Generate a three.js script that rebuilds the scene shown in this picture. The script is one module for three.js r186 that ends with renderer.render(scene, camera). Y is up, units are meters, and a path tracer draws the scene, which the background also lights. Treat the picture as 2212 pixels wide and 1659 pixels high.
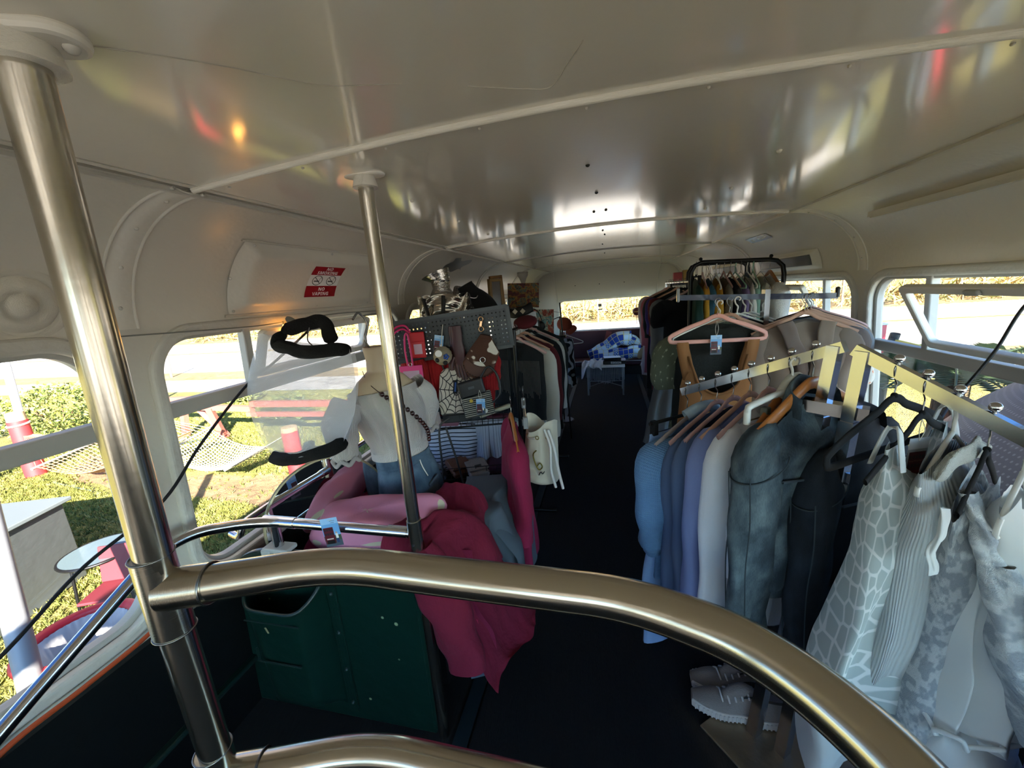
import * as THREE from 'three';
import { RoundedBoxGeometry } from 'three/addons/geometries/RoundedBoxGeometry.js';
import { mergeGeometries, mergeVertices, toCreasedNormals } from 'three/addons/utils/BufferGeometryUtils.js';
import { FontLoader } from 'three/addons/loaders/FontLoader.js';
import { TextGeometry } from 'three/addons/geometries/TextGeometry.js';
import { Sky } from 'three/addons/objects/Sky.js';

// ---------- camera, sky, sun, exposure ----------
const scene = new THREE.Scene();
const camera = new THREE.PerspectiveCamera(87.93, 4 / 3, 0.05, 500);
camera.position.set(0.03, 1.42, 0);
camera.up.set(0.0192, 0.9719, -0.2347);
camera.lookAt(0.03 - 0.2374, 1.42 - 0.2236, -0.9453);
const renderer = new THREE.WebGLRenderer({ antialias: true });
renderer.toneMapping = THREE.LinearToneMapping;
renderer.toneMappingExposure = 3.35;
renderer.shadowMap.enabled = true;
const TO_SUN = new THREE.Vector3(0.56, 0.39, 0.73).normalize();
const sky = new Sky();
sky.scale.setScalar(1000);
sky.material.uniforms.turbidity.value = 5;
sky.material.uniforms.rayleigh.value = 0.8;
sky.material.uniforms.mieCoefficient.value = 0.004;
sky.material.uniforms.mieDirectionalG.value = 0.7;
sky.material.uniforms.sunPosition.value.copy(TO_SUN);
sky.name = 'sky';
scene.add(sky);
scene.environmentIntensity = 0.4;
const sun = new THREE.DirectionalLight(new THREE.Color().setRGB(1, 0.89, 0.74), 16.0);
sun.position.copy(TO_SUN).multiplyScalar(40);
sun.name = 'sun';
sun.castShadow = true;
Object.assign(sun.shadow.camera, { left: -30, right: 30, top: 30, bottom: -30, near: 1, far: 120 });
sun.shadow.mapSize.set(4096, 4096);
scene.add(sun);

// ---------- helpers ----------
const V = (x, y, z) => new THREE.Vector3(x, y, z);
const PI = Math.PI, { sin, cos, abs, min, max, sqrt, pow, floor, hypot } = Math;
const lerp = (a, b, t) => a + (b - a) * t, clamp = (x, a = 0, b = 1) => min(b, max(a, x));
const smooth = (a, b, x) => { const t = clamp((x - a) / (b - a)); return t * t * (3 - 2 * t); };
function rng(s) { let a = s * 2654435761 >>> 0; return () => { a = a + 0x6D2B79F5 | 0; let t = Math.imul(a ^ a >>> 15, 1 | a); t = t + Math.imul(t ^ t >>> 7, 61 | t) ^ t; return ((t ^ t >>> 14) >>> 0) / 4294967296; }; }
const hash = (x, y, s = 0) => { let h = Math.imul(x | 0, 374761393) + Math.imul(y | 0, 668265263) + Math.imul(s | 0, 974634777) | 0; h = Math.imul(h ^ h >>> 13, 1274126177); return ((h ^ h >>> 16) >>> 0) / 4294967296; };
function vnoise(x, y, p, s = 0) { // tileable with period p
  const xi = floor(x), yi = floor(y), fx = x - xi, fy = y - yi, w = (n) => ((n % p) + p) % p;
  const u = fx * fx * (3 - 2 * fx), v = fy * fy * (3 - 2 * fy);
  return lerp(lerp(hash(w(xi), w(yi), s), hash(w(xi + 1), w(yi), s), u), lerp(hash(w(xi), w(yi + 1), s), hash(w(xi + 1), w(yi + 1), s), u), v);
}
const fbm = (x, y, p, s, o = 3) => { let a = 0, k = 0.5, n = 0; for (let i = 0; i < o; i++) { a += k * vnoise(x * (1 << i), y * (1 << i), p << i, s + i); n += k; k /= 2; } return a / n; };
function tex(n, fn, srgb = false, repeat = 1) { // fn(u, v) -> number or [r, g, b] in 0..1
  const d = new Uint8Array(n * n * 4);
  for (let j = 0; j < n; j++) for (let i = 0; i < n; i++) {
    const c = fn((i + 0.5) / n, (j + 0.5) / n), q = (j * n + i) * 4, a = Array.isArray(c);
    for (let k = 0; k < 3; k++) d[q + k] = clamp(a ? c[k] : c) * 255;
    d[q + 3] = a && c.length > 3 ? clamp(c[3]) * 255 : 255;
  }
  const t = new THREE.DataTexture(d, n, n, THREE.RGBAFormat);
  t.wrapS = t.wrapT = THREE.RepeatWrapping; t.magFilter = THREE.LinearFilter; t.minFilter = THREE.LinearMipmapLinearFilter; t.generateMipmaps = true;
  t.repeat.set(repeat, repeat);
  if (srgb) t.colorSpace = THREE.SRGBColorSpace;
  t.needsUpdate = true;
  return t;
}
const rep = (t, r, r2 = r) => { const c = t.clone(); c.repeat.set(r, r2); c.needsUpdate = true; return c; };
function canvasTex(w, h, draw) {
  const c = document.createElement('canvas'); c.width = w; c.height = h;
  draw(c.getContext('2d'), w, h);
  const t = new THREE.CanvasTexture(c); t.colorSpace = THREE.SRGBColorSpace; return t;
}
const mat = (color, o = {}) => new THREE.MeshPhysicalMaterial({ color: new THREE.Color(color), roughness: 0.6, side: THREE.DoubleSide, ...o });
// names, things and parts
const taken = {};
function numbered(n) { taken[n] = (taken[n] ?? -1) + 1; return taken[n] ? n + '_' + String(taken[n]).padStart(3, '0') : n; }
function meta(o, label, category, group) { o.userData.label = label; o.userData.category = category; if (group) o.userData.group = group; return o; }
function thing(name, label, category, pos = [0, 0, 0], turn = 0, group) {
  const o = new THREE.Group(); o.name = numbered(name); o.position.set(...pos); o.rotation.y = turn; scene.add(o); return meta(o, label, category, group);
}
function part(name, geo, m, parent, label) {
  const g = Array.isArray(geo) ? merge(geo) : geo;
  const o = new THREE.Mesh(g, m); o.name = name; o.castShadow = o.receiveShadow = true; parent.add(o); if (label) o.userData.label = label; return o;
}
function one(name, geo, m, label, category, group, pos) {
  const o = part(numbered(name), geo, m, scene); if (pos) o.position.set(...pos); return meta(o, label, category, group);
}
function struct(name, geo, m) { let o; if (geo) o = part(name, geo, m, scene); else { o = new THREE.Group(); o.name = name; scene.add(o); } o.userData.kind = 'structure'; return o; }
function dup(src, pos, turn, label, group) {
  const o = src.clone(); o.name = numbered(src.name.replace(/_\d{3}$/, '')); o.userData = { ...src.userData }; scene.add(o); if (pos) o.position.set(...pos); if (turn !== undefined) o.rotation.y = turn;
  if (label) o.userData.label = label; if (group) o.userData.group = group; return o;
}
// geometry
function merge(list) {
  const l = list.flat(3).map((g) => { const n = g.index ? g.toNonIndexed() : g; for (const k of Object.keys(n.attributes)) if (!['position', 'normal', 'uv'].includes(k)) n.deleteAttribute(k); return n; });
  return l.length === 1 ? l[0] : mergeGeometries(l);
}
const box = (w, h, d, x = 0, y = 0, z = 0) => new THREE.BoxGeometry(w, h, d).translate(x, y, z);
const rbox = (w, h, d, r, x = 0, y = 0, z = 0, s = 2) => new RoundedBoxGeometry(w, h, d, s, min(r, w / 2.01, h / 2.01, d / 2.01)).translate(x, y, z);
const ball = (r, x = 0, y = 0, z = 0, a = 14, b = 10) => new THREE.SphereGeometry(r, a, b).translate(x, y, z);
const cyl = (r1, r2, h, x = 0, y = 0, z = 0, s = 20, open = false) => new THREE.CylinderGeometry(r1, r2, h, s, 1, open).translate(x, y, z);
const P3 = (p) => p.isVector3 ? p : V(...p);
function rod(a, b, r, s = 10, r2 = r) { // cylinder from a to b
  a = P3(a); b = P3(b); const d = b.clone().sub(a), g = new THREE.CylinderGeometry(r2, r, d.length(), s);
  g.applyQuaternion(new THREE.Quaternion().setFromUnitVectors(V(0, 1, 0), d.normalize())); const m = a.clone().add(b).multiplyScalar(0.5); return g.translate(m.x, m.y, m.z);
}
function beam(a, b, w, h, up = [0, 1, 0], r = 0) { // box section from a to b; w sideways, h along up
  a = P3(a); b = P3(b); const d = b.clone().sub(a), L = d.length(); d.normalize(); const s = V(0, 0, 0).crossVectors(d, P3(up)).normalize(), u = V(0, 0, 0).crossVectors(s, d);
  const g = r ? rbox(w, h, L, r) : box(w, h, L); g.applyMatrix4(new THREE.Matrix4().makeBasis(s, u, d.clone().negate())); const m = a.clone().add(b).multiplyScalar(0.5); return g.translate(m.x, m.y, m.z);
}
const curve = (pts, closed = false, t = 0.5) => new THREE.CatmullRomCurve3(pts.map(P3), closed, 'catmullrom', t);
const tube = (pts, r, n = 24, s = 8, closed = false, t = 0.5) => new THREE.TubeGeometry(curve(pts, closed, t), n, r, s, closed);
function path(pts, rad) { // straight runs joined by rounded bends
  pts = pts.map(P3); const c = new THREE.CurvePath(); let p = pts[0];
  for (let i = 1; i < pts.length - 1; i++) {
    const a = pts[i - 1], b = pts[i], d = pts[i + 1], r = min(rad, a.distanceTo(b) * 0.49, b.distanceTo(d) * 0.49);
    const q1 = b.clone().lerp(a, r / b.distanceTo(a)), q2 = b.clone().lerp(d, r / b.distanceTo(d));
    if (q1.distanceTo(p) > 1e-5) c.add(new THREE.LineCurve3(p, q1)); c.add(new THREE.QuadraticBezierCurve3(q1, b, q2)); p = q2;
  }
  c.add(new THREE.LineCurve3(p, pts.at(-1))); return c;
}
const pipe = (pts, rad, r, n = 40, s = 14) => new THREE.TubeGeometry(path(pts, rad), n, r, s);
const lathe = (pts, s = 24) => new THREE.LatheGeometry(pts.map(([x, y]) => new THREE.Vector2(x, y)), s);
function grid(nu, nv, fn, su = 1, sv = 1, closed = false) { // fn(u, v) -> [x, y, z]; uv = (u * su, v * sv)
  const p = [], t = [], ix = [];
  for (let j = 0; j <= nv; j++) for (let i = 0; i <= nu; i++) { const u = i / nu, v = j / nv; p.push(...fn(closed && i === nu ? 0 : u, v)); t.push(u * su, v * sv); }
  for (let j = 0; j < nv; j++) for (let i = 0; i < nu; i++) { const a = j * (nu + 1) + i, b = a + nu + 1; ix.push(a, b, a + 1, b, b + 1, a + 1); }
  const g = new THREE.BufferGeometry(); g.setAttribute('position', new THREE.Float32BufferAttribute(p, 3)); g.setAttribute('uv', new THREE.Float32BufferAttribute(t, 2)); g.setIndex(ix); g.computeVertexNormals();
  if (closed) { const n = g.attributes.normal; for (let j = 0; j <= nv; j++) { const a = j * (nu + 1), b = a + nu, m = V(n.getX(a) + n.getX(b), n.getY(a) + n.getY(b), n.getZ(a) + n.getZ(b)).normalize(); n.setXYZ(a, m.x, m.y, m.z); n.setXYZ(b, m.x, m.y, m.z); } }
  return g;
}
function rrect(x0, y0, x1, y1, r, P = THREE.Shape) {
  const s = new P(); s.moveTo(x0 + r, y0); s.lineTo(x1 - r, y0); s.absarc(x1 - r, y0 + r, r, -PI / 2, 0); s.lineTo(x1, y1 - r); s.absarc(x1 - r, y1 - r, r, 0, PI / 2); s.lineTo(x0 + r, y1); s.absarc(x0 + r, y1 - r, r, PI / 2, PI); s.lineTo(x0, y0 + r); s.absarc(x0 + r, y0 + r, r, PI, 1.5 * PI); return s;
}
const poly = (pts) => new THREE.Shape(pts.map(([x, y]) => new THREE.Vector2(x, y)));
const extr = (shape, depth, bevel = 0, seg = 2, cs = 10) => new THREE.ExtrudeGeometry(shape, { depth: depth - 2 * bevel, bevelEnabled: bevel > 0, bevelThickness: bevel, bevelSize: bevel, bevelOffset: -bevel, bevelSegments: seg, curveSegments: cs }).translate(0, 0, bevel);
function at(g, x, y, z, ry = 0, rx = 0, rz = 0) { if (rz) g.rotateZ(rz); if (rx) g.rotateX(rx); if (ry) g.rotateY(ry); return g.translate(x, y, z); }
function flip(g) { // reverse the winding after a mirrored placement
  g = g.index ? g.toNonIndexed() : g;
  for (const a of Object.values(g.attributes)) { const n = a.itemSize, s = a.array; for (let i = 0; i < a.count; i += 3) for (let k = 0; k < n; k++) { const p = (i + 1) * n + k, q = (i + 2) * n + k, t = s[p]; s[p] = s[q]; s[q] = t; } }
  return g;
}
function basis(g, X, Y, Z, o) { const m = new THREE.Matrix4().makeBasis(P3(X), P3(Y), P3(Z)).setPosition(P3(o)); g.applyMatrix4(m); return m.determinant() < 0 ? flip(g) : g; }

// ---------- textures and materials ----------
const T = {
  peel: tex(256, (u, v) => fbm(u * 48, v * 48, 48, 3, 2)),
  rough: tex(256, (u, v) => fbm(u * 8, v * 8, 8, 11, 4)),
  weave: tex(128, (u, v) => 0.5 + 0.25 * sin(u * PI * 64) * sin(v * PI * 64) + 0.25 * (hash(u * 128, v * 128, 5) - 0.5)),
  knit: tex(128, (u, v) => { const c = (u * 16) % 1, r = (v * 16 + abs(c - 0.5)) % 1; return 0.25 + 0.75 * sin(r * PI) * (0.4 + 0.6 * sin(c * PI)); }),
  rib: tex(128, (u) => 0.5 + 0.5 * sin(u * PI * 32)),
  fluff: tex(256, (u, v) => 0.5 * hash(u * 256, v * 256, 7) + 0.5 * fbm(u * 32, v * 32, 32, 9, 2)),
  brush: tex(256, (u, v) => fbm(u * 4, v * 128, 128, 21, 2)),
};
const paint = (c, o = {}) => mat(c, { roughness: 0.42, bumpMap: rep(T.peel, 2.2), bumpScale: 0.0006, ...o });
const M = {
  wall: paint('#dcd5c6', { roughness: 0.4, clearcoat: 0.3, clearcoatRoughness: 0.25 }),
  ceiling: paint('#dcd5c6', { roughness: 0.24, clearcoat: 1, clearcoatRoughness: 0.09, bumpScale: 0.00012, bumpMap: rep(T.peel, 2.0) }),
  bead: paint('#e6e0d3', { roughness: 0.35 }),
  rim: paint('#d2cdc1', { roughness: 0.5, bumpMap: rep(T.rough, 6), bumpScale: 0.004 }),
  gap: mat('#1c1c1c', { roughness: 0.9 }),
  frame: mat('#b9b6ae', { roughness: 0.4 }),
  glass: mat('#ffffff', { transmission: 1, thickness: 0, roughness: 0, ior: 1.45 }),
  floor: mat('#050506', { roughness: 0.95, bumpMap: rep(T.fluff, 3), bumpScale: 0.002 }),
  runner: mat('#05070b', { roughness: 1, bumpMap: rep(T.fluff, 4), bumpScale: 0.003 }),
  lino: mat('#12252c', { roughness: 0.55 }),
  darkpanel: mat('#070808', { roughness: 0.5, bumpMap: rep(T.peel, 2), bumpScale: 0.0004 }),
  green: mat('#08261f', { roughness: 0.3, bumpMap: rep(T.rough, 3), bumpScale: 0.0012, clearcoat: 0.2 }),
  steel: mat('#c9c2b4', { metalness: 1, roughness: 0.2, bumpMap: rep(T.brush, 1, 1), bumpScale: 0.00006 }),
  chrome: mat('#c4c5c9', { metalness: 1, roughness: 0.13 }),
  chromedull: mat('#d6d6d8', { metalness: 1, roughness: 0.14 }),
  wire: mat('#8c8c8c', { metalness: 1, roughness: 0.25 }),
  black: mat('#0c0c0d', { roughness: 0.5 }),
  blackfur: mat('#060606', { roughness: 1, bumpMap: rep(T.fluff, 12), bumpScale: 0.006, sheen: 0.3, sheenRoughness: 0.6 }),
  blackmetal: mat('#121213', { roughness: 0.35, metalness: 0.3 }),
  maroon: mat('#4a2024', { roughness: 0.5, bumpMap: rep(T.peel, 3), bumpScale: 0.0008 }),
  white: mat('#e6e4df', { roughness: 0.5 }),
  screw: mat('#cfcabf', { roughness: 0.35 }),
};
const fabric = (c, o = {}) => mat(c, { roughness: 0.9, bumpMap: T.weaveF, bumpScale: 0.0008, sheen: 0.2, sheenRoughness: 0.7, ...o });
T.weaveF = rep(T.weave, 14); T.knitF = rep(T.knit, 10); T.ribF = rep(T.rib, 6); T.fluffF = rep(T.fluff, 5);

// ---------- the bus: upper deck ----------
const Z0 = -7.0, Z1 = 3.7;                        // far end wall and end wall behind the viewer
const RIBS = [-6.66, -5.19, -3.72, -2.25, -0.78, 0.69, 2.16];
const CX = 0.873, CY = 1.695, WX = 1.19, WY = 1.4, RISE = 0.035;
const arch = (x) => CY + RISE * (1 - (x / CX) ** 2);
const cove = (t, s, o = 0) => { const a = t * PI / 2; return [s * (CX + (WX - CX + o) * cos(a)), WY + (CY - WY + o) * sin(a)]; };
const WN = V(1.42, 0.1, 0).normalize(), WS = hypot(1.42, 0.1) / 1.42;       // wall leans in by 0.1 over 1.42
const wallX = (y) => 1.29 - 0.1 * y / 1.42;
// local (s = -z, t = up the slope, n = outward) of a side wall to world
const wallBasis = (g, side, n = 0) => basis(g, [0, 0, -1], [side * -0.1 / 1.4235, 1.42 / 1.4235, 0], [side * 1.42 / 1.4235, 0.1 / 1.4235, 0], [side * (1.29 + n), 0, 0]);
const ends = [Z0, ...RIBS, Z1];
const bays = ends.slice(0, -1).map((a, i) => [a, ends[i + 1]]);

{ const f = struct('floor', box(2.6, 0.06, Z1 - Z0 + 0.1, 0, -0.03, (Z0 + Z1) / 2), M.floor);
  part('carpet_runner', rbox(0.875, 0.008, 6.6, 0.003, 0.005, 0.004, -3.55), M.runner, f, 'dark navy carpet runner along the aisle');
  for (const s of [-1, 1]) part('floor_edging', box(0.05, 0.006, 6.2, s * 0.47 + 0.005, 0.003, -3.8), M.lino, f, 'teal lino strip beside the runner'); }

// ceiling panels, cove panels and cover strips
{ const c = struct('ceiling');
  for (const [a, b] of bays) {
    const e = 0.004, L = b - a - 2 * e;
    part('panel', grid(24, 10, (u, v) => { const x = lerp(-CX + 0.013, CX - 0.003, u); return [x, arch(x), b - e - v * L]; }, 1.75, L), M.ceiling, c);
  }
  for (const z of RIBS) {
    const pts = []; for (let i = 0; i <= 24; i++) { const x = lerp(-CX + 0.01, CX - 0.01, i / 24); pts.push([x, arch(x) - 0.002, z]); }
    part('cover_strip', new THREE.TubeGeometry(curve(pts), 48, 0.0075, 8).scale(1, 1, 1), M.bead, c);
    const sc = []; for (let i = 0; i < 9; i++) { const x = -0.8 + i * 0.2; for (const q of [-0.035]) sc.push(ball(0.0032, x, arch(x) - 0.0005, z + q, 8, 5)); }
    part('screws', sc, M.screw, c);
  }
  part('edge_strip', beam([CX, CY - 0.002, Z0], [CX, CY - 0.002, Z1], 0.012, 0.01), M.bead, c, 'raised pale strip between ceiling and right cove');
  part('edge_channel', [beam([-CX + 0.006, CY + 0.034, Z0], [-CX + 0.006, CY + 0.034, Z1], 0.05, 0.006), beam([-CX + 0.03, CY + 0.017, Z0], [-CX + 0.03, CY + 0.017, Z1], 0.006, 0.03), beam([-CX - 0.018, CY + 0.017, Z0], [-CX - 0.018, CY + 0.017, Z1], 0.006, 0.03)], M.wall, c, 'open channel behind the seam of ceiling and left cove');
  part('edge_strip', beam([-CX - 0.014, CY - 0.004, Z0], [-CX - 0.014, CY - 0.004, Z1], 0.012, 0.008), M.bead, c);
  const outer = []; for (let i = 0; i <= 12; i++) outer.push(cove(i / 12, -1, 0.05)); for (let i = 1; i < 12; i++) { const x = lerp(-CX, CX, i / 12); outer.push([x, arch(x) + 0.06]); } for (let i = 12; i >= 0; i--) outer.push(cove(i / 12, 1, 0.05));
  part('roof_skin', grid(outer.length - 1, 1, (u, v) => { const p = outer[Math.round(u * (outer.length - 1))]; return [p[0], p[1], lerp(Z0 - 0.06, Z1 + 0.06, v)]; }, 3, 8), M.maroon, c);
}
// side walls: lower flat part with window openings, cove above
const WB = 0.6 * WS, WT = 1.372 * WS, WR = 0.115;
function windowSpan(a, b) { return [-b + 0.062, -a - 0.062]; }     // along s = -z
const WIN = { left: [], right: [] };
for (const [side, name] of [[-1, 'left'], [1, 'right']]) {
  const w = struct('wall_' + name);
  const sh = new THREE.Shape([[-Z1, 0], [-Z0, 0], [-Z0, WY * WS], [-Z1, WY * WS]].map(([x, y]) => new THREE.Vector2(x, y)));
  for (const [a, b] of bays) if (b - a > 0.6) { const [s0, s1] = windowSpan(a, b); sh.holes.push(rrect(s0, WB, s1, WT, WR, THREE.Path)); WIN[name].push([s0, s1]); }
  const g = wallBasis(extr(sh, 0.045, 0, 1, 12), side); part('panel', g, M.wall, w);
  part('lower_panel', wallBasis(box(Z1 - Z0, 0.545, 0.02, (-Z0 - Z1) / 2, 0.2725, -0.012), side), M.darkpanel, w, 'black lower lining below the windows');
  part('lining_moulding', wallBasis(rbox(Z1 - Z0, 0.02, 0.03, 0.008, (-Z0 - Z1) / 2, 0.2, -0.03), side), M.green, w, 'dark green moulding along the lower lining');
  for (const [a, b] of bays) { const L = b - a - 0.006; part('cove_panel', grid(6, 14, (u, v) => { const p = cove(v, side); return [p[0], p[1], b - 0.003 - u * L]; }, L, 0.5), M.wall, w); }
  for (const z of RIBS) {
    const n = 18, half = 0.034;
    part('rib', grid(4, n, (u, v) => { const p = cove(v, side, -0.006 * sin(u * PI)); return [p[0], p[1], z + lerp(-half, half, u)]; }, 0.07, 0.5), M.bead, w);
    for (const q of [-half, half]) part('rib_edge', new THREE.TubeGeometry(curve(Array.from({ length: 13 }, (_, i) => [...cove(i / 12, side, -0.002), z + q])), 24, 0.004, 6), M.bead, w);
    part('rib_screws', [0.12, 0.35, 0.6, 0.85].map((t) => { const p = cove(t, side, -0.006); return ball(0.005, p[0], p[1], z, 8, 5); }), M.screw, w);
  }
}
// end walls
function crossShape(o = 0.04) { const s = new THREE.Shape(); s.moveTo(-wallX(0) - o, 0); s.lineTo(-wallX(WY) - o, WY); for (let i = 0; i <= 10; i++) { const p = cove(i / 10, -1, o); s.lineTo(...p); } for (let i = 1; i < 10; i++) { const x = lerp(-CX, CX, i / 10); s.lineTo(x, arch(x) + o); } for (let i = 10; i >= 0; i--) s.lineTo(...cove(i / 10, 1, o)); s.lineTo(wallX(0) + o, 0); return s; }
struct('lower_deck', box(2.58, 2.2, Z1 - Z0 + 0.1, 0, -1.17, (Z0 + Z1) / 2), M.maroon);
const RW = [-0.78, 0.745, 0.70, 1.2];   // far window
{ const s = crossShape(); s.holes.push(rrect(RW[0], RW[2], RW[1], RW[3], 0.09, THREE.Path));
  const w = struct('wall_rear', extr(s, 0.05, 0).translate(0, 0, Z0 - 0.05), M.wall);
  const rim = rrect(RW[0] - 0.035, RW[2] - 0.035, RW[1] + 0.035, RW[3] + 0.035, 0.12); rim.holes.push(rrect(RW[0], RW[2], RW[1], RW[3], 0.09, THREE.Path));
  part('corner_strip', tube([[-0.86, 1.69, Z0 + 0.012], [-0.84, 1.5, Z0 + 0.012], [-0.81, 1.2, Z0 + 0.012]], 0.007), M.bead, w);
  part('corner_strip', tube([[0.86, 1.69, Z0 + 0.012], [0.83, 1.5, Z0 + 0.012], [0.8, 1.2, Z0 + 0.012]], 0.007), M.bead, w);
  for (const x of [-0.5, -0.1, 0.3]) part('screw', ball(0.008, x, 1.45, Z0, 8, 6), M.gap, w);
  const n = struct('window_rear'); part('window_frame', extr(rim, 0.03, 0.008).translate(0, 0, Z0 - 0.005), M.bead, n);
  part('pane', box(RW[1] - RW[0], RW[3] - RW[2], 0.004, (RW[0] + RW[1]) / 2, (RW[2] + RW[3]) / 2, Z0 - 0.03), M.glass, n);
  const v = [-0.66, 0.71]; part('stay', [beam([v[0] + 0.02, 0.82, Z0 + 0.03], [v[0] + 0.13, 0.715, Z0 + 0.04], 0.02, 0.02), beam([v[0] + 0.05, 0.72, Z0 + 0.05], [v[0] + 0.16, 0.76, Z0 + 0.03], 0.018, 0.02)], M.frame, n, 'pale metal window stay'); }
{ const s = crossShape(); for (const q of [-1, 1]) s.holes.push(rrect(q < 0 ? -1.02 : 0.04, 0.5, q < 0 ? -0.04 : 1.02, 1.5, 0.12, THREE.Path));
  struct('wall_front', extr(s, 0.05, 0).translate(0, 0, Z1), M.wall);
  for (const q of [-1, 1]) struct('window_' + (q < 0 ? 21 : 22), box(0.98, 1.0, 0.004, q * 0.53, 1.0, Z1 + 0.02), M.glass); }

// ---------- windows ----------
let winNo = 0;
const TR = { left: 1.155, right: 1.065 };
for (const [side, name] of [[-1, 'left'], [1, 'right']]) for (const [s0, s1] of WIN[name]) {
  const w = struct('window_' + (++winNo)), tr = TR[name] * WS, B = (g) => wallBasis(g, side), zc = -(s0 + s1) / 2;
  const detailed = s1 > -0.7 && s0 < 5.2;
  const ring = rrect(s0 - 0.03, WB - 0.03, s1 + 0.03, WT + 0.03, WR + 0.03); ring.holes.push(rrect(s0 + 0.006, WB + 0.006, s1 - 0.006, WT - 0.006, WR - 0.006, THREE.Path));
  part('window_seal', B(extr(ring, 0.028, 0.011, 3, 12).translate(0, 0, -0.016)), M.rim, w);
  const ring2 = rrect(s0 - 0.002, WB - 0.002, s1 + 0.002, WT + 0.002, WR); ring2.holes.push(rrect(s0 + 0.018, WB + 0.018, s1 - 0.018, WT - 0.018, WR - 0.018, THREE.Path));
  part('window_frame', B(extr(ring2, 0.03, 0.003, 1, 12).translate(0, 0, 0.012)), M.frame, w);
  part('transom', B(rbox(s1 - s0 - 0.01, 0.046, 0.034, 0.006, (s0 + s1) / 2, tr, 0.018)), M.frame, w);
  const h0 = s0 + 0.31, h1 = s1 - 0.33;
  for (const s of [h0, h1]) part('mullion', B(rbox(0.03, WT - tr, 0.03, 0.005, s, (WT + tr) / 2, 0.02)), M.frame, w);
  const pane = (a, b, c, d, n) => part('pane', B(box(b - a, d - c, 0.003, (a + b) / 2, (c + d) / 2, n)), M.glass, w);
  pane(s0 + 0.004, s1 - 0.004, WB + 0.004, tr, 0.034); pane(s0 + 0.004, h0, tr, WT - 0.004, 0.034); pane(h1, s1 - 0.004, tr, WT - 0.004, 0.034);
  // hopper vent, hinged at the transom and leaning in at the top
  const H = WT - tr - 0.04, hw = h1 - h0 - 0.035, tilt = name === 'right' ? 0.42 : 0.3, hs = rrect(-hw / 2, 0, hw / 2, H, 0.02); hs.holes.push(rrect(-hw / 2 + 0.028, 0.028, hw / 2 - 0.028, H - 0.028, 0.015, THREE.Path));
  const put = (g) => B(at(g, (h0 + h1) / 2, tr + 0.03, 0.005, 0, -tilt * -1 * -1));
  part('vent_frame', put(extr(hs, 0.026, 0.005)), M.bead, w);
  part('vent_pane', put(box(hw - 0.05, H - 0.05, 0.003, 0, H / 2, 0.013)), M.glass, w);
  if (detailed) part('vent_handle', put(rbox(0.05, 0.018, 0.014, 0.005, 0, H - 0.012, -0.008)), M.frame, w);
}

// ---------- poles and rails ----------
{ const t = thing('stair_rail', 'brushed steel floor to ceiling pole with two bent guard rails round the stairwell', 'handrail', [-0.585, 0, -0.354]);
  const o = (x, y, z) => [x + 0.585, y, z + 0.354], top = o(-0.556, 1.712, -0.354), mid = o(-0.592, 1.06, -0.354), r = 0.0225;
  const dir = V(...top).sub(V(...mid)), bot = [0.006, 0, 0];
  part('pole', rod([mid[0], 1.04, mid[2]], top, r, 28), M.steel, t); part('pole', rod(bot, [mid[0], 1.06, mid[2]], r - 0.001, 28), M.steel, t);
  part('ceiling_flange', [at(extr(rrect(-0.062, -0.03, 0.062, 0.03, 0.029), 0.016, 0.006), top[0], 1.722, top[2], 0.5, PI / 2), cyl(0.029, 0.036, 0.03, top[0], 1.7, top[2])], M.bead, t);
  for (const a of [0.5 + PI, 0.5]) part('screw', ball(0.008, top[0] + 0.046 * cos(a), 1.707, top[2] - 0.046 * sin(a), 8, 6), M.screw, t);
  for (const [y, k] of [[1.047, 0], [0.694, 1]]) {
    const w = (x, z, dy = 0) => o(x, y + dy, z), rr = 0.0255;
    part('joint', [rod([mid[0] - 0.001, y - 0.07, 0], [mid[0] - 0.001, y + 0.055, 0], r + 0.003, 28), rod(w(-0.588, -0.354), w(-0.53, -0.375), rr + 0.003, 24)], M.steel, t, 'sleeve joint of the rail on the pole');
    for (const yy of [y + 0.055, y - 0.07]) part('joint_ring', new THREE.TorusGeometry(r + 0.003, 0.0016, 6, 28).rotateX(PI / 2).translate(mid[0] - 0.001, yy, 0), M.wire, t);
    part('joint_ring', at(new THREE.TorusGeometry(rr + 0.003, 0.0016, 6, 28), ...w(-0.53, -0.375), PI / 2 + 0.3), M.wire, t);
    part('screw', ball(0.006, ...w(-0.545, -0.362, -0.02), 8, 6), M.wire, t);
    const pts = [w(-0.58, -0.357), w(-0.365, -0.432, 0.006), w(0.05, -0.43), w(0.155, -0.39), w(0.205, -0.345), w(0.245, -0.28), w(0.262, -0.18), w(0.265, 0.12)];
    part('guard_rail', pipe(pts, 0.075, rr, 120, 22), M.steel, t, k ? 'lower bent steel rail' : 'upper bent steel rail');
  } }
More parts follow.
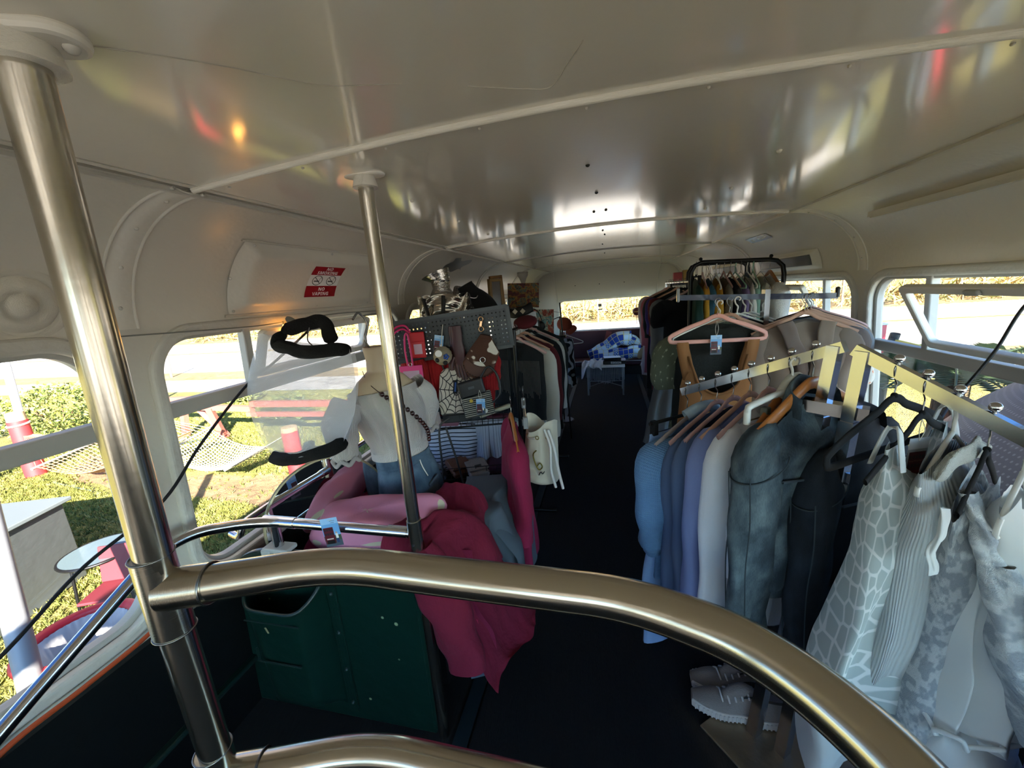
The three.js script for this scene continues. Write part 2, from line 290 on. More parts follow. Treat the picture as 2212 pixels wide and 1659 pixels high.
{ const t = thing('grab_pole', 'slim steel pole rising from the green partition to the ceiling', 'pole', [-0.529, 0, -0.935]);
  part('pole', cyl(0.0185, 0.0185, 1.72, 0, 0.86, 0, 24), M.steel, t);
  part('ceiling_flange', [at(extr(rrect(-0.05, -0.026, 0.05, 0.026, 0.025), 0.018, 0.006), 0, 1.732, 0, 0.2, PI / 2), cyl(0.022, 0.03, 0.03, 0, 1.705, 0)], M.bead, t);
  part('sleeve', cyl(0.0215, 0.0215, 0.1, 0, 0.75, 0, 24), M.steel, t); part('clamp', [rbox(0.05, 0.05, 0.05, 0.012, 0, 0.62, 0), ball(0.008, 0, 0.625, 0.027, 8, 6)], M.steel, t);
  part('screw', ball(0.005, 0, 0.73, 0.021, 8, 6), M.gap, t); part('screw', ball(0.005, 0.012, 0.7, 0.018, 8, 6), M.gap, t); }
{ const t = thing('seat_handrail', 'chrome handrail bending from the slim pole to the window wall above the green partition', 'handrail', [-1.04, 0, -0.94]);
  const o = (x, y, z) => [x + 1.04, y, z + 0.94];
  part('rail', pipe([o(-0.545, 0.752, -0.94), o(-1.07, 0.757, -0.94), o(-1.165, 0.83, -0.735), o(-1.175, 0.625, -0.34), o(-1.18, 0.45, -0.02)], 0.1, 0.016, 90, 18), M.chromedull, t);
  part('sleeve', rod(o(-0.555, 0.753, -0.94), o(-0.62, 0.7535, -0.94), 0.0185, 20), M.chromedull, t); part('sleeve', rod(o(-0.95, 0.756, -0.94), o(-1.07, 0.757, -0.94), 0.018, 20), M.chromedull, t);
  part('post', rod(o(-1.035, 0.75, -0.94), o(-1.035, 0.66, -0.94), 0.016, 18), M.chromedull, t);
  part('bracket', [rbox(0.03, 0.07, 0.035, 0.006, 0.005, 0.63, 0), rbox(0.035, 0.06, 0.014, 0.004, -0.03, 0.632, 0.02), rbox(0.035, 0.06, 0.014, 0.004, 0.042, 0.632, 0.02), rbox(0.1, 0.016, 0.05, 0.006, 0.005, 0.66, 0)], M.frame, t, 'pale cast bracket clamped over the partition edge');
  for (const x of [-0.03, 0.042]) part('screw', ball(0.005, x, 0.622, 0.028, 8, 6), M.wire, t); }
{ const t = thing('window_guard_rail', 'thin chrome guard rail along the window behind the green partition', 'handrail', [-1.2, 0, -1]);
  const o = (x, y, z) => [x + 1.2, y, z + 1];
  part('rail', pipe([o(-1.235, 0.69, -0.95), o(-1.175, 0.69, -0.93), o(-1.165, 0.74, -0.94), o(-1.18, 0.735, -1.08), o(-1.17, 0.75, -2.1), o(-1.22, 0.75, -2.16)], 0.05, 0.011, 80, 12), M.chromedull, t); }
// green partition with its used-ticket bin
{ const t = thing('partition_panel', 'dark green painted metal partition with a pocket bin on its face', 'partition', [-0.9, 0, -0.94]);
  const s = new THREE.Shape(); s.moveTo(-0.37, 0); s.lineTo(0.345, 0); s.lineTo(0.345, 0.64); s.lineTo(-0.14, 0.652); s.quadraticCurveTo(-0.33, 0.66, -0.37, 0.5);
  part('panel', extr(s, 0.022, 0.006, 2, 14).translate(0, 0, -0.011), M.green, t);
  part('edge_bead', [rod([-0.12, 0.645, 0], [0.345, 0.635, 0], 0.012, 10), rod([0.345, 0.635, 0], [0.345, 0.02, 0], 0.012, 10)], M.green, t);
  const w0 = -0.27, w1 = 0.03, bulge = (u, v) => { const x = lerp(w0, w1, u), e = 1 - pow(abs(u * 2 - 1), 5), tp = 1 - 0.25 * (1 - v); return [x + (0.5 - u) * 0.03 * (1 - v), lerp(0.06, 0.5 + 0.08 * pow(abs(u * 2 - 1), 6), v), 0.01 + 0.095 * e * tp * smooth(0, 0.12, v)]; };
  const b = part('bin', grid(28, 16, bulge, 0.3, 0.5), M.green, t, 'open pocket bin for used tickets');
  part('bin_lip', new THREE.TubeGeometry(curve(Array.from({ length: 25 }, (_, i) => bulge(i / 24, 1))), 60, 0.006, 8), M.green, b);
  part('bin_plate', [rbox(0.17, 0.006, 0.006, 0.002, -0.13, 0.3, 0.1), rbox(0.006, 0.05, 0.006, 0.002, -0.21, 0.325, 0.098), rbox(0.21, 0.004, 0.004, 0.001, -0.12, 0.46, 0.104)], M.green, b);
  part('bin_flange', [rbox(0.035, 0.52, 0.008, 0.003, 0.045, 0.3, 0.014)], M.green, t);
  part('rivet', [0.08, 0.22, 0.37, 0.52].map((y) => ball(0.008, 0.047, y, 0.018, 8, 6)), M.green, t);
  const r = rng(5), ch = []; for (let i = 0; i < 12; i++) ch.push(at(new THREE.CircleGeometry(0.003 + 0.004 * r(), 6), lerp(-0.28, 0.32, r()), lerp(0.1, 0.63, r()), 0.0118));
  part('paint_chips', ch, mat('#7f8f6c'), t); part('bin_chip', at(new THREE.PlaneGeometry(0.008, 0.022), -0.14, 0.435, 0.106, 0, 0, 0.4), mat('#8f8660'), b); }

// ---------- outside: ground ----------
const GY = -2.4;
const gtex = (n, seed, pal, sc) => tex(n, (u, v) => { const a = fbm(u * sc, v * sc, sc, seed, 4), b = fbm(u * sc * 6, v * sc * 6, sc * 6, seed + 9, 2), c = hash(u * n, v * n, seed), k = clamp(a * 1.6 - 0.3), q = 0.72 + 0.4 * b + 0.22 * (c - 0.5); return [0, 1, 2].map((i) => lerp(pal[0][i], pal[1][i], k) * q); }, true);
const lawnT = gtex(1024, 31, [[0.4, 0.42, 0.15], [0.58, 0.53, 0.28]], 6), dryT = gtex(512, 41, [[0.5, 0.42, 0.27], [0.64, 0.55, 0.36]], 8), roadT = gtex(512, 51, [[0.64, 0.63, 0.61], [0.74, 0.73, 0.7]], 6), dirtT = gtex(512, 61, [[0.5, 0.4, 0.28], [0.6, 0.5, 0.36]], 6);
const groundMat = (t, m, o = {}) => mat('#ffffff', { map: rep(t, 1 / m), roughness: 1, bumpMap: rep(T.fluff, 3 / m), bumpScale: 0.05, ...o });
const GM = { lawn: groundMat(lawnT, 9), dry: groundMat(dryT, 10), road: groundMat(roadT, 12, { bumpScale: 0.01 }), path: groundMat(roadT, 7, { bumpScale: 0.005 }), dirt: groundMat(dirtT, 5) };
const flat = (x0, x1, z0, z1, y, n = 1) => grid(n, n, (u, v) => [lerp(x0, x1, u), y, lerp(z1, z0, v)], x1 - x0, z1 - z0);
struct('lawn', flat(-70, 70, -15.8, 45, GY), GM.lawn);
struct('footpath', flat(-120, 120, -18.8, -15.8, GY + 0.01), GM.path);
struct('verge', flat(-120, 120, -21.5, -18.8, GY), GM.dry);
struct('road', flat(-160, 160, -44, -21.5, GY - 0.02), GM.road);
struct('road_line', [flat(-160, 160, -32.7, -32.5, GY), flat(-160, 160, -33.1, -32.9, GY)], mat('#c9a53a'));
struct('field', grid(60, 10, (u, v) => { const x = lerp(-170, 170, u), z = -44 - v * 50; return [x, GY + 9 * smooth(0, 1, v) + 0.8 * fbm(u * 20, v * 5, 40, 5) * v, z]; }, 340, 50), GM.dry);

// ---------- garment and hanger makers ----------
const sgn = (x, p) => Math.sign(x) * pow(abs(x), p);
// a hung top, dress or skirt: closed tube of cloth; local x across the shoulders, y up, origin at the hanger's neck
function cloth(o) {
  const { w = 0.19, hem = 0.22, L = 0.62, d = 0.045, drop = 0.085, nw = 0.06, nd = 0.05, nb = 0.015, folds = 5, amp = 0.012, seed = 1, waist = 0, nu = 64, nv = 40, sag = 0, skew = 0, ragged = 0 } = o;
  const r = rng(seed), ph = [r() * 6, r() * 6, r() * 6, r() * 6], f2 = folds * (1.6 + r() * 0.5);
  const y0 = (v) => v * L * (1 + 0.2 * v);
  return grid(nu, nv, (u, v) => {
    const a = u * 2 * PI, c = cos(a), s = sin(a), W = lerp(w, hem, smooth(0.05, 1, v)) * (1 - waist * pow(sin(PI * clamp(v * 1.1)), 2));
    let x = W * sgn(c, 0.75), q = clamp(abs(x) / w);
    const dv = lerp(0.22, 1, smooth(0, 0.22, v)), k = smooth(0.05, 0.9, v);
    let z = d * dv * sgn(s, 0.8) * sqrt(max(0, 1 - pow(abs(c), 4) * 0.6));
    z += amp * k * (sin(x / W * folds * PI / 2 + ph[0] + v * 0.8) + 0.6 * sin(x / W * f2 + ph[1] - v * 1.7)) + amp * 0.35 * sin(v * 9 + ph[2] + 3 * x / W) * smooth(0, 0.3, v) + 0.0035 * (vnoise(x * 26 + seed, y0(v) * 11 + 3 * u, 512, seed) - 0.5 + 0.6 * (vnoise(x * 60, y0(v) * 22 + seed, 512, seed + 1) - 0.5)) * smooth(0.03, 0.2, v);
    let y = -v * (L - drop * q) - drop * pow(q, 1.3);
    y -= (s > 0 ? nd : nb) * pow(max(0, 1 - (x / nw) ** 2), 0.6) * pow(1 - v, 6);
    y += amp * 0.8 * k * sin(folds * x / W * 1.3 + ph[3]) * smooth(0.7, 1, v) - sag * v * v * (1 - (x / W) ** 2) + ragged * v * sin(40 * u + ph[0]) * sin(23 * u);
    return [x + skew * v * v + amp * 0.3 * k * sin(y * 14 + ph[1]), y, z];
  }, 2 * (w + hem) + 0.1, L, true);
}
// a sleeve, trouser leg or strap: flattened tube along points
function limb(pts, r0, r1, o = {}) {
  const { flat: fl = 0.6, seed = 2, amp = 0.006, n = 22, s = 18, puff = 0, cuff = 0, cap = 0, capEnd = 0 } = o, c = curve(pts), r = rng(seed), p = [r() * 6, r() * 6, r() * 6], Lc = c.getLength();
  const pt = Array.from({ length: n + 1 }, (_, i) => c.getPointAt(i / n)), tg = Array.from({ length: n + 1 }, (_, i) => c.getTangentAt(i / n));
  return grid(s, n, (u, v) => {
    const i = Math.round(v * n), t = tg[i], sd = V(-t.y, t.x, 0).normalize(); if (sd.lengthSq() < 0.1) sd.set(1, 0, 0);
    const a = u * 2 * PI, R = (cap ? sqrt(clamp(v / cap)) : 1) * (capEnd ? sqrt(clamp((1 - v) / capEnd)) : 1) * lerp(r0, r1, v) * (1 + puff * sin(PI * clamp(v * 1.02)) - (cuff && v > 0.93 ? cuff : 0)) + amp * (sin(v * 17 + p[0] + 2 * cos(a)) * 0.6 + sin(a * 3 + p[1] + v * 6) * 0.7);
    return [pt[i].x + sd.x * R * cos(a), pt[i].y + sd.y * R * cos(a), pt[i].z + R * fl * sin(a) + amp * 1.2 * sin(v * 8 + p[2]) * v];
  }, 2 * PI * r0, Lc, true);
}
function hanger(style, color, label, group) {
  const t = thing('coat_hanger', label, 'hanger', [0, 0, 0], 0, group), hk = style === 'plastic' ? 0.0035 : 0.0016;
  const m = style === 'wire' ? M.wire : color, hookM = style === 'plastic' ? m : M.wire;
  part('hook', tube([[0.006, -0.004, 0], [0.012, 0.004, 0], [0.006, 0.013, 0], [-0.006, 0.012, 0], [-0.013, 0, 0], [-0.008, -0.018, 0], [0.002, -0.032, 0], [0, -0.05, 0], [0, -0.07, 0]], hk, 30, 6), hookM, t);
  if (style === 'velvet') part('body', [tube([[-0.2, -0.158, 0], [-0.12, -0.12, 0], [-0.05, -0.09, 0], [-0.025, -0.072, 0], [0, -0.066, 0], [0.025, -0.072, 0], [0.05, -0.09, 0], [0.12, -0.12, 0], [0.2, -0.158, 0]], 0.0085, 40, 8).scale(1, 1, 0.45), ball(0.006, 0, -0.06, 0, 8, 6)], m, t);
  if (style === 'bar') part('body', [tube([[-0.205, -0.165, 0], [-0.198, -0.148, 0], [-0.13, -0.115, 0], [-0.05, -0.085, 0], [-0.025, -0.07, 0], [0, -0.064, 0], [0.025, -0.07, 0], [0.05, -0.085, 0], [0.13, -0.115, 0], [0.198, -0.148, 0], [0.205, -0.165, 0], [0.19, -0.178, 0], [0.1, -0.179, 0], [-0.1, -0.179, 0], [-0.19, -0.178, 0]], 0.0095, 80, 8, true).scale(1, 1, 0.5), ball(0.007, 0, -0.058, 0, 8, 6)], m, t);
  if (style === 'wood') part('body', at(tube([[-0.2, -0.16, 0], [-0.11, -0.115, 0], [-0.03, -0.076, 0], [0, -0.07, 0], [0.03, -0.076, 0], [0.11, -0.115, 0], [0.2, -0.16, 0]], 0.016, 40, 10).scale(1, 1, 0.5), 0, -0.004, 0), m, t);
  if (style === 'plastic' || style === 'wire') part('body', tube([[-0.2, -0.16, 0], [-0.19, -0.146, 0], [-0.1, -0.105, 0], [-0.012, -0.068, 0], [0, -0.064, 0], [0.012, -0.068, 0], [0.1, -0.105, 0], [0.19, -0.146, 0], [0.2, -0.16, 0], [0.18, -0.168, 0], [0, -0.168, 0], [-0.18, -0.168, 0]], style === 'wire' ? 0.0015 : 0.0045, 70, 7, true), m, t);
  if (style === 'clip') { part('body', [rod([-0.17, -0.085, 0], [0.17, -0.085, 0], 0.006, 10), rod([0, -0.07, 0], [0, -0.085, 0], 0.006, 8)], m, t); for (const x of [-0.15, 0.15]) part('clip', rbox(0.022, 0.05, 0.02, 0.004, x, -0.102, 0), m, t); }
  return t;
}
const hang = (h, pos, turn, tilt = 0) => { h.position.set(...pos); h.rotation.set(0, turn, tilt, 'YXZ'); return h; };
const priceT = canvasTex(96, 192, (c, w, h) => { // the shop's swing tag: a sky, a red double-decker and a figure
  c.fillStyle = '#6fa6d8'; c.fillRect(0, 0, w, h); c.fillStyle = '#9cc4e6'; c.fillRect(0, 0, w, 40); c.fillStyle = '#4a5560'; c.fillRect(0, 150, w, 42); c.fillStyle = '#3c4a38'; c.fillRect(0, 118, w, 34);
  c.fillStyle = '#5a1522'; c.fillRect(4, 62, 56, 110); c.fillStyle = '#20242c'; for (const y of [72, 100]) for (let i = 0; i < 4; i++) c.fillRect(8 + i * 13, y, 10, 14); c.fillStyle = '#c9c3b4'; c.fillRect(12, 136, 38, 8); c.fillStyle = '#161616'; c.fillRect(10, 150, 44, 24);
  c.fillStyle = '#eee6dc'; c.fillRect(66, 108, 14, 34); c.fillStyle = '#2b3b66'; c.fillRect(66, 140, 14, 30); c.fillStyle = '#c79b7d'; c.beginPath(); c.arc(73, 102, 6, 0, 7); c.fill(); c.strokeStyle = '#27415f'; c.lineWidth = 2; c.beginPath(); c.moveTo(50, 22); c.lineTo(80, 20); c.moveTo(54, 34); c.lineTo(76, 33); c.stroke(); });
const tagM = mat('#ffffff', { map: priceT, roughness: 0.35 }), stringM = mat('#d8d2c6', { roughness: 0.9 });
function swingTag(label, pos, turn, len = 0.06, lean = 0.05, size = 1, m = tagM) { // a card on a string, pos = where the string is tied
  const t = thing('swing_tag', label, 'tag', pos, turn, undefined), w = 0.048 * size, h = 0.09 * size;
  part('card', at(box(w, h, 0.0006), 0, -len - h / 2 + 0.006, 0, 0, 0, lean), m, t); part('string', [tube([[0, 0, 0], [-0.006, -len / 2, 0.002], [0, -len, 0.001]], 0.0008, 12, 5), tube([[0, 0, 0], [0.007, -len / 2, 0.003], [0, -len, 0.001]], 0.0008, 12, 5)], stringM, t);
  return t;
}
// turns a garment group: neck point below a hook at pos
function wear(name, label, cat, pos, turn, build, group, neck = -0.078) { const t = thing(name, label, cat, [pos[0], pos[1] + neck, pos[2]], turn, group); build(t); return t; }

// ---------- slant-arm rack beside the rail ----------
const D = [0.633, 0, 0.774], TURN = 0.686;
const armPt = (k, y0) => k; 
{ const t = thing('slant_arm_rack', 'chrome two-way clothes rack with sloping arms on a square base plate', 'clothes rack', [0.545, 0, -1.07]);
  const o = (x, y, z) => [x - 0.545, y, z + 1.07], S = 0.026;
  part('base_plate', at(rbox(0.4, 0.012, 0.4, 0.003), 0.03, 0.008, 0.0, TURN), mat('#9d8d74', { metalness: 0.75, roughness: 0.42, bumpMap: rep(T.rough, 4), bumpScale: 0.001 }), t, 'scuffed metal base plate');
  for (const [bx, bz, tx, tz, n] of [[0.452, -1.105, 0.548, -1.078, 'A'], [0.515, -1.06, 0.582, -1.032, 'B']]) {
    part('outer_post', beam(o(bx, 0.01, bz), o(lerp(bx, tx, 0.86), 1.07, lerp(bz, tz, 0.86)), 0.034, 0.03, D), M.chrome, t);
    part('inner_post', beam(o(lerp(bx, tx, 0.85), 1.06, lerp(bz, tz, 0.85)), o(tx, n === 'A' ? 1.242 : 1.235, tz), 0.028, S, D), M.chrome, t);
  }
  part('bracket', beam(o(0.498, 1.098, -1.09), o(0.605, 1.088, -1.03), 0.036, 0.03), M.chrome, t); part('bracket', beam(o(0.5, 0.93, -1.087), o(0.59, 0.925, -1.04), 0.03, 0.03), M.chrome, t);
  part('arm', beam(o(0.56, 1.242, -1.063), o(0.274, 1.047, -1.413), 0.02, S), M.chrome, t); part('arm', beam(o(0.572, 1.238, -1.045), o(0.87, 1.0, -0.68), 0.02, S), M.chrome, t);
  const balls = [[0.286, 1.06, -1.399], [0.32, 1.083, -1.358], [0.356, 1.108, -1.313], [0.39, 1.131, -1.272], [0.422, 1.153, -1.233], [0.455, 1.175, -1.192], [0.488, 1.199, -1.152], [0.522, 1.222, -1.111], [0.622, 1.205, -0.985], [0.652, 1.18, -0.948], [0.682, 1.156, -0.911], [0.712, 1.132, -0.874], [0.742, 1.108, -0.838], [0.79, 1.07, -0.78]];
  for (const [x, y, z] of balls) { const p = o(x, y, z); part('stud', [ball(0.0095, p[0], p[1] + 0.02, p[2], 14, 10).scale(1, 1, 1), rod([p[0], p[1], p[2]], [p[0], p[1] + 0.016, p[2]], 0.003, 6)], M.chromedull, t); }
  for (const y of [0.4, 0.62]) part('grub_screw', ball(0.004, ...o(0.5, y, -1.045), 8, 6), M.wire, t); }

const F = {
  paleblue: fabric('#86a6cf', { roughness: 0.75 }), blueknit: fabric('#5f86ae', { bumpMap: T.knitF, bumpScale: 0.003 }), slate: fabric('#475877'), navy: fabric('#1c2638'), peri: fabric('#6f7aa6', { roughness: 0.95 }), white: fabric('#d9dbe2'), cream: fabric('#d6cfc4'), ivory: fabric('#cfc8b8'),
  denim: fabric('#ffffff', { map: rep(tex(256, (u, v) => { const a = fbm(u * 6, v * 6, 6, 71, 3), b = hash(u * 256, v * 64, 3), k = clamp(a * 1.5 - 0.35 + 0.25 * (b - 0.5)); return [lerp(0.15, 0.42, k), lerp(0.2, 0.48, k), lerp(0.24, 0.5, k)]; }, true), 3), bumpScale: 0.0015 }),
  darkdenim: fabric('#ffffff', { map: rep(tex(256, (u, v) => { const k = clamp(fbm(u * 6, v * 6, 6, 81, 3) * 1.4 - 0.3 + 0.2 * (hash(u * 256, v * 64, 4) - 0.5)); return [lerp(0.05, 0.15, k), lerp(0.07, 0.19, k), lerp(0.1, 0.24, k)]; }, true), 3), bumpScale: 0.0015 }),
  stitch: fabric('#4a5560'), black: fabric('#0b0b0d', { sheen: 0.1 }),
};
const HV = { pink: mat('#c39b95', { roughness: 0.9, sheen: 0.5 }), rose: mat('#e0a497', { roughness: 0.85, sheen: 0.4 }), beige: mat('#b98f78', { roughness: 0.9, sheen: 0.5 }), grey: mat('#a59a96', { roughness: 0.9, sheen: 0.4 }), black: mat('#08080a', { roughness: 0.9, sheen: 0.3 }), wood: mat('#b0692c', { roughness: 0.4, clearcoat: 0.3 }), white: mat('#e2e0da', { roughness: 0.35 }), clear: mat('#cfd3d4', { roughness: 0.1, transmission: 0.7, thickness: 0 }), mint: mat('#8fb9a0', { roughness: 0.4 }) };
const HOOK = [[0.286, 1.068, -1.399], [0.32, 1.092, -1.358], [0.356, 1.117, -1.313], [0.39, 1.14, -1.272], [0.422, 1.162, -1.233], [0.455, 1.184, -1.192], [0.488, 1.208, -1.152], [0.522, 1.231, -1.111]].map(([x, y, z]) => [x, y - 0.012, z]);
const slv = (s, w, drop, len, out = 0.02, r0 = 0.07, r1 = 0.045, o = {}) => limb([[s * w * 0.74, -drop * 0.72 + 0.006, 0], [s * w * 0.98, -drop - min(0.04, len * 0.2), 0], [s * (w + out * 0.6), -drop - len * 0.25, 0], [s * (w + out), -drop - len * 0.6, 0.004], [s * (w + out * 0.8), -drop - len, 0]], r0, r1, { cap: len > 0.1 ? 0.16 : 0, ...o });
const GA = 'clothes on the slant-arm rack';
// 1 trousers on a black clip hanger, at the tip of the arm
hang(hanger('clip', HV.black, 'black clip hanger at the tip of the chrome arm'), HOOK[0], TURN);
wear('trousers', 'pale sky blue trousers on the black clip hanger at the arm tip', 'trousers', HOOK[0], TURN, (t) => {
  part('waistband', cloth({ w: 0.17, hem: 0.175, L: 0.06, d: 0.02, drop: 0.0, nd: 0, nb: 0, amp: 0.003, seed: 3, nv: 6 }), F.paleblue, t);
  for (const s of [-1, 1]) part('leg', limb([[s * 0.085, -0.04, 0], [s * 0.1, -0.3, 0.01], [s * 0.115, -0.6, 0], [s * 0.125, -0.8, 0]], 0.088, 0.07, { flat: 0.35, seed: 5 + s, amp: 0.008, n: 30 }), F.paleblue, t); }, undefined, -0.12);
// 2
hang(hanger('velvet', HV.grey, 'grey velvet hanger holding the blue puff-sleeve knit'), HOOK[1], TURN);
wear('knit_top', 'sky blue open-knit top with puffed sleeves on the slanted arm', 'top', HOOK[1], TURN, (t) => {
  part('body', cloth({ w: 0.17, hem: 0.19, L: 0.56, d: 0.04, drop: 0.1, seed: 11, amp: 0.012 }), F.blueknit, t); part('collar', tube([[-0.07, -0.01, 0], [-0.03, 0.012, 0.015], [0.03, 0.012, 0.015], [0.07, -0.01, 0]], 0.018, 16, 8), fabric('#a9c0cf'), t);
  for (const s of [-1, 1]) part('sleeve', slv(s, 0.165, 0.1, 0.36, 0.025, 0.075, 0.06, { seed: 12 + s, puff: 0.25, cuff: 0.3, amp: 0.009, flat: 0.7 }), F.blueknit, t); });
// 3
hang(hanger('velvet', HV.pink, 'dusty pink velvet hanger holding the slate blue shirt'), HOOK[2], TURN);
wear('long_shirt', 'slate blue long-sleeved shirt on the slanted arm', 'shirt', HOOK[2], TURN, (t) => {
  part('body', cloth({ w: 0.175, hem: 0.2, L: 0.68, d: 0.035, drop: 0.1, seed: 21, amp: 0.012 }), F.slate, t); for (const s of [-1, 1]) part('sleeve', slv(s, 0.165, 0.1, 0.6, 0.0, 0.068, 0.05, { seed: 23 + s }), F.slate, t); });
// 4
hang(hanger('velvet', HV.pink, 'dusty pink velvet hanger holding the navy denim shirt'), HOOK[3], TURN);
wear('denim_shirt', 'dark navy denim shirt with a pale button on the slanted arm', 'shirt', HOOK[3], TURN, (t) => {
  part('body', cloth({ w: 0.17, hem: 0.195, L: 0.66, d: 0.035, drop: 0.085, seed: 31 }), F.navy, t); for (const s of [-1, 1]) part('sleeve', slv(s, 0.165, 0.085, 0.6, 0.012, 0.068, 0.05, { seed: 33 + s }), F.slate, t);
  part('button', at(cyl(0.009, 0.009, 0.003, 0, 0, 0, 12), -0.1, -0.16, 0.05, 0, PI / 2), HV.white, t); });
// 5
hang(hanger('velvet', HV.beige, 'beige velvet hanger holding the periwinkle sweatshirt'), HOOK[4], TURN);
wear('sweatshirt', 'periwinkle blue sweatshirt on the slanted arm', 'sweatshirt', HOOK[4], TURN, (t) => {
  part('body', cloth({ w: 0.175, hem: 0.2, L: 0.66, d: 0.04, drop: 0.085, seed: 41, amp: 0.01 }), F.peri, t); for (const s of [-1, 1]) part('sleeve', slv(s, 0.165, 0.085, 0.62, 0.03, 0.072, 0.048, { seed: 43 + s }), F.peri, t); });
// 6
hang(hanger('velvet', HV.pink, 'dusty pink velvet hanger holding the white cotton shirt'), HOOK[5], TURN);
wear('white_shirt', 'white cotton shirt with long sleeves between sweatshirt and cargo trousers', 'shirt', HOOK[5], TURN, (t) => {
  part('body', cloth({ w: 0.17, hem: 0.19, L: 0.68, d: 0.035, drop: 0.09, seed: 51 }), F.white, t); for (const s of [-1, 1]) part('sleeve', slv(s, 0.16, 0.09, 0.62, 0.03, 0.07, 0.048, { seed: 53 + s }), F.white, t); });
// 7 cargo trousers folded over a white clip hanger, and a wooden hanger with an ivory jumper
hang(hanger('wood', HV.wood, 'wooden hanger holding the ivory jumper'), HOOK[6], TURN + 0.15);
wear('jumper', 'ivory jumper on a wooden hanger behind the cargo trousers', 'jumper', HOOK[6], TURN + 0.15, (t) => { part('body', cloth({ w: 0.15, hem: 0.15, L: 0.4, d: 0.03, drop: 0.06, seed: 61, amp: 0.006 }), F.ivory, t); part('neckband', tube([[-0.06, -0.01, 0], [-0.03, 0.03, 0.01], [0.03, 0.03, 0.01], [0.06, -0.01, 0]], 0.012, 16, 8), F.ivory, t); });
{ const p = [0.484, 1.192, -1.128]; const h = thing('coat_hanger', 'white plastic skirt hanger with grey clips holding the cargo trousers', 'hanger', p, TURN);
  part('hook', tube([[0.012, 0.004, 0], [0, 0.014, 0], [-0.012, 0.002, 0], [0, -0.02, 0], [0, -0.06, 0]], 0.003, 24, 6), HV.white, h);
  part('body', tube([[-0.17, -0.125, 0], [-0.17, -0.095, 0], [-0.16, -0.082, 0], [-0.05, -0.07, 0], [0.05, -0.07, 0], [0.16, -0.082, 0], [0.17, -0.095, 0], [0.17, -0.125, 0]], 0.008, 60, 8), HV.white, h);
  part('rod', rod([-0.17, -0.118, 0], [0.17, -0.118, 0], 0.002, 6), M.wire, h); for (const x of [-0.1, 0.1]) part('clip', rbox(0.018, 0.06, 0.018, 0.003, x, -0.125, 0), mat('#5f6258', { roughness: 0.5 }), h);
  const t = thing('cargo_trousers', 'white cargo trousers with a flap pocket clipped to a white hanger', 'trousers', [p[0], p[1] - 0.13, p[2]], TURN);
  part('waistband', cloth({ w: 0.165, hem: 0.17, L: 0.055, d: 0.018, drop: 0, nd: 0, nb: 0, amp: 0.002, seed: 66, nv: 6 }), F.white, t);
  for (const s of [-1, 1]) part('leg', limb([[s * 0.085, -0.04, 0.0], [s * 0.1, -0.25, 0.008], [s * 0.1, -0.5, 0], [s * 0.095, -0.64, 0]], 0.088, 0.075, { flat: 0.3, seed: 67 + s, amp: 0.007, n: 30 }), F.white, t);
  for (const s of [-1, 1]) { const k = part('pocket', rbox(0.012, 0.15, 0.05, 0.005, s * 0.183, -0.36, 0), F.white, t); part('pocket_flap', rbox(0.016, 0.05, 0.056, 0.006, s * 0.185, -0.3, 0), F.white, k); part('press_stud', ball(0.005, s * 0.194, -0.31, 0, 8, 6), M.wire, k); } }
// 8 denim jackets
const seamM = fabric('#3a444a');
function denimJacket(label, m, pos, turn, seed) {
  return wear('denim_jacket', label, 'jacket', pos, turn, (t) => {
    part('body', cloth({ w: 0.2, hem: 0.175, L: 0.5, d: 0.05, drop: 0.095, nd: 0.02, seed, amp: 0.008, nw: 0.08 }), m, t);
    part('waistband', cloth({ w: 0.172, hem: 0.17, L: 0.05, d: 0.045, drop: 0, nd: 0, nb: 0, amp: 0.004, seed: seed + 1, nv: 6 }).translate(0, -0.485, 0), m, t);
    part('collar', grid(30, 10, (u, v) => { const a = lerp(-0.35, PI + 0.35, u), r = 0.075 + 0.02 * v, k = 1 - abs(u - 0.5) * 0.5; return [r * cos(a), 0.012 - 0.075 * abs(u - 0.5) + 0.035 * k * sin(v * PI * 0.8) - 0.05 * v * v, -(0.02 + 0.028 * v) * sin(a) * 1.2 + 0.01]; }, 0.3, 0.08), m, t);
    for (const s of [-1, 1]) { const sl = part('sleeve', slv(s, 0.19, 0.09, 0.56, 0.012, 0.08, 0.055, { seed: seed + 3 + s, amp: 0.009, n: 30 }), m, t); part('cuff', slv(s, 0.2, 0.6, 0.05, 0.0, 0.056, 0.058, { seed, amp: 0.001, n: 6 }).translate(s * 0.012, 0, 0), m, sl); }
    for (const z of [-1, 1]) { part('yoke_seam', tube([[-0.17, -0.19, 0.045 * z], [-0.08, -0.2, 0.058 * z], [0, -0.205, 0.06 * z], [0.08, -0.2, 0.058 * z], [0.17, -0.19, 0.045 * z]], 0.0035, 24, 6), F.stitch, t); for (const s of [-1, 1]) part('panel_seam', tube([[s * 0.1, -0.2, 0.058 * z], [s * 0.085, -0.33, 0.06 * z], [s * 0.06, -0.48, 0.05 * z]], 0.003, 16, 6), F.stitch, t); }
    for (const s of [-1, 1]) { part('armhole_seam', at(new THREE.TorusGeometry(0.081, 0.002, 6, 40).scale(1, 0.64, 1).rotateX(PI / 2), s * 0.19, -0.155, 0, 0, 0, s * -0.35), seamM, t); for (const z of [-0.022, 0.03]) part('sleeve_seam', tube([0.16, 0.28, 0.4, 0.52, 0.62].map((y, i) => [s * (0.268 - i * 0.005), -y, z + 0.004 * sin(i * 2)]), 0.0016, 24, 5), seamM, t); }
    for (let i = 0; i < 4; i++) part('button', at(cyl(0.007, 0.007, 0.004, 0, 0, 0, 10), 0.01, -0.1 - i * 0.1, 0.062, 0, PI / 2), M.wire, t);
  }, undefined, -0.088);
}
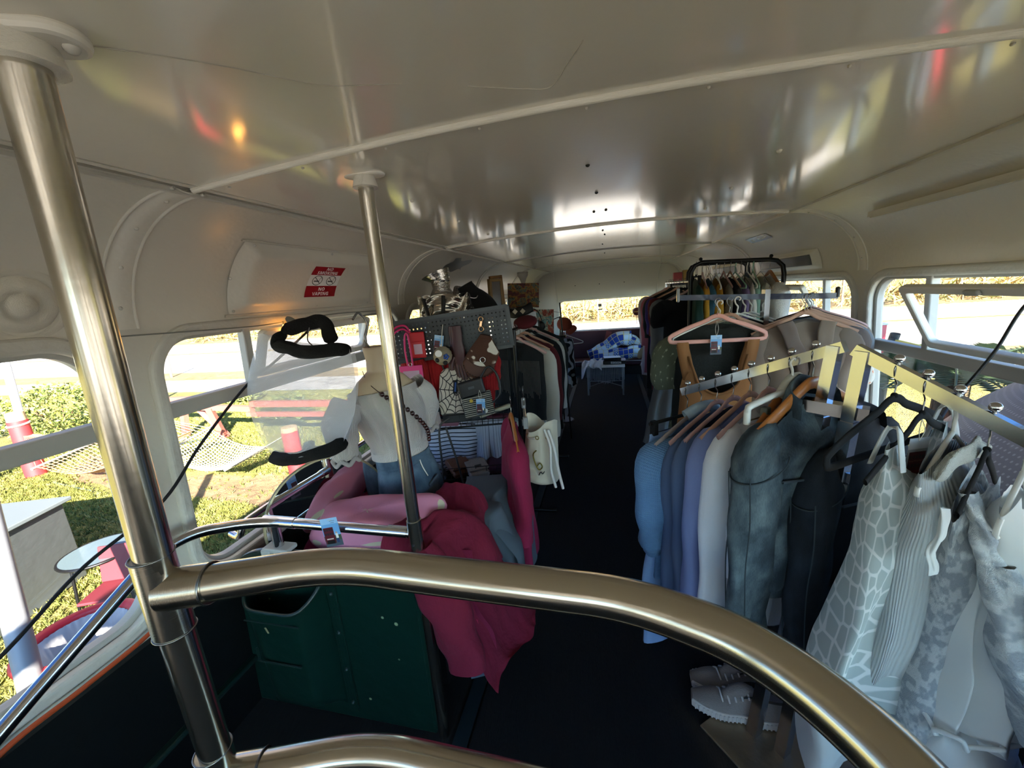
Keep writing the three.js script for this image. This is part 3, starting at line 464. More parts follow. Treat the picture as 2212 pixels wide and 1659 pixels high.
hang(hanger('wood', HV.wood, 'broad wooden hanger holding the washed denim jacket'), HOOK[7], TURN);
denimJacket('washed blue denim jacket on a wooden hanger beside the chrome post', F.denim, HOOK[7], TURN, 71);
denimJacket('dark indigo denim jacket hanging behind the chrome posts', F.darkdenim, [0.66, 1.14, -1.16], 0.75, 91);
wear('long_tee', 'long white tee showing below the dark denim jacket', 'shirt', [0.65, 1.13, -1.2], 0.75, (t) => { part('body', cloth({ w: 0.16, hem: 0.2, L: 0.78, d: 0.03, drop: 0.09, seed: 97 }), F.white, t); });
// right arm: sheer and white dresses
const RH = [[0.622, 1.205, -0.985], [0.652, 1.18, -0.948], [0.682, 1.156, -0.911], [0.712, 1.132, -0.874], [0.742, 1.108, -0.838], [0.79, 1.07, -0.78]].map(([x, y, z]) => [x, y - 0.002, z]);
const patchT = tex(512, (u, v) => { let a = 9, b = 9; for (let i = -1; i < 2; i++) for (let j = -1; j < 2; j++) { const gx = floor(u * 9) + i, gy = floor(v * 9) + j, wx = ((gx % 9) + 9) % 9, wy = ((gy % 9) + 9) % 9, q = hypot(gx + 0.15 + 0.7 * hash(wx, wy, 1) - u * 9, gy + 0.15 + 0.7 * hash(wx, wy, 2) - v * 9); if (q < a) { b = a; a = q; } else if (q < b) b = q; } const e = smooth(0.1, 0.2, b - a); return [lerp(0.93, 0.74, e), lerp(0.93, 0.77, e), lerp(0.92, 0.76, e)]; }, true);
F.sheer = mat('#ffffff', { map: rep(patchT, 2.6), roughness: 0.9, transmission: 0.35, thickness: 0 });
F.sheerplain = mat('#d3d6d2', { roughness: 0.95, transmission: 0.35, thickness: 0 });
F.lace = mat('#ffffff', { map: rep(tex(256, (u, v) => { const k = clamp((fbm(u * 24, v * 24, 24, 15, 2) - 0.42) * 5); return [lerp(0.6, 0.76, k), lerp(0.62, 0.77, k), lerp(0.64, 0.77, k)]; }, true), 3), roughness: 0.9, bumpMap: rep(T.fluff, 6), bumpScale: 0.003 });
F.greyrib = fabric('#b2b5b4', { bumpMap: T.ribF, bumpScale: 0.002 }); F.fluffgrey = fabric('#b9b8ae', { bumpMap: T.fluffF, bumpScale: 0.004 }); F.gauze = mat('#dfe0dd', { roughness: 0.95, transmission: 0.25, thickness: 0 });
hang(hanger('bar', HV.black, 'black velvet hanger with trouser bar holding the giraffe-patch top'), RH[0], TURN - 0.08);
wear('patch_print_blouse', 'sheer white sleeveless top with giraffe patches and a plain hem band', 'blouse', RH[1], TURN, (t) => {
  part('body', cloth({ w: 0.135, hem: 0.27, L: 0.62, d: 0.05, drop: 0.03, nw: 0.1, nd: 0.1, nb: 0.08, seed: 101, amp: 0.016 }), F.sheer, t);
  part('hem_band', cloth({ w: 0.268, hem: 0.285, L: 0.14, d: 0.062, drop: 0, nd: 0, nb: 0, seed: 101, amp: 0.012, nv: 10 }).translate(0, -0.6, 0), F.sheerplain, t);
  for (const s of [-1, 1]) { part('strap', limb([[s * 0.122, -0.07, 0.025], [s * 0.118, 0.0, 0.012], [s * 0.112, 0.012, 0], [s * 0.118, 0.0, -0.012], [s * 0.122, -0.07, -0.025]], 0.01, 0.01, { flat: 0.3, seed: 3, amp: 0.001 }), F.gauze, t); } });
hang(hanger('velvet', HV.black, 'black hanger carrying the top with the red bus card'), RH[1], TURN);
swingTag('dark red bus picture card on twine on the sheer white top', [0.632, 1.115, -0.915], 0.45, 0.045, -0.06, 1.1, mat('#ffffff', { roughness: 0.3, map: canvasTex(96, 192, (c, w, h) => { c.fillStyle = '#8b939a'; c.fillRect(0, 0, w, h); c.fillStyle = '#b8bec4'; c.fillRect(0, 0, w, 46); c.fillStyle = '#4d141c'; c.fillRect(10, 58, 80, 96); c.fillStyle = '#1d1a1c'; for (const y of [72, 108]) for (let i = 0; i < 5; i++) c.fillRect(14 + i * 15, y, 11, 15); c.fillStyle = '#b9a77a'; for (let i = 0; i < 9; i++) c.fillRect(16 + i * 8, 94 + (i % 3), 3, 3); c.fillStyle = '#2a2422'; c.fillRect(0, 154, w, 38); c.fillStyle = '#6a1520'; c.fillRect(20, 136, 60, 14); }) }));
hang(hanger('plastic', HV.white, 'white plastic hanger holding the grey ribbed dress'), RH[2], TURN).scale.x = 0.6;
wear('ribbed_dress', 'silver grey ribbed sleeveless dress on a white plastic hanger', 'dress', RH[2], TURN, (t) => {
  part('body', cloth({ w: 0.12, hem: 0.15, L: 0.7, d: 0.05, drop: 0.05, nw: 0.07, nd: 0.03, seed: 111, amp: 0.02, folds: 4 }), F.greyrib, t); part('collar_fold', limb([[-0.115, -0.055, 0.02], [-0.06, -0.025, 0.025], [0.02, -0.02, 0.03], [0.1, -0.05, 0.02]], 0.018, 0.016, { flat: 0.5, cap: 0.1, seed: 112, amp: 0.005 }), F.fluffgrey, t); part('strap', limb([[-0.12, -0.1, 0.04], [-0.14, -0.16, 0.045], [-0.145, -0.22, 0.04]], 0.016, 0.014, { flat: 0.3, seed: 4 }), F.gauze, t); }, undefined, -0.07);
hang(hanger('velvet', HV.black, 'black hanger holding the grey lace dress'), RH[3], TURN + 0.05).scale.x = 0.55;
wear('lace_dress', 'mottled grey lace dress with a bell sleeve', 'dress', RH[3], TURN, (t) => {
  part('body', cloth({ w: 0.1, hem: 0.15, L: 0.8, d: 0.055, drop: 0.1, nw: 0.05, seed: 121, amp: 0.016, waist: 0.1 }), F.lace, t);
  part('sleeve', limb([[-0.07, -0.16, 0.05], [-0.075, -0.28, 0.09], [-0.05, -0.4, 0.13], [-0.03, -0.47, 0.15]], 0.026, 0.06, { flat: 0.8, seed: 122, amp: 0.008 }), F.lace, t); part('shoulder', limb([[-0.06, -0.05, 0.0], [-0.075, -0.16, 0.05]], 0.02, 0.027, { seed: 9 }), F.lace, t); });
hang(hanger('plastic', HV.white, 'white plastic hanger holding the white ruffled dress'), RH[4], TURN).scale.x = 0.4;
wear('ruffled_dress', 'white gauze dress with a ruffled flounce hanging beside the lace dress', 'dress', [0.742, 1.106, -0.838], TURN, (t) => {
  part('body', cloth({ w: 0.07, hem: 0.12, L: 0.52, d: 0.05, drop: 0.05, nw: 0.03, seed: 131, amp: 0.024, folds: 9 }), F.gauze, t); const f = part('flounce', cloth({ w: 0.12, hem: 0.19, L: 0.3, d: 0.065, drop: 0, nd: 0, nb: 0, seed: 132, amp: 0.026, folds: 9 }).translate(0, -0.5, 0), F.gauze, t);
  part('ruffle', tube(Array.from({ length: 30 }, (_, i) => { const a = i / 30 * 2 * PI; return [0.13 * cos(a), -0.5 + 0.014 * sin(a * 9), 0.07 * sin(a) + 0.012 * cos(a * 11)]; }), 0.0045, 160, 6, true), F.gauze, f); });
wear('print_dress', 'violet and white tie-dyed dress beyond the ruffled dress', 'dress', [0.83, 0.99, -0.72], TURN, (t) => { part('body', cloth({ w: 0.1, hem: 0.17, L: 0.75, d: 0.05, drop: 0.06, seed: 141, amp: 0.02 }), fabric('#ffffff', { map: rep(tex(256, (u, v) => { const k = smooth(0.42, 0.58, fbm(u * 9, v * 9, 9, 44, 3)); return [lerp(0.16, 0.72, k), lerp(0.13, 0.72, k), lerp(0.4, 0.85, k)]; }, true), 3) }), t); });
// ---------- shoes by the rack base ----------
function shoe(name, label, pos, turn, upper, soleM, o = {}) {
  const t = thing(name, label, 'shoe', pos, turn, o.group), L = 0.265, H = o.H ?? 0.085;
  const hw = (x) => { const q = x / L; return 0.036 * pow(max(0.0001, sin(PI * clamp(0.06 + q * 0.9))), 0.45) * (1 + 0.28 * smooth(0.45, 0.75, q)) * (1 - 0.15 * smooth(0.25, 0.4, q) * (1 - smooth(0.4, 0.6, q))); };
  const out = []; for (let i = 0; i <= 22; i++) { const x = L * i / 22; out.push([x, hw(x) + 0.004]); } for (let i = 22; i >= 0; i--) { const x = L * i / 22; out.push([x, -hw(x) - 0.004]); }
  const so = part('sole', at(extr(poly(out), 0.03, 0.006), 0, 0.0, 0, 0, -PI / 2), soleM, t);
  if (o.ridges) { const rg = []; for (let i = 1; i < 22; i++) for (const s of [-1, 1]) rg.push(rbox(0.005, 0.022, 0.004, 0.001, L * i / 22, 0.014, s * (hw(L * i / 22) + 0.005))); part('sole_ridges', rg, soleM, so); }
  const top = (x) => { const q = x / L; return lerp(H, 0.05, smooth(0.3, 0.72, q)) * (1 - 0.42 * pow(smooth(0.7, 1, q), 2)) + 0.006 * sin(PI * q); };
  part('upper', grid(24, 40, (u, v) => { const x = lerp(0.002, L - 0.002, v), q = v, open = 1 - smooth(0.34, 0.44, q), a = lerp(-0.06, PI + 0.06, u), cl = lerp(0, 0.62, open); let A = u < 0.5 ? lerp(0, PI / 2 - cl, u * 2) : lerp(PI / 2 + cl, PI, (u - 0.5) * 2); const w = hw(x), h = top(x); return [x + (q < 0.1 ? -0.004 * sin(A) : 0), 0.026 + (h - 0.02) * pow(sin(A), 0.75), w * cos(A) * (1 - 0.12 * sin(A))]; }, 0.2, 0.28), upper, t);
  part('lining', grid(10, 14, (u, v) => { const x = lerp(0.008, 0.115, v), w = hw(x) * 0.86, a = u * PI; return [x, 0.04 + (top(x) - 0.036) * abs(cos(a)), w * cos(a)]; }), mat('#3a3936', { roughness: 0.95 }), t);
  part('toe_cap', grid(14, 8, (u, v) => { const x = lerp(L * 0.8, L + 0.002, v), a = u * PI; return [x, 0.024 + (top(x) - 0.014) * 0.62 * sin(a) * sqrt(1 - 0.25 * v), (hw(x) + 0.002) * cos(a)]; }), o.toe ?? upper, t);
  part('tongue', limb([[0.09, H - 0.01, 0], [0.12, H - 0.006, 0], [0.16, 0.058, 0]], 0.022, 0.02, { flat: 1, seed: 3, amp: 0.001 }).scale(1, 1, 1), upper, t);
  for (let i = 0; i < 5; i++) { const x = 0.105 + i * 0.018, y = top(x) + 0.005; part('lace', tube([[x - 0.006, y - 0.012, -0.028], [x, y + 0.003, -0.012], [x + 0.004, y + 0.003, 0.012], [x + 0.01, y - 0.012, 0.028]], 0.0032, 14, 6), o.lace ?? HV.white, t); }
  return t;
}
const shoeGrey = fabric('#9b958d', { bumpMap: rep(T.fluff, 8), bumpScale: 0.002 }), soleW = mat('#d8d4ca', { roughness: 0.6 }), shoeWhite = fabric('#c9c6be', { roughness: 0.6 });
shoe('sneaker', 'grey felt sneaker with white ridged sole standing on the rack base', [0.545, 0.016, -1.14], 3.0, shoeGrey, soleW, { ridges: true, H: 0.1 });
shoe('sneaker', 'grey felt sneaker standing behind its pair beyond the rack base', [0.56, 0.004, -1.25], 3.12, shoeGrey, soleW, { ridges: true, H: 0.1 });
shoe('sneaker', 'worn white leather sneaker lying beside the chrome base plate', [0.76, 0.004, -0.9], 3.5, shoeWhite, soleW, { H: 0.09 });
shoe('sneaker', 'worn white leather sneaker tucked behind its pair under the dresses', [0.82, 0.004, -1.03], 3.55, shoeWhite, soleW, { H: 0.09 });

// ---------- T-stand with navy bars ----------
const floralT = (bg, fl, n, seed, r0 = 0.16) => tex(256, (u, v) => { let k = 0; for (let i = -1; i < 2; i++) for (let j = -1; j < 2; j++) { const gx = floor(u * n) + i, gy = floor(v * n) + j, wx = ((gx % n) + n) % n, wy = ((gy % n) + n) % n; if (hash(wx, wy, seed + 5) < 0.35) continue; const dx = u * n - gx - 0.2 - 0.6 * hash(wx, wy, seed), dy = v * n - gy - 0.2 - 0.6 * hash(wx, wy, seed + 1), a = Math.atan2(dy, dx), q = hypot(dx, dy); if (q < r0 * (0.65 + 0.35 * cos(a * 5 + seed + 7 * hash(wx, wy, 9)))) k = max(k, 1); if (abs(dx - 0.3 * dy) < 0.02 && dy > 0 && dy < 0.42) k = max(k, 0.8); } return bg.map((b, i) => lerp(b, fl[i], k)); }, true);
Object.assign(F, {
  olive: fabric('#ffffff', { map: rep(floralT([0.33, 0.35, 0.28], [0.66, 0.67, 0.58], 8, 3), 4) }), brown: fabric('#8a5a30', { bumpMap: rep(T.weave, 20), bumpScale: 0.0012 }), darkgreen: fabric('#12332b'), bottle: fabric('#0e2b29'), mustard: fabric('#a87817', { bumpMap: T.knitF, bumpScale: 0.002 }), teal: fabric('#34637c', { bumpMap: T.knitF, bumpScale: 0.003 }), taupe: fabric('#7d6c5e'), taupe2: fabric('#6b5c54'), mauve: fabric('#6d5a7c'), mint: fabric('#7ea394'), pale: fabric('#c7c3ba'), fluffy: fabric('#d6d0c6', { bumpMap: T.fluffF, bumpScale: 0.006 }), greyflor: fabric('#ffffff', { map: rep(floralT([0.42, 0.39, 0.34], [0.62, 0.58, 0.5], 9, 13), 4) }),
  orangeflor: fabric('#ffffff', { map: rep(floralT([0.83, 0.8, 0.76], [0.8, 0.42, 0.22], 7, 23, 0.2), 4) }), charcoal: fabric('#1c2220'), darkmesh: fabric('#1a1c18', { bumpMap: T.fluffF, bumpScale: 0.004 }), coral: fabric('#b5655c'), pinkknit: fabric('#a45a66', { bumpMap: T.knitF }), lacewhite: fabric('#c4b8be', { bumpMap: rep(T.fluff, 8), bumpScale: 0.004 }), navyblack: fabric('#0b0d14'), purple: fabric('#30236b'), darkred: fabric('#57141a'), leopard: fabric('#ffffff', { map: rep(floralT([0.22, 0.14, 0.09], [0.06, 0.04, 0.03], 9, 33, 0.22), 5) }), greymarl: fabric('#6f7072'), magenta: fabric('#b01452'), red: fabric('#a51217'),
});
{ const t = thing('bar_rack', 'chrome T-stand rack with flat navy bars', 'clothes rack', [0.757, 0, -2.15]);
  part('post', beam([0, 0, 0], [0, 1.345, 0], 0.05, 0.022, [1, 0, 0]), M.chrome, t); part('base', at(rbox(0.5, 0.02, 0.4, 0.005), 0, 0.01, 0), M.chromedull, t);
  const nv = mat('#101a3c', { roughness: 0.15, clearcoat: 0.4 });
  part('bar', beam([-0.385, 1.333, 0], [0, 1.312, 0], 0.012, 0.026), nv, t); part('bar', beam([0, 1.312, 0], [0.295, 1.296, 0], 0.012, 0.026), nv, t);
  part('end_stop', rbox(0.014, 0.07, 0.02, 0.006, -0.388, 1.345, 0), HV.clear, t, 'clear plastic end stop'); part('end_hook', [rod([0.292, 1.29, 0], [0.292, 1.325, 0], 0.009, 10), ball(0.01, 0.292, 1.327, 0, 10, 8)], M.black, t, 'black end knob'); }
hang(hanger('bar', HV.rose, 'pale pink hanger with a straight bar holding the tan pinafore'), [0.515, 1.312, -2.0], 0.04);
hang(hanger('plastic', HV.white, 'white plastic hanger nested inside the pale pink hanger'), [0.53, 1.3, -2.03], 0.02);
{ const t = thing('pinafore_dress', 'tan corduroy pinafore dress with broad straps', 'dress', [0.515, 1.22, -1.99], 0.03);
  const bd = (x0, x1, s) => grid(6, 20, (u, v) => { const c = lerp(x0, x1, v); return [c + (u - 0.5) * 0.05, lerp(-0.075 - 0.02 * abs(c) / 0.15, -0.27, v) + (v < 0.1 ? 0.01 : 0), s * (0.014 + 0.012 * sin(v * 3)) + 0.004 * sin(u * 5)]; }, 0.05, 0.3);
  for (const s of [-1, 1]) for (const z of [1, -1]) part('strap', bd(s * 0.15, s * 0.115, z), F.brown, t);
  part('body', grid(60, 34, (u, v) => { const a = u * 2 * PI, W = lerp(0.155, 0.22, smooth(0, 1, v)), x = W * sgn(cos(a), 0.7), top = abs(x) < 0.1 ? -0.22 - 0.105 * pow(max(0, 1 - (x / 0.1) ** 2), 0.5) : -0.22 - 0.08 * smooth(0.125, 0.155, abs(x)); return [x, lerp(top, -0.98, v), 0.05 * sgn(sin(a), 0.8) + 0.012 * v * sin(x * 40 + 1) + 0.01 * v * sin(x * 63)]; }, 0.8, 0.65, true), F.brown, t);
  part('neck_binding', tube([[-0.125, -0.15, 0.025], [-0.102, -0.225, 0.042], [-0.075, -0.288, 0.05], [0, -0.325, 0.055], [0.075, -0.288, 0.05], [0.102, -0.225, 0.042], [0.125, -0.15, 0.025]], 0.006, 50, 6), F.brown, t); part('button', at(cyl(0.008, 0.008, 0.005, 0, 0, 0, 12), -0.02, -0.4, 0.06, 0, PI / 2), M.black, t); }
swingTag('blue bus picture card hanging inside the tan pinafore neckline', [0.51, 1.225, -1.985], 0.05, 0.07, 0, 1.0);
wear('mesh_blouse', 'dark green crushed mesh blouse behind the tan pinafore', 'blouse', [0.535, 1.3, -2.06], 0.02, (t) => { part('body', cloth({ w: 0.19, hem: 0.2, L: 0.55, d: 0.03, drop: 0.08, seed: 201, nd: 0.04 }), F.darkmesh, t); part('neck_label', box(0.04, 0.016, 0.002, 0.02, -0.075, 0.034), F.black, t); });
hang(hanger('velvet', HV.beige, 'tan velvet hanger holding the olive floral blouse'), [0.59, 1.308, -2.1], -0.03);
wear('floral_blouse', 'olive blouse printed with pale flower sprigs', 'blouse', [0.58, 1.3, -2.1], 0, (t) => { part('body', cloth({ w: 0.2, hem: 0.25, L: 0.6, d: 0.045, drop: 0.09, seed: 211, amp: 0.016 }), F.olive, t); for (const s of [-1, 1]) part('sleeve', slv(s, 0.2, 0.09, 0.24, 0.06, 0.08, 0.075, { seed: 213 + s, puff: 0.15 }), F.olive, t); });
const stack = [['darkgreen', 'bottle green top', 0.635, -2.14], ['charcoal', 'charcoal grey top', 0.68, -2.18], ['bottle', 'deep teal green top', 0.72, -2.22]];
stack.forEach(([m, n, x, z], i) => { hang(hanger('plastic', HV.white, 'white plastic hanger holding the ' + n), [x, 1.306 - i * 0.002, z], -0.06 - i * 0.03); wear('top', n + ' on a white plastic hanger of the T-stand', 'top', [x, 1.3, z], -0.06 - i * 0.03, (t) => { part('body', cloth({ w: 0.185, hem: 0.2, L: 0.56, d: 0.025, drop: 0.09, seed: 221 + i, amp: 0.006 }), F[m], t); for (const s of [-1, 1]) part('sleeve', slv(s, 0.185, 0.09, 0.2, 0.02, 0.06, 0.06, { seed: 231 + i + s }), F[m], t); }); });
hang(hanger('velvet', HV.beige, 'tan velvet hanger holding the taupe cardigan'), [0.87, 1.305, -2.02], -0.1);
wear('cardigan', 'taupe wrap cardigan facing the aisle on the T-stand', 'cardigan', [0.87, 1.3, -2.02], -0.1, (t) => {
  part('body', cloth({ w: 0.19, hem: 0.18, L: 0.55, d: 0.04, drop: 0.085, nd: 0.02, nw: 0.09, seed: 241, amp: 0.012 }), F.taupe, t); for (const s of [-1, 1]) part('sleeve', slv(s, 0.18, 0.085, 0.45, -0.02, 0.05, 0.042, { seed: 243 + s }), F.taupe, t);
  part('lapel', limb([[-0.08, -0.02, 0.04], [-0.02, -0.18, 0.055], [0.03, -0.34, 0.05]], 0.03, 0.02, { flat: 0.35, seed: 4 }), F.taupe2, t); part('lapel', limb([[0.08, -0.02, 0.04], [0.05, -0.18, 0.055], [0.03, -0.34, 0.05]], 0.03, 0.02, { flat: 0.35, seed: 5 }), F.taupe, t); });
[['beige', 'taupe2', 'umber knit', 0.9, -2.07], ['beige', 'greymarl', 'grey marl knit', 0.935, -2.12], ['black', 'navyblack', 'black jersey', 0.955, -2.17], ['pink', 'taupe', 'dusty brown jersey', 0.985, -2.22]].forEach(([h, m, n, x, z], i) => { const a = -0.16 - i * 0.05; hang(hanger('bar', HV[h], h + ' velvet hanger holding the ' + n + ' top'), [x, 1.302, z], a); wear('top', n + ' top hung behind the taupe cardigan', 'top', [x, 1.3, z], a, (t) => { part('body', cloth({ w: 0.18, hem: 0.18, L: 0.5, d: 0.02, drop: 0.085, seed: 251 + i, amp: 0.005 }), F[m], t); for (const s of [-1, 1]) part('sleeve', slv(s, 0.18, 0.085, 0.3, 0, 0.06, 0.05, { seed: 261 + i + s }), F[m], t); }); });
wear('flower_dress', 'white dress with orange flowers by the window pillar', 'dress', [1.05, 1.22, -2.28], -0.9, (t) => { part('body', cloth({ w: 0.16, hem: 0.22, L: 0.75, d: 0.05, drop: 0.09, seed: 271, amp: 0.018 }), F.orangeflor, t); for (const s of [-1, 1]) part('sleeve', slv(s, 0.16, 0.09, 0.16, 0.02, 0.06, 0.055, { seed: 273 + s }), F.orangeflor, t); });
wear('scarf', 'coral pink scarf hanging between cardigan and flowered dress', 'scarf', [1.0, 1.12, -2.12], -0.6, (t) => { part('body', cloth({ w: 0.05, hem: 0.06, L: 0.35, d: 0.02, drop: 0.0, nd: 0, nb: 0, seed: 281, amp: 0.01 }), F.coral, t); });

// ---------- black pipe rack ----------
{ const t = thing('pipe_rack', 'black double pipe clothes rack reaching to the ceiling cove', 'clothes rack', [0.86, 0, -3.1]);
  const o = (x, y, z) => [x - 0.86, y, z + 3.1];
  part('front_frame', pipe([o(0.58, 0.02, -3), o(0.58, 1.525, -3), o(1.14, 1.5, -3), o(1.15, 0.02, -3)], 0.09, 0.0145, 70, 12), M.blackmetal, t);
  part('back_frame', pipe([o(0.66, 0.02, -3.55), o(0.66, 1.53, -3.55), o(1.1, 1.52, -3.55), o(1.12, 0.02, -3.55)], 0.09, 0.0145, 70, 12), M.blackmetal, t);
  part('brace', [beam(o(0.93, 1.515, -3), o(0.93, 1.53, -3.55), 0.026, 0.008), beam(o(0.93, 1.52, -3.02), o(0.93, 1.32, -3.02), 0.028, 0.008, [0, 0, 1])], M.blackmetal, t);
  part('stop_knob', ball(0.012, ...o(0.64, 1.542, -3), 10, 8), M.blackmetal, t); part('stop_knob', ball(0.012, ...o(1.06, 1.525, -3), 10, 8), M.blackmetal, t);
  part('side_rail', rod(o(0.645, 1.4, -3.06), o(0.645, 1.4, -4.7), 0.011, 12), M.chromedull, t); part('rail_post', rod(o(0.645, 1.4, -4.69), o(0.645, 0.02, -4.69), 0.011, 10), M.chromedull, t); }
const GP = 'pipe rack';
[['darkgreen', 0.615, 'clip', 'black', 'bottle green velvet jacket', 0.62, 0.19], ['mustard', 0.655, 'velvet', 'pink', 'mustard yellow knit jumper', 0.6, 0.17], ['teal', 0.695, 'wire', 'black', 'teal blue cable knit', 0.58, 0.16], ['mustard', 0.74, 'plastic', 'white', 'mustard yellow cardigan', 0.6, 0.17], ['greyflor', 0.785, 'velvet', 'pink', 'taupe flowered blouse', 0.6, 0.16], ['black', 0.82, 'velvet', 'beige', 'black sheer blouse', 0.6, 0.16], ['mint', 0.855, 'plastic', 'mint', 'sea green slip dress', 0.7, 0.13], ['mauve', 0.885, 'wire', 'black', 'mauve purple top', 0.55, 0.14], ['pale', 0.925, 'plastic', 'white', 'pale stone shirt', 0.6, 0.16], ['mint', 0.96, 'plastic', 'mint', 'mint tie-dyed shirt', 0.62, 0.16], ['ivory', 1.005, 'wire', 'black', 'ivory ribbed cardigan', 0.62, 0.17], ['fluffy', 1.06, 'wood', 'wood', 'fluffy white fleece jacket', 0.66, 0.2]].forEach(([m, x, st, hc, n, L, w], i) => {
  const y = 1.516 - (x - 0.6) * 0.04, a = PI / 2 - 0.12 + 0.24 * hash(i, 3, 1), z = -3.0 + 0.02 * (hash(i, 5) - 0.5);
  hang(hanger(st, HV[hc], (st === 'wire' ? 'wire' : hc + ' ' + st) + ' hanger on the pipe rack holding the ' + n), [x, y, z], a);
  wear(n.split(' ').at(-1).replace('knit', 'jumper').replace('dress', 'slip_dress'), n + ' edge-on on the black pipe rack', n.split(' ').at(-1).replace('knit', 'jumper'), [x, y, z], a, (t) => { const fat = m === 'fluffy' ? 0.045 : m === 'ivory' ? 0.03 : 0.019; part('body', cloth({ w, hem: w * 1.05, L, d: fat, drop: 0.09, seed: 300 + i * 7, amp: 0.008 }), F[m], t); if (m !== 'mint' || i > 8) for (const s of [-1, 1]) part('sleeve', slv(s, w * 0.96, 0.09, 0.48, 0, fat * 1.5, fat * 1.3, { seed: 301 + i * 7 + s, flat: 0.9 }), F[m], t); });
});
for (let i = 0; i < 7; i++) hang(hanger('wire', HV.black, 'empty chrome wire hanger on the back bar of the pipe rack', 'empty wire hangers on the back bar'), [0.73 + i * 0.032, 1.515, -3.55], PI / 2 - 0.2 + 0.4 * hash(i, 8, 2));
// garments on the side rail along the aisle, seen face on one behind another
[['navyblack', 'black short-sleeved dress', 'dress', -3.28, 0.2, 1.0, 'pink', 0.1], ['greymarl', 'grey marl long cardigan', 'cardigan', -3.5, 0.21, 0.95, 'black', 0.45], ['leopard', 'brown leopard print blouse', 'blouse', -3.68, 0.18, 0.85, 'black', 0.4], ['darkred', 'dark red velvet dress', 'dress', -3.84, 0.19, 0.9, 'beige', 0.3], ['purple', 'violet satin blouse', 'blouse', -4.0, 0.2, 0.6, 'black', 0.3], ['navyblack', 'black beaded long dress', 'dress', -4.14, 0.21, 0.98, 'black', 0.35], ['pinkknit', 'rose pink knit cardigan', 'cardigan', -4.3, 0.22, 0.85, 'beige', 0.45], ['lacewhite', 'white lace long cardigan', 'cardigan', -4.46, 0.23, 0.9, 'pink', 0.45]].forEach(([m, n, c, z, w, L, hc, sl], i) => {
  const a = -0.1 + 0.2 * hash(i, 4, 4), x = 0.645 - (i === 0 ? 0.0 : 0.015);
  hang(hanger('velvet', HV[hc], hc + ' velvet hanger on the side rail holding the ' + n), [x, 1.413, z], a);
  wear(c === 'dress' ? 'hung_dress' : c, n + ' on the side rail facing the aisle', c, [x, 1.413, z], a, (t) => { part('body', cloth({ w, hem: w * 1.1, L, d: 0.045, drop: 0.1, seed: 400 + i * 5, amp: 0.014 }), F[m], t); for (const s of [-1, 1]) part('sleeve', slv(s, w * 0.95, 0.1, i === 0 ? 0.16 : sl, i === 0 ? 0.05 : 0.0, 0.075, 0.055, { seed: 401 + i * 5 + s }), F[m], t); });
});
wear('denim_tunic', 'grey washed tunic with black piping beside the aisle with its fringe lengthened to the floor', 'tunic', [0.43, 0.98, -2.85], 0.25, (t) => { part('body', cloth({ w: 0.1, hem: 0.13, L: 0.6, d: 0.05, drop: 0.05, seed: 461, amp: 0.02, skew: -0.06 }), F.greymarl, t); part('fringe', cloth({ w: 0.1, hem: 0.15, L: 0.36, d: 0.04, drop: 0, nd: 0, nb: 0, seed: 462, amp: 0.02, ragged: 0.02 }).translate(-0.06, -0.56, 0), F.black, t); });  // hangs from no rail; fringe lengthened to reach the floor
{ const t = thing('shelf_unit', 'narrow dark shelf unit behind the hanging dresses', 'shelf', [0.92, 0, -5.0]); for (const s of [-1, 1]) part('side', box(0.02, 1.38, 0.3, s * 0.2, 0.69, 0), M.blackmetal, t); for (const y of [0.3, 0.7, 1.05, 1.37]) part('shelf', box(0.4, 0.02, 0.3, 0, y, 0), M.blackmetal, t); }
one('gift_box', [rbox(0.09, 0.12, 0.08, 0.006)], mat('#a8403c', { roughness: 0.5 }), 'small red box on top of the dark shelf unit', 'box', undefined, [0.8, 1.441, -4.95]);
one('gift_box', [rbox(0.11, 0.14, 0.08, 0.006)], mat('#a98a3a', { roughness: 0.5 }), 'small yellow box beside the red box on the shelf unit', 'box', undefined, [0.91, 1.451, -4.97]);

// ---------- far end: bench, table, quilt ----------
{ const t = thing('rear_bench', 'maroon vinyl bench seat with a long backrest under the far window', 'bench', [0, 0, -6.75]);
  part('backrest', rbox(1.55, 0.5, 0.09, 0.03, -0.02, 0.44, -0.17), M.maroon, t); part('seat', rbox(1.6, 0.1, 0.46, 0.04, -0.02, 0.2, 0.06), M.maroon, t); part('piping', rod([-0.8, 0.235, 0.29], [0.78, 0.235, 0.29], 0.007, 8), mat('#b9b2b0'), t, 'pale seat piping'); part('plinth', box(1.6, 0.15, 0.4, -0.02, 0.075, 0.05), M.darkpanel, t);
  part('scuff', at(new THREE.PlaneGeometry(0.09, 0.2), 0.02, 0.57, -0.1235, 0, 0, -0.25), mat('#8a4038', { roughness: 0.6 }), t, 'worn reddish patch'); }
{ const t = thing('side_seat', 'brown vinyl side seat partly wrapped in clear plastic', 'seat', [0.72, 0, -5.5]); part('cushion', rbox(0.5, 0.12, 0.7, 0.045, 0, 0.32, 0), mat('#3a1f1a', { roughness: 0.35 }), t); part('base', box(0.44, 0.26, 0.66, 0, 0.13, 0), M.darkpanel, t); part('plastic_wrap', grid(20, 16, (u, v) => { const a = lerp(-0.2, PI + 0.2, u); return [-0.13 + 0.15 * cos(a) * -1, 0.33 + 0.065 * sin(a) + 0.008 * sin(u * 21 + v * 9), lerp(0.36, -0.1, v) + 0.01 * sin(u * 13)]; }), mat('#e8ecf2', { transmission: 0.5, roughness: 0.2, thickness: 0 }), t, 'crumpled clear plastic'); }
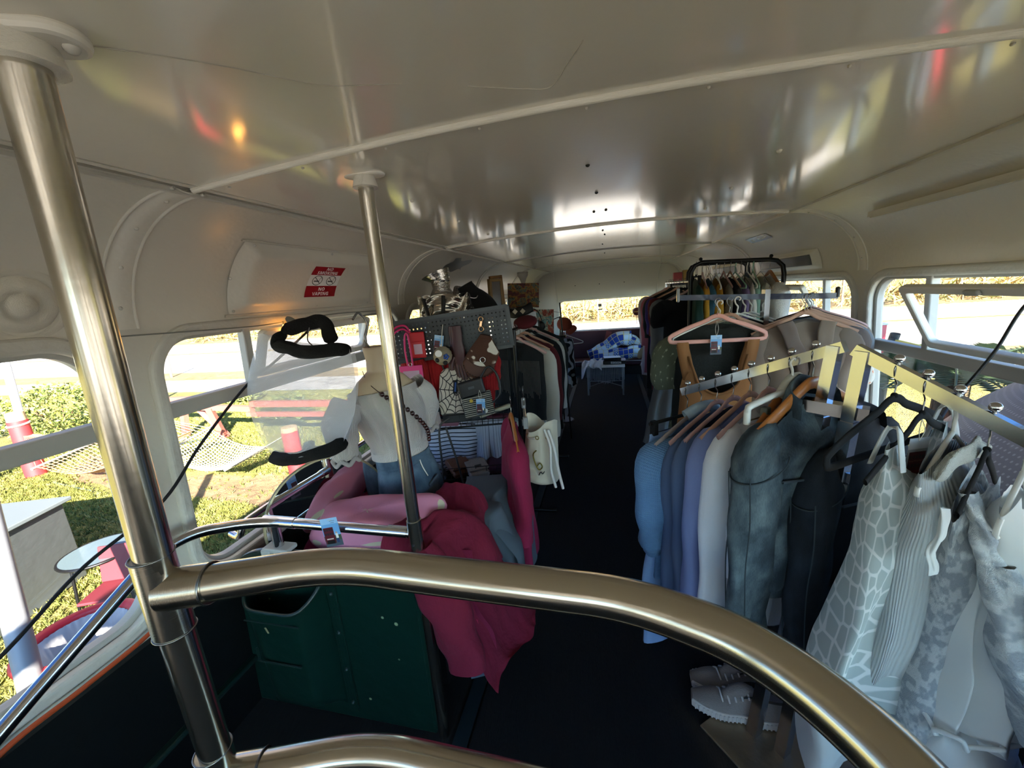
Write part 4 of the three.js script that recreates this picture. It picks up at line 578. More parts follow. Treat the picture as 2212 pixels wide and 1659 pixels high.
{ const t = thing('teddy', 'cream teddy bear sitting on the side seat', 'plush toy', [0.55, 0.375, -5.55], 0.2), m = fabric('#c3ab86', { bumpMap: T.fluffF, bumpScale: 0.008 });
  part('body', ball(0.1, 0, 0.1, 0).scale(1, 1.1, 0.9), m, t); const h = part('head', ball(0.085, -0.01, 0.26, 0.02), m, t); for (const s of [-1, 1]) { part('ear', ball(0.03, s * 0.065 - 0.01, 0.33, 0.01), m, h); part('eye', ball(0.009, s * 0.03 - 0.01, 0.275, 0.1, 8, 6), M.black, h); part('arm', at(ball(0.045).scale(1, 2, 1), s * 0.1, 0.14, 0.03, 0, 0, s * 0.5), m, t); part('leg', at(ball(0.05).scale(1, 1, 1.7), s * 0.07, 0.05, 0.1), m, t); } part('muzzle', ball(0.035, -0.01, 0.245, 0.095), m, h); part('nose', ball(0.01, -0.01, 0.255, 0.128, 8, 6), M.black, h); }
{ const qt = tex(256, (u, v) => { const a = floor(u * 6), b = floor(v * 6), fx = (u * 6) % 1, fy = (v * 6) % 1, k = hash(a, b, 17); if (fx < 0.1 || fy < 0.1) return [0.82, 0.75, 0.5]; if (k < 0.45) return [0.13, 0.25, 0.58]; if (k < 0.75) { const q = (floor(fx * 4) + floor(fy * 4)) % 2; return q ? [0.72, 0.78, 0.85] : [0.25, 0.4, 0.7]; } return [0.75, 0.8, 0.86]; }, true);
  const m = fabric('#ffffff', { map: rep(qt, 2.2), bumpMap: rep(T.fluff, 3), bumpScale: 0.004 }), t = thing('quilt', 'blue and yellow patchwork quilt heaped on the far bench', 'quilt', [0.1, 0.25, -6.55]);
  part('roll', limb([[-0.38, 0.1, 0.1], [-0.15, 0.18, 0.05], [0.1, 0.33, 0], [0.28, 0.33, -0.02]], 0.085, 0.12, { flat: 1, seed: 5, amp: 0.012, n: 30 }), m, t); part('fold', limb([[-0.3, 0.07, 0.16], [0, 0.1, 0.14], [0.25, 0.12, 0.1], [0.42, 0.12, 0.05]], 0.09, 0.1, { flat: 1.1, seed: 8, amp: 0.016 }), m, t); part('corner', limb([[0.2, 0.34, -0.02], [0.35, 0.28, 0.02], [0.43, 0.22, 0.05]], 0.1, 0.04, { flat: 0.5, seed: 9, amp: 0.006 }), m, t); }
{ const t = thing('fringed_table', 'low table with a white cord fringe round its top', 'table', [-0.02, 0, -5.4]);
  part('top', rbox(0.5, 0.03, 0.4, 0.008, 0, 0.395, 0), M.white, t); for (const [x, z] of [[-0.22, 0.17], [0.23, 0.17], [-0.22, -0.17], [0.23, -0.17]]) part('leg', rod([x, 0.385, z], [x, 0.005, z], 0.012, 8), mat('#9a9a98', { roughness: 0.5 }), t);
  const g = []; for (let i = 0; i < 46; i++) g.push(rod([-0.24 + i * 0.0107, 0.385, 0.203], [-0.24 + i * 0.0107, 0.16 + 0.05 * hash(i, 1) + 0.06 * abs(i / 23 - 1), 0.205], 0.0016, 4)); const f = part('fringe', g, mat('#c8c8cc'), t); f.userData.kind = 'stuff'; part('stretcher', [tube([[-0.22, 0.12, 0.17], [0, 0.15, 0], [0.23, 0.12, -0.17]], 0.005, 16, 6), tube([[0.23, 0.12, 0.17], [0, 0.15, 0], [-0.22, 0.12, -0.17]], 0.005, 16, 6)], mat('#9a9a98'), t); }
{ const bk = mat('#0d0d0f', { roughness: 0.35 }); const t = thing('book', 'thick black book with white capitals on the fringed table', 'book', [0.1, 0.412, -5.36]); part('cover', rbox(0.29, 0.045, 0.2, 0.004, 0, 0.023, 0), bk, t);
  const font = await new FontLoader().loadAsync('fonts/droid/droid_sans_bold.typeface.json'); globalThis.sceneFont = font;
  const txt = (s, size, d = 0.001) => { const g = new TextGeometry(s, { font, size, depth: d, curveSegments: 4 }); g.computeBoundingBox(); g.translate(-(g.boundingBox.max.x + g.boundingBox.min.x) / 2, -size / 2, 0); return g; };
  part('spine_lettering', txt('EDISON', 0.026).translate(0.02, 0.022, 0.1002), mat('#d6d6d6'), t);
  const b2 = thing('book', 'smaller black book with a pale cover on top of the thick book', 'book', [0.07, 0.459, -5.38], 0.1); part('cover', rbox(0.22, 0.03, 0.16, 0.004, 0, 0.016, 0), bk, b2); part('face', box(0.21, 0.002, 0.15, 0, 0.0318, 0), mat('#8fb3bd', { roughness: 0.3 }), b2);
  globalThis.txt3 = txt; }
{ const t = thing('plastic_bag', 'crumpled clear plastic bag drooping over the fringed table corner', 'bag', [-0.2, 0.413, -5.3]); part('film', grid(26, 20, (u, v) => { const x = lerp(-0.12, 0.14, u), z = lerp(-0.14, 0.2, v), o = smooth(0.08, 0.2, z) + smooth(0.04, 0.12, -x); return [x, 0.03 + 0.02 * sin(u * 14 + v * 3) + 0.015 * sin(v * 17 - u * 6) - 0.07 * o * o * 0.6, z + 0.01 * sin(u * 19)]; }), mat('#eceff0', { transmission: 0.45, roughness: 0.25, thickness: 0 }), t); }
{ const t = thing('hanging_ornament', 'brown and gold ball on a rod hanging in the far window', 'ornament', [0.485, 0.97, -6.85]); part('globe', ball(0.066, 0, 0, 0, 20, 14), mat('#54221a', { roughness: 0.35 }), t); part('band', new THREE.TorusGeometry(0.066, 0.006, 6, 28).rotateX(PI / 2), mat('#a9822f', { roughness: 0.35, metalness: 0.5 }), t); part('rod', rod([0, -0.2, 0], [0, 0.2, 0], 0.004, 6), mat('#6d3a34'), t); }
one('wire_line', tube([[-1.1, 1.1, -6.85], [-0.72, 1.03, -6.85], [-0.5, 1.09, -6.85], [-0.1, 0.99, -6.85], [0.2, 1.05, -6.85], [0.48, 1.16, -6.85], [0.62, 1.02, -6.85], [0.76, 0.9, -6.85]], 0.0035, 60, 5), mat('#3a3320'), 'thin dark wire strung across the far window', 'wire');
one('window_sticker', [box(0.06, 0.05, 0.001, -0.1, 1.1, -6.99), box(0.07, 0.02, 0.001, -0.1, 1.03, -6.99)], mat('#6a6d70'), 'small grey sticker in the middle of the far window', 'sticker');
{ const t = thing('locker', 'grey metal locker beside the far window', 'cabinet', [0.82, 0, -6.5]); part('body', rbox(0.36, 0.92, 0.3, 0.01, 0, 0.46, 0), mat('#33403f', { roughness: 0.5 }), t); part('lamp', ball(0.02, -0.12, 0.8, 0.155, 10, 8), HV.white, t); part('top', rbox(0.4, 0.02, 0.34, 0.005, 0, 0.93, 0), M.black, t); }

// ---------- mesh shelf rack with pegboard ----------
const RT = 0.26, RP = [-0.74, 0, -1.885], rk = (x, y, z = 0) => [RP[0] + x * cos(RT) + z * sin(RT), y, RP[2] - x * sin(RT) + z * cos(RT)];
{ const t = thing('mesh_shelf_rack', 'dark steel display rack with a pegboard head and wire basket shelves', 'display rack', RP, RT);
  const st = mat('#2c3033', { roughness: 0.4, metalness: 0.4 }), bw = 0.6, bh = 0.2, s = rrect(-bw / 2, -bh / 2, bw / 2, bh / 2, 0.004);
  for (let i = 0; i < 29; i++) for (let j = 0; j < 8; j++) { const h = new THREE.Path(); h.absarc(-0.28 + i * 0.02, -0.075 + j * 0.0215, 0.0042, 0, 2 * PI, true); s.holes.push(h); }
  const pb = part('pegboard', at(new THREE.ExtrudeGeometry(s, { depth: 0.003, bevelEnabled: false, curveSegments: 3 }), 0, 1.235, 0.0, 0, 0, 0.075), mat('#2a2d2f', { roughness: 0.35, metalness: 0.3 }), t, 'grey perforated steel board');
  const fr = (a, b) => part('board_frame', at(beam(a, b, 0.018, 0.022, [0, 0, 1]), 0, 1.235, 0, 0, 0, 0.075), mat('#3a3e40', { roughness: 0.35, metalness: 0.4 }), pb);
  fr([-0.3, 0.1, 0], [0.3, 0.1, 0]); fr([-0.3, -0.1, 0], [0.3, -0.1, 0]); fr([-0.3, -0.1, 0], [-0.3, 0.1, 0]); fr([0.3, -0.1, 0], [0.3, 0.1, 0]);
  for (const x of [-0.27, 0.285]) for (const z of [-0.02, -0.3]) part('upright', beam([x, 0, z], [x, z < -0.1 ? 1.0 : 1.16, z], 0.022, 0.022), st, t);
  for (const x of [-0.27, 0.285]) part('diagonal', beam([x, 1.14, -0.02], [x, 0.75, -0.3], 0.014, 0.014), st, t);
  for (const [y, x0, x1] of [[0.765, -0.27, 0.285], [0.475, -0.27, 0.285], [0.17, -0.27, 0.285]]) {
    const w = []; for (let i = 0; i <= 20; i++) { const x = lerp(x0, x1, i / 20); w.push(rod([x, y, -0.3], [x, y, 0.06], 0.0014, 5)); if (i % 2 === 0) { w.push(rod([x, y, 0.06], [x, y + 0.07, 0.075], 0.0014, 5)); } }
    for (const z of [-0.3, -0.2, -0.1, 0]) w.push(rod([x0, y, z], [x1, y, z], 0.0018, 5)); for (const h of [0.035, 0.07]) w.push(rod([x0, y + h, 0.06 + h * 0.21], [x1, y + h, 0.06 + h * 0.21], 0.002, 5));
    const b = part('basket_shelf', rod([x0 - 0.01, y, 0.06], [x1 + 0.01, y, 0.06], 0.005, 8), M.blackmetal, t); part('wires', w, M.blackmetal, b).userData.kind = 'stuff'; part('rail', rod([x0 - 0.01, y, -0.3], [x1 + 0.01, y, -0.3], 0.005, 8), M.blackmetal, b);
  } }
// items clipped to the pegboard: local coordinates of the rack
const pegThing = (name, label, cat, x, y, z) => thing(name, label, cat, rk(x, y, z), RT);
const pk = mat('#c9286a', { roughness: 0.4 }), pk2 = mat('#d8417f', { roughness: 0.4 }), redlea = mat('#b3131f', { roughness: 0.4 }), clear = mat('#d7b7c6', { roughness: 0.15, transmission: 0.3, thickness: 0 });
{ const t = pegThing('wallet', 'crimson leather wallet with a wrist strap on the pegboard', 'wallet', -0.165, 1.2, 0.03); part('body', rbox(0.072, 0.13, 0.016, 0.006), redlea, t); part('flap', rbox(0.074, 0.05, 0.019, 0.006, 0, 0.04, 0.001), redlea, t); part('window', box(0.04, 0.05, 0.001, 0, -0.02, 0.0086), clear, t); part('wrist_strap', tube([[-0.03, 0.06, 0], [-0.05, 0.1, 0.012], [-0.1, 0.09, 0.02], [-0.125, 0.03, 0.018], [-0.1, 0.07, 0.022], [-0.06, 0.085, 0.014]], 0.005, 40, 6, true), pk, t); }
{ const t = pegThing('card_holder', 'hot pink card holder with a clear window hanging on a lanyard', 'card holder', -0.21, 1.06, 0.05); part('pouch', rbox(0.115, 0.085, 0.008, 0.004), pk2, t); part('window', box(0.08, 0.045, 0.001, 0, -0.006, 0.0046), clear, t); part('lanyard', tube([[-0.012, 0.04, 0], [-0.016, 0.12, 0.005], [-0.01, 0.19, 0], [0.004, 0.2, 0], [0.01, 0.13, 0.005], [0.012, 0.04, 0]], 0.005, 40, 6), pk, t); part('clasp', [new THREE.TorusGeometry(0.008, 0.0018, 6, 14).translate(0, 0.048, 0.004)], M.chromedull, t); }
{ const t = pegThing('pompom_charm', 'cream fluffy ball charm with a white button and blue flower', 'charm', -0.045, 1.14, 0.055), fl = fabric('#c9b999', { bumpMap: rep(T.fluff, 10), bumpScale: 0.01 }); part('ball', grid(28, 20, (u, v) => { const a = u * 2 * PI, b = v * PI, r = 0.046 * (1 + 0.05 * sin(a * 7 + b * 5) * sin(b * 9)); return [r * sin(b) * cos(a), r * cos(b), r * sin(b) * sin(a)]; }, 0.3, 0.15, true), fl, t); part('button', at(cyl(0.017, 0.017, 0.006, 0, 0, 0, 18), -0.012, 0.018, 0.043, 0, PI / 2), HV.white, t); part('eye', ball(0.012, -0.022, -0.014, 0.036, 10, 8), M.black, t); part('eye', ball(0.012, 0.014, -0.03, 0.034, 10, 8), M.black, t); part('flower', Array.from({ length: 5 }, (_, i) => ball(0.007, 0.022 + 0.009 * cos(i * 1.257), 0.0 + 0.009 * sin(i * 1.257), 0.041, 8, 6)), mat('#23468c'), t); part('cord', tube([[0, 0.045, 0], [0.004, 0.09, -0.01], [0.012, 0.15, -0.035]], 0.002, 14, 5), stringM, t); }
swingTag('pale blue card tag clipped above the fluffy ball charm', rk(-0.062, 1.235, 0.035), RT, 0.0, -0.2, 0.95);
{ const t = pegThing('leather_gloves', 'pair of maroon leather gloves hanging from a pegboard hook', 'gloves', 0.02, 1.13, 0.035), m = mat('#3d1119', { roughness: 0.4 }); for (const [dx, dz] of [[0, 0], [0.012, 0.02]]) { const g = part('glove', at(limb([[0, 0.15, 0], [0.004, 0.05, 0], [0.01, -0.04, 0]], 0.026, 0.03, { flat: 0.35, seed: 3, amp: 0.002 }), dx, 0, dz), m, t); for (let i = 0; i < 4; i++) part('finger', at(limb([[-0.012 + i * 0.014, -0.035, 0], [-0.006 + i * 0.015, -0.085, 0], [-0.002 + i * 0.016, -0.125 + 0.012 * abs(i - 1.5), 0]], 0.009, 0.007, { flat: 0.8, seed: i, amp: 0.0006, n: 8, s: 8 }), dx, 0, dz), m, g); part('thumb', at(limb([[-0.018, -0.0, 0], [-0.034, -0.03, 0.004], [-0.036, -0.065, 0.006]], 0.01, 0.008, { flat: 0.8, seed: 7, amp: 0.0006, n: 8, s: 8 }), dx, 0, dz), m, g); } }
{ const cow = mat('#ffffff', { roughness: 0.85, map: rep(tex(256, (u, v) => { const k = smooth(0.47, 0.53, fbm(u * 4, v * 4, 4, 91, 3)); return [lerp(0.83, 0.28, k), lerp(0.8, 0.16, k), lerp(0.76, 0.1, k)]; }, true), 4), bumpMap: rep(T.fluff, 8), bumpScale: 0.002 }), br = mat('#4a2412', { roughness: 0.55 });
  const t = pegThing('cowhide_bag', 'brown and white cowhide pouch bag with a round metal badge', 'bag', 0.145, 1.13, 0.05); t.rotation.z = -0.25; const s = new THREE.Shape(); s.moveTo(-0.02, 0.1); s.lineTo(0.03, 0.1); s.lineTo(0.085, 0.03); s.lineTo(0.075, -0.07); s.quadraticCurveTo(0.03, -0.13, -0.03, -0.12); s.quadraticCurveTo(-0.08, -0.1, -0.085, -0.05); s.closePath(); part('body', extr(s, 0.05, 0.012, 3).translate(0, 0, -0.03), br, t);
  const f = new THREE.Shape(); f.moveTo(-0.018, 0.102); f.lineTo(0.03, 0.102); f.lineTo(0.088, 0.03); f.lineTo(0.08, -0.025); f.quadraticCurveTo(0.0, -0.09, -0.075, -0.02); f.lineTo(-0.06, 0.02); f.closePath(); part('flap', extr(f, 0.008, 0.003).translate(0, 0, 0.02), cow, t); part('badge', at(new THREE.TorusGeometry(0.013, 0.0025, 6, 20), 0.012, -0.02, 0.03), M.chromedull, t); part('lobster_clasp', [at(new THREE.TorusGeometry(0.012, 0.003, 6, 18), -0.02, 0.125, 0), at(rbox(0.014, 0.03, 0.006, 0.003), -0.026, 0.15, 0), at(new THREE.TorusGeometry(0.011, 0.0028, 6, 18), -0.03, 0.172, 0)], mat('#c9a07a', { metalness: 1, roughness: 0.25 }), t);
  const st = []; for (let i = 0; i < 14; i++) { const a = lerp(0.2, 2.9, i / 13); st.push(ball(0.003, -0.078 * cos(a) + 0.0, -0.055 - 0.055 * sin(a), 0.021, 6, 5)); } part('stitching', st, M.black, t); }
const redk = fabric('#9c0f14', { bumpMap: T.ribF, bumpScale: 0.003 });
{ const t = pegThing('red_jumper', 'bright red ribbed jumper draped behind the pegboard items', 'jumper', -0.03, 1.14, -0.02); part('body', cloth({ w: 0.25, hem: 0.22, L: 0.34, d: 0.02, drop: 0.0, nd: 0, nb: 0, seed: 501, amp: 0.012 }), redk, t); part('sleeve', limb([[-0.17, -0.02, 0.03], [-0.15, -0.15, 0.035], [-0.12, -0.33, 0.03]], 0.06, 0.05, { flat: 0.4, seed: 502 }), redk, t); part('sleeve', limb([[0.2, 0.0, 0.03], [0.21, -0.1, 0.035], [0.2, -0.2, 0.03]], 0.06, 0.05, { flat: 0.4, seed: 503 }), redk, t); }
{ const webT = canvasTex(256, 256, (c, w, h) => { c.fillStyle = '#cbbfae'; c.fillRect(0, 0, w, h); c.strokeStyle = '#1a1718'; c.lineWidth = 4; for (let i = 0; i < 12; i++) { c.beginPath(); c.moveTo(128, 110); c.lineTo(128 + 220 * Math.cos(i * PI / 6), 110 + 220 * Math.sin(i * PI / 6)); c.stroke(); } for (let r = 25; r < 220; r += 30) for (let i = 0; i < 12; i++) { const a = i * PI / 6, b = a + PI / 6; c.beginPath(); c.moveTo(128 + r * Math.cos(a), 110 + r * Math.sin(a)); c.quadraticCurveTo(128 + r * 0.82 * Math.cos(a + PI / 12), 110 + r * 0.82 * Math.sin(a + PI / 12), 128 + r * Math.cos(b), 110 + r * Math.sin(b)); c.stroke(); } c.fillStyle = '#14171c'; c.fillRect(105, 60, 28, 66); c.fillStyle = '#3b5f9c'; c.fillRect(113, 70, 12, 46); });
  const t = pegThing('web_tote', 'cream tote bag with a black web pattern standing in the top basket', 'bag', -0.0, 0.935, 0.01); const b = extr(rrect(-0.09, -0.13, 0.09, 0.13, 0.05), 0.07, 0.015, 3, 8).translate(0, 0, -0.035), p = b.attributes.position, uv = b.attributes.uv; for (let i = 0; i < p.count; i++) uv.setXY(i, p.getX(i) / 0.19 + 0.5, p.getY(i) / 0.27 + 0.5); part('body', at(b, 0, 0, 0, 0, -0.05, -0.15), fabric('#ffffff', { map: webT }), t); part('handle', tube([[-0.05, 0.11, 0], [-0.06, 0.2, 0.0], [0.02, 0.22, 0], [0.06, 0.11, 0]], 0.006, 30, 6), M.black, t); }
{ const t = pegThing('pouch', 'dark grey leather pouch hanging in front of the web tote', 'bag', 0.085, 0.975, 0.1), m = mat('#1d1e20', { roughness: 0.4 }); part('body', at(rbox(0.13, 0.085, 0.03, 0.012), 0, 0, 0, 0, 0, 0.2), m, t); part('label', at(box(0.03, 0.012, 0.002), 0, 0.005, 0.016, 0, 0, 0.2), mat('#45474a'), t); part('strap', tube([[0.05, 0.05, 0], [0.09, 0.1, 0], [0.13, 0.06, 0.01], [0.14, -0.03, 0.015], [0.1, -0.08, 0.01]], 0.006, 30, 6), m, t); }
{ const stp = rep(tex(64, (u, v) => (v * 8) % 1 < 0.5 ? 0.04 : 0.62, true), 20); const t = pegThing('striped_pouch', 'black and white striped pouch with small pins on the top basket', 'bag', 0.11, 0.89, 0.1), b = at(rbox(0.15, 0.12, 0.025, 0.01), 0, 0, 0, 0, -0.25, 0.14); part('body', b, fabric('#ffffff', { map: rep(tex(128, (u, v) => (v * 12) % 1 < 0.5 ? [0.05, 0.05, 0.06] : [0.62, 0.6, 0.55], true), 1) }), t); part('pin', at(cyl(0.009, 0.009, 0.004, 0, 0, 0, 14), -0.03, 0.025, 0.02, 0, PI / 2), mat('#c9a53a'), t); part('pin', at(cyl(0.012, 0.012, 0.004, 0, 0, 0, 14), 0.035, -0.03, 0.022, 0, PI / 2), HV.white, t); }
swingTag('blue and grey card hanging over the striped pouch', rk(0.125, 0.97, 0.135), RT, 0.05, -0.03, 0.9);
{ const t = pegThing('shoulder_bag', 'glossy black shoulder bag slumped at the basket end', 'bag', -0.16, 0.865, 0.06), m = mat('#0a0a0c', { roughness: 0.25 }); part('body', grid(26, 16, (u, v) => { const a = u * 2 * PI, b = v * PI; return [0.075 * sin(b) * cos(a) * (1 + 0.1 * sin(a * 3)), 0.065 * cos(b) + 0.01 * sin(a * 2 + b * 3), 0.05 * sin(b) * sin(a)]; }, 0.4, 0.2, true), m, t); part('buckle', rbox(0.05, 0.04, 0.006, 0.003, -0.01, -0.01, 0.052), mat('#3b4746', { metalness: 0.6, roughness: 0.3 }), t); part('strap', tube([[-0.02, 0.06, 0], [-0.04, 0.13, -0.01], [-0.01, 0.19, -0.02], [0.02, 0.12, -0.01], [0.04, 0.05, 0]], 0.005, 30, 6), m, t); }
one('price_card', at(box(0.038, 0.062, 0.001), ...rk(-0.1, 0.84, 0.12), RT, 0, 0.1), mat('#8d7f7c', { roughness: 0.5 }), 'mauve grey card with a slot leaning beside the black shoulder bag', 'tag');
// basket fillers
const bk = [['makeup_pouch', 'magenta glitter pouch lying in the top basket', '#8f2f72', -0.2, 0.79, 0.02, 0.12, 0.025, 0.07], ['makeup_pouch', 'pale green flat pouch lying in the top basket', '#8fae96', -0.13, 0.79, 0.03, 0.1, 0.02, 0.06], ['clutch_bag', 'charcoal quilted clutch lying along the top basket', '#2b2d2f', 0.03, 0.815, 0.03, 0.22, 0.045, 0.08], ['makeup_pouch', 'dusty rose pouch under the charcoal clutch', '#7c4a5a', -0.06, 0.787, 0.04, 0.12, 0.022, 0.06], ['folding_fan', 'cream and green folded fan lying in the top basket', '#b9b59a', 0.19, 0.835, 0.05, 0.17, 0.022, 0.03], ['makeup_pouch', 'black and pink slim case beside the folded fan', '#5b2036', 0.2, 0.795, 0.02, 0.13, 0.02, 0.05]];
bk.forEach(([n, l, c, x, y, z, w, h, d], i) => one(n, at(rbox(w, h, d, 0.009), ...rk(x, y, z), RT + 0.2 * (hash(i, 1, 7) - 0.5), 0, n === 'folding_fan' ? 0.25 : 0.1 * (hash(i, 2, 7) - 0.5)), mat(c, { roughness: 0.45, bumpMap: rep(T.weave, 3), bumpScale: 0.001 }), l, n === 'folding_fan' ? 'fan' : 'pouch'));
one('shoulder_strap', tube([rk(-0.04, 0.83, 0.1), rk(-0.09, 0.79, 0.13), rk(-0.098, 0.6, 0.13), rk(-0.1, 0.45, 0.13), rk(-0.07, 0.37, 0.13), rk(-0.02, 0.38, 0.13), rk(0.0, 0.45, 0.13), rk(-0.02, 0.6, 0.13), rk(-0.06, 0.79, 0.12)], 0.0055, 70, 6).scale(1, 1, 1), mat('#3b3633', { roughness: 0.6 }), 'long grey bag strap looping down over the basket shelves', 'strap');
wear('striped_shirt', 'white shirt with black stripes hanging behind the lower basket', 'shirt', rk(-0.06, 0.84, -0.1), RT, (t) => { part('body', cloth({ w: 0.2, hem: 0.2, L: 0.3, d: 0.03, drop: 0.02, nd: 0, nb: 0, seed: 511, amp: 0.012 }), fabric('#ffffff', { map: rep(tex(64, (u, v) => (v * 2) % 1 < 0.26 ? [0.08, 0.08, 0.1] : [0.75, 0.75, 0.8], true), 0.01, 22) }), t); });
wear('pale_shirt', 'white shirt with thin grey pinstripes beside the striped shirt', 'shirt', rk(0.15, 0.84, -0.08), RT, (t) => { part('body', cloth({ w: 0.08, hem: 0.09, L: 0.3, d: 0.03, drop: 0.02, nd: 0, nb: 0, seed: 521, amp: 0.012 }), fabric('#ffffff', { map: rep(tex(64, (u) => (u * 4) % 1 < 0.15 ? [0.35, 0.36, 0.4] : [0.72, 0.72, 0.76], true), 20, 0.01) }), t); });
{ const clutch = (label, c, x, y, z, turn, badge) => { const t = thing('clutch_bag', label, 'bag', rk(x, y, z), RT + turn), m = mat(c, { roughness: 0.4, bumpMap: rep(T.rough, 3), bumpScale: 0.002 }); part('body', at(rbox(0.11, 0.035, 0.15, 0.014), 0, 0.02, 0, 0, 0.25), m, t); part('flap', at(rbox(0.112, 0.012, 0.09, 0.005), 0, 0.042, 0.015, 0, 0.25), m, t); if (badge) part('badge', at(rbox(0.035, 0.003, 0.012, 0.001), 0, 0.047, 0.035, 0, 0.25), mat('#4b4640', { metalness: 0.6 }), t); };
  clutch('tan brown leather clutch in the middle basket', '#6b3f22', -0.035, 0.5, 0.0, 0.5, false); clutch('greige clutch with a small badge in the middle basket', '#8f8478', 0.06, 0.495, 0.02, 0.4, true);
  one('slipper', at(grid(20, 10, (u, v) => { const a = u * 2 * PI; return [0.04 * cos(a) * sqrt(1 - (1 - v) ** 2 * 0.4), 0.02 * v, 0.1 * sin(a) * (1 - 0.1 * v)]; }, 0.3, 0.1, true), ...rk(-0.15, 0.51, 0.02), RT - 0.4, -0.9), fabric('#ffffff', { map: rep(tex(64, (u, v) => ((u * 8 + v * 8) % 1 < 0.4) ? [0.25, 0.27, 0.3] : [0.68, 0.7, 0.74], true), 6) }), 'small patterned slipper at the end of the middle basket', 'slipper');
  one('folded_scarf', at(rbox(0.16, 0.05, 0.16, 0.02), ...rk(0.2, 0.51, -0.02), RT), fabric('#41182b'), 'plum folded scarf at the aisle end of the middle basket', 'scarf'); 
  for (let i = 0; i < 3; i++) one('shoe_box', rbox(0.15, 0.1, 0.2, 0.004).translate(...rk(-0.17 + i * 0.17, 0.225, -0.1)), mat(['#1f2023', '#26221f', '#1a1d22'][i]), ['black', 'dark brown', 'dark blue'][i] + ' shoe box in the lowest basket', 'box'); }

// ---------- pink dress, cream bag at the aisle end of the rack ----------
hang(hanger('wood', HV.wood, 'wooden hanger holding the hot pink dress'), [-0.375, 0.985, -1.56], 1.9);
wear('pink_dress', 'hot pink shirt dress with three-quarter sleeves', 'dress', [-0.375, 0.985, -1.56], 1.9, (t) => { const m = fabric('#860d39', { bumpMap: rep(T.fluff, 8), bumpScale: 0.001 }); part('body', cloth({ w: 0.17, hem: 0.2, L: 0.62, d: 0.05, drop: 0.08, seed: 531, amp: 0.014 }), m, t); for (const s of [-1, 1]) { const k = part('sleeve', slv(s, 0.165, 0.08, 0.36, 0.02, 0.07, 0.058, { seed: 533 + s }), m, t); part('cuff', slv(s, 0.182, 0.43, 0.03, 0, 0.062, 0.062, { seed: 535, amp: 0.001, n: 4 }), m, k); } });
hang(hanger('clip', HV.clear, 'clear clip hanger behind the wooden hanger on the rack end'), [-0.34, 1.0, -1.66], 1.8);
{ const t = thing('bucket_bag', 'cream drawstring bucket bag with white straps and gold script', 'bag', [-0.272, 0.6, -1.6], -0.15), m = fabric('#cfc7b4', { roughness: 0.7 }); t.rotation.z = -0.06;
  part('body', grid(48, 26, (u, v) => { const a = u * 2 * PI, r = lerp(0.078, 0.062, v) * (v < 0.1 ? pow(v / 0.1, 0.35) * 0.35 + 0.65 : 1), w = 1 + 0.12 * v * v * sin(a * 4) + 0.05 * v * sin(a * 9 + 1); return [r * w * cos(a) * 1.08, lerp(0, 0.27, v) + 0.03 * v * v * sin(a * 2 + 0.5), r * w * sin(a) * 0.8]; }, 0.5, 0.28, true), m, t); part('base', at(new THREE.CircleGeometry(0.055, 24), 0, 0.002, 0, 0, PI / 2).scale(1.08, 1, 0.8), m, t);
  for (const [a, b] of [[0.05, 0.02], [0.066, 0.035]]) part('strap', tube([[a - 0.02, 0.26, 0.05], [a + 0.012, 0.2, 0.075], [a + b, 0.1, 0.082], [a + b + 0.018, 0.02, 0.075]], 0.006, 24, 6), HV.white, t); part('drawcord', tube([[-0.06, 0.22, 0.02], [-0.04, 0.215, 0.05], [-0.01, 0.22, 0.062]], 0.004, 12, 6), HV.white, t);
  for (const x of [-0.045, 0.0, 0.04]) part('eyelet', at(new THREE.TorusGeometry(0.007, 0.002, 6, 14), x, 0.222, 0.056 - abs(x) * 0.35), mat('#9b8a55', { metalness: 0.8, roughness: 0.3 }), t);
  part('script', tube([[0.0, 0.17, 0.067], [-0.014, 0.15, 0.067], [-0.005, 0.115, 0.0685], [0.012, 0.085, 0.069], [0.026, 0.1, 0.067], [0.016, 0.115, 0.068], [0.004, 0.1, 0.0685]], 0.0028, 40, 5), mat('#7d6a1c', { metalness: 0.6, roughness: 0.4 }), t, 'gold script initial'); part('badge_words', [tube([[0.012, 0.06, 0.0695], [0.02, 0.075, 0.069], [0.028, 0.068, 0.0685], [0.036, 0.08, 0.067]], 0.002, 14, 5)], M.black, t); }
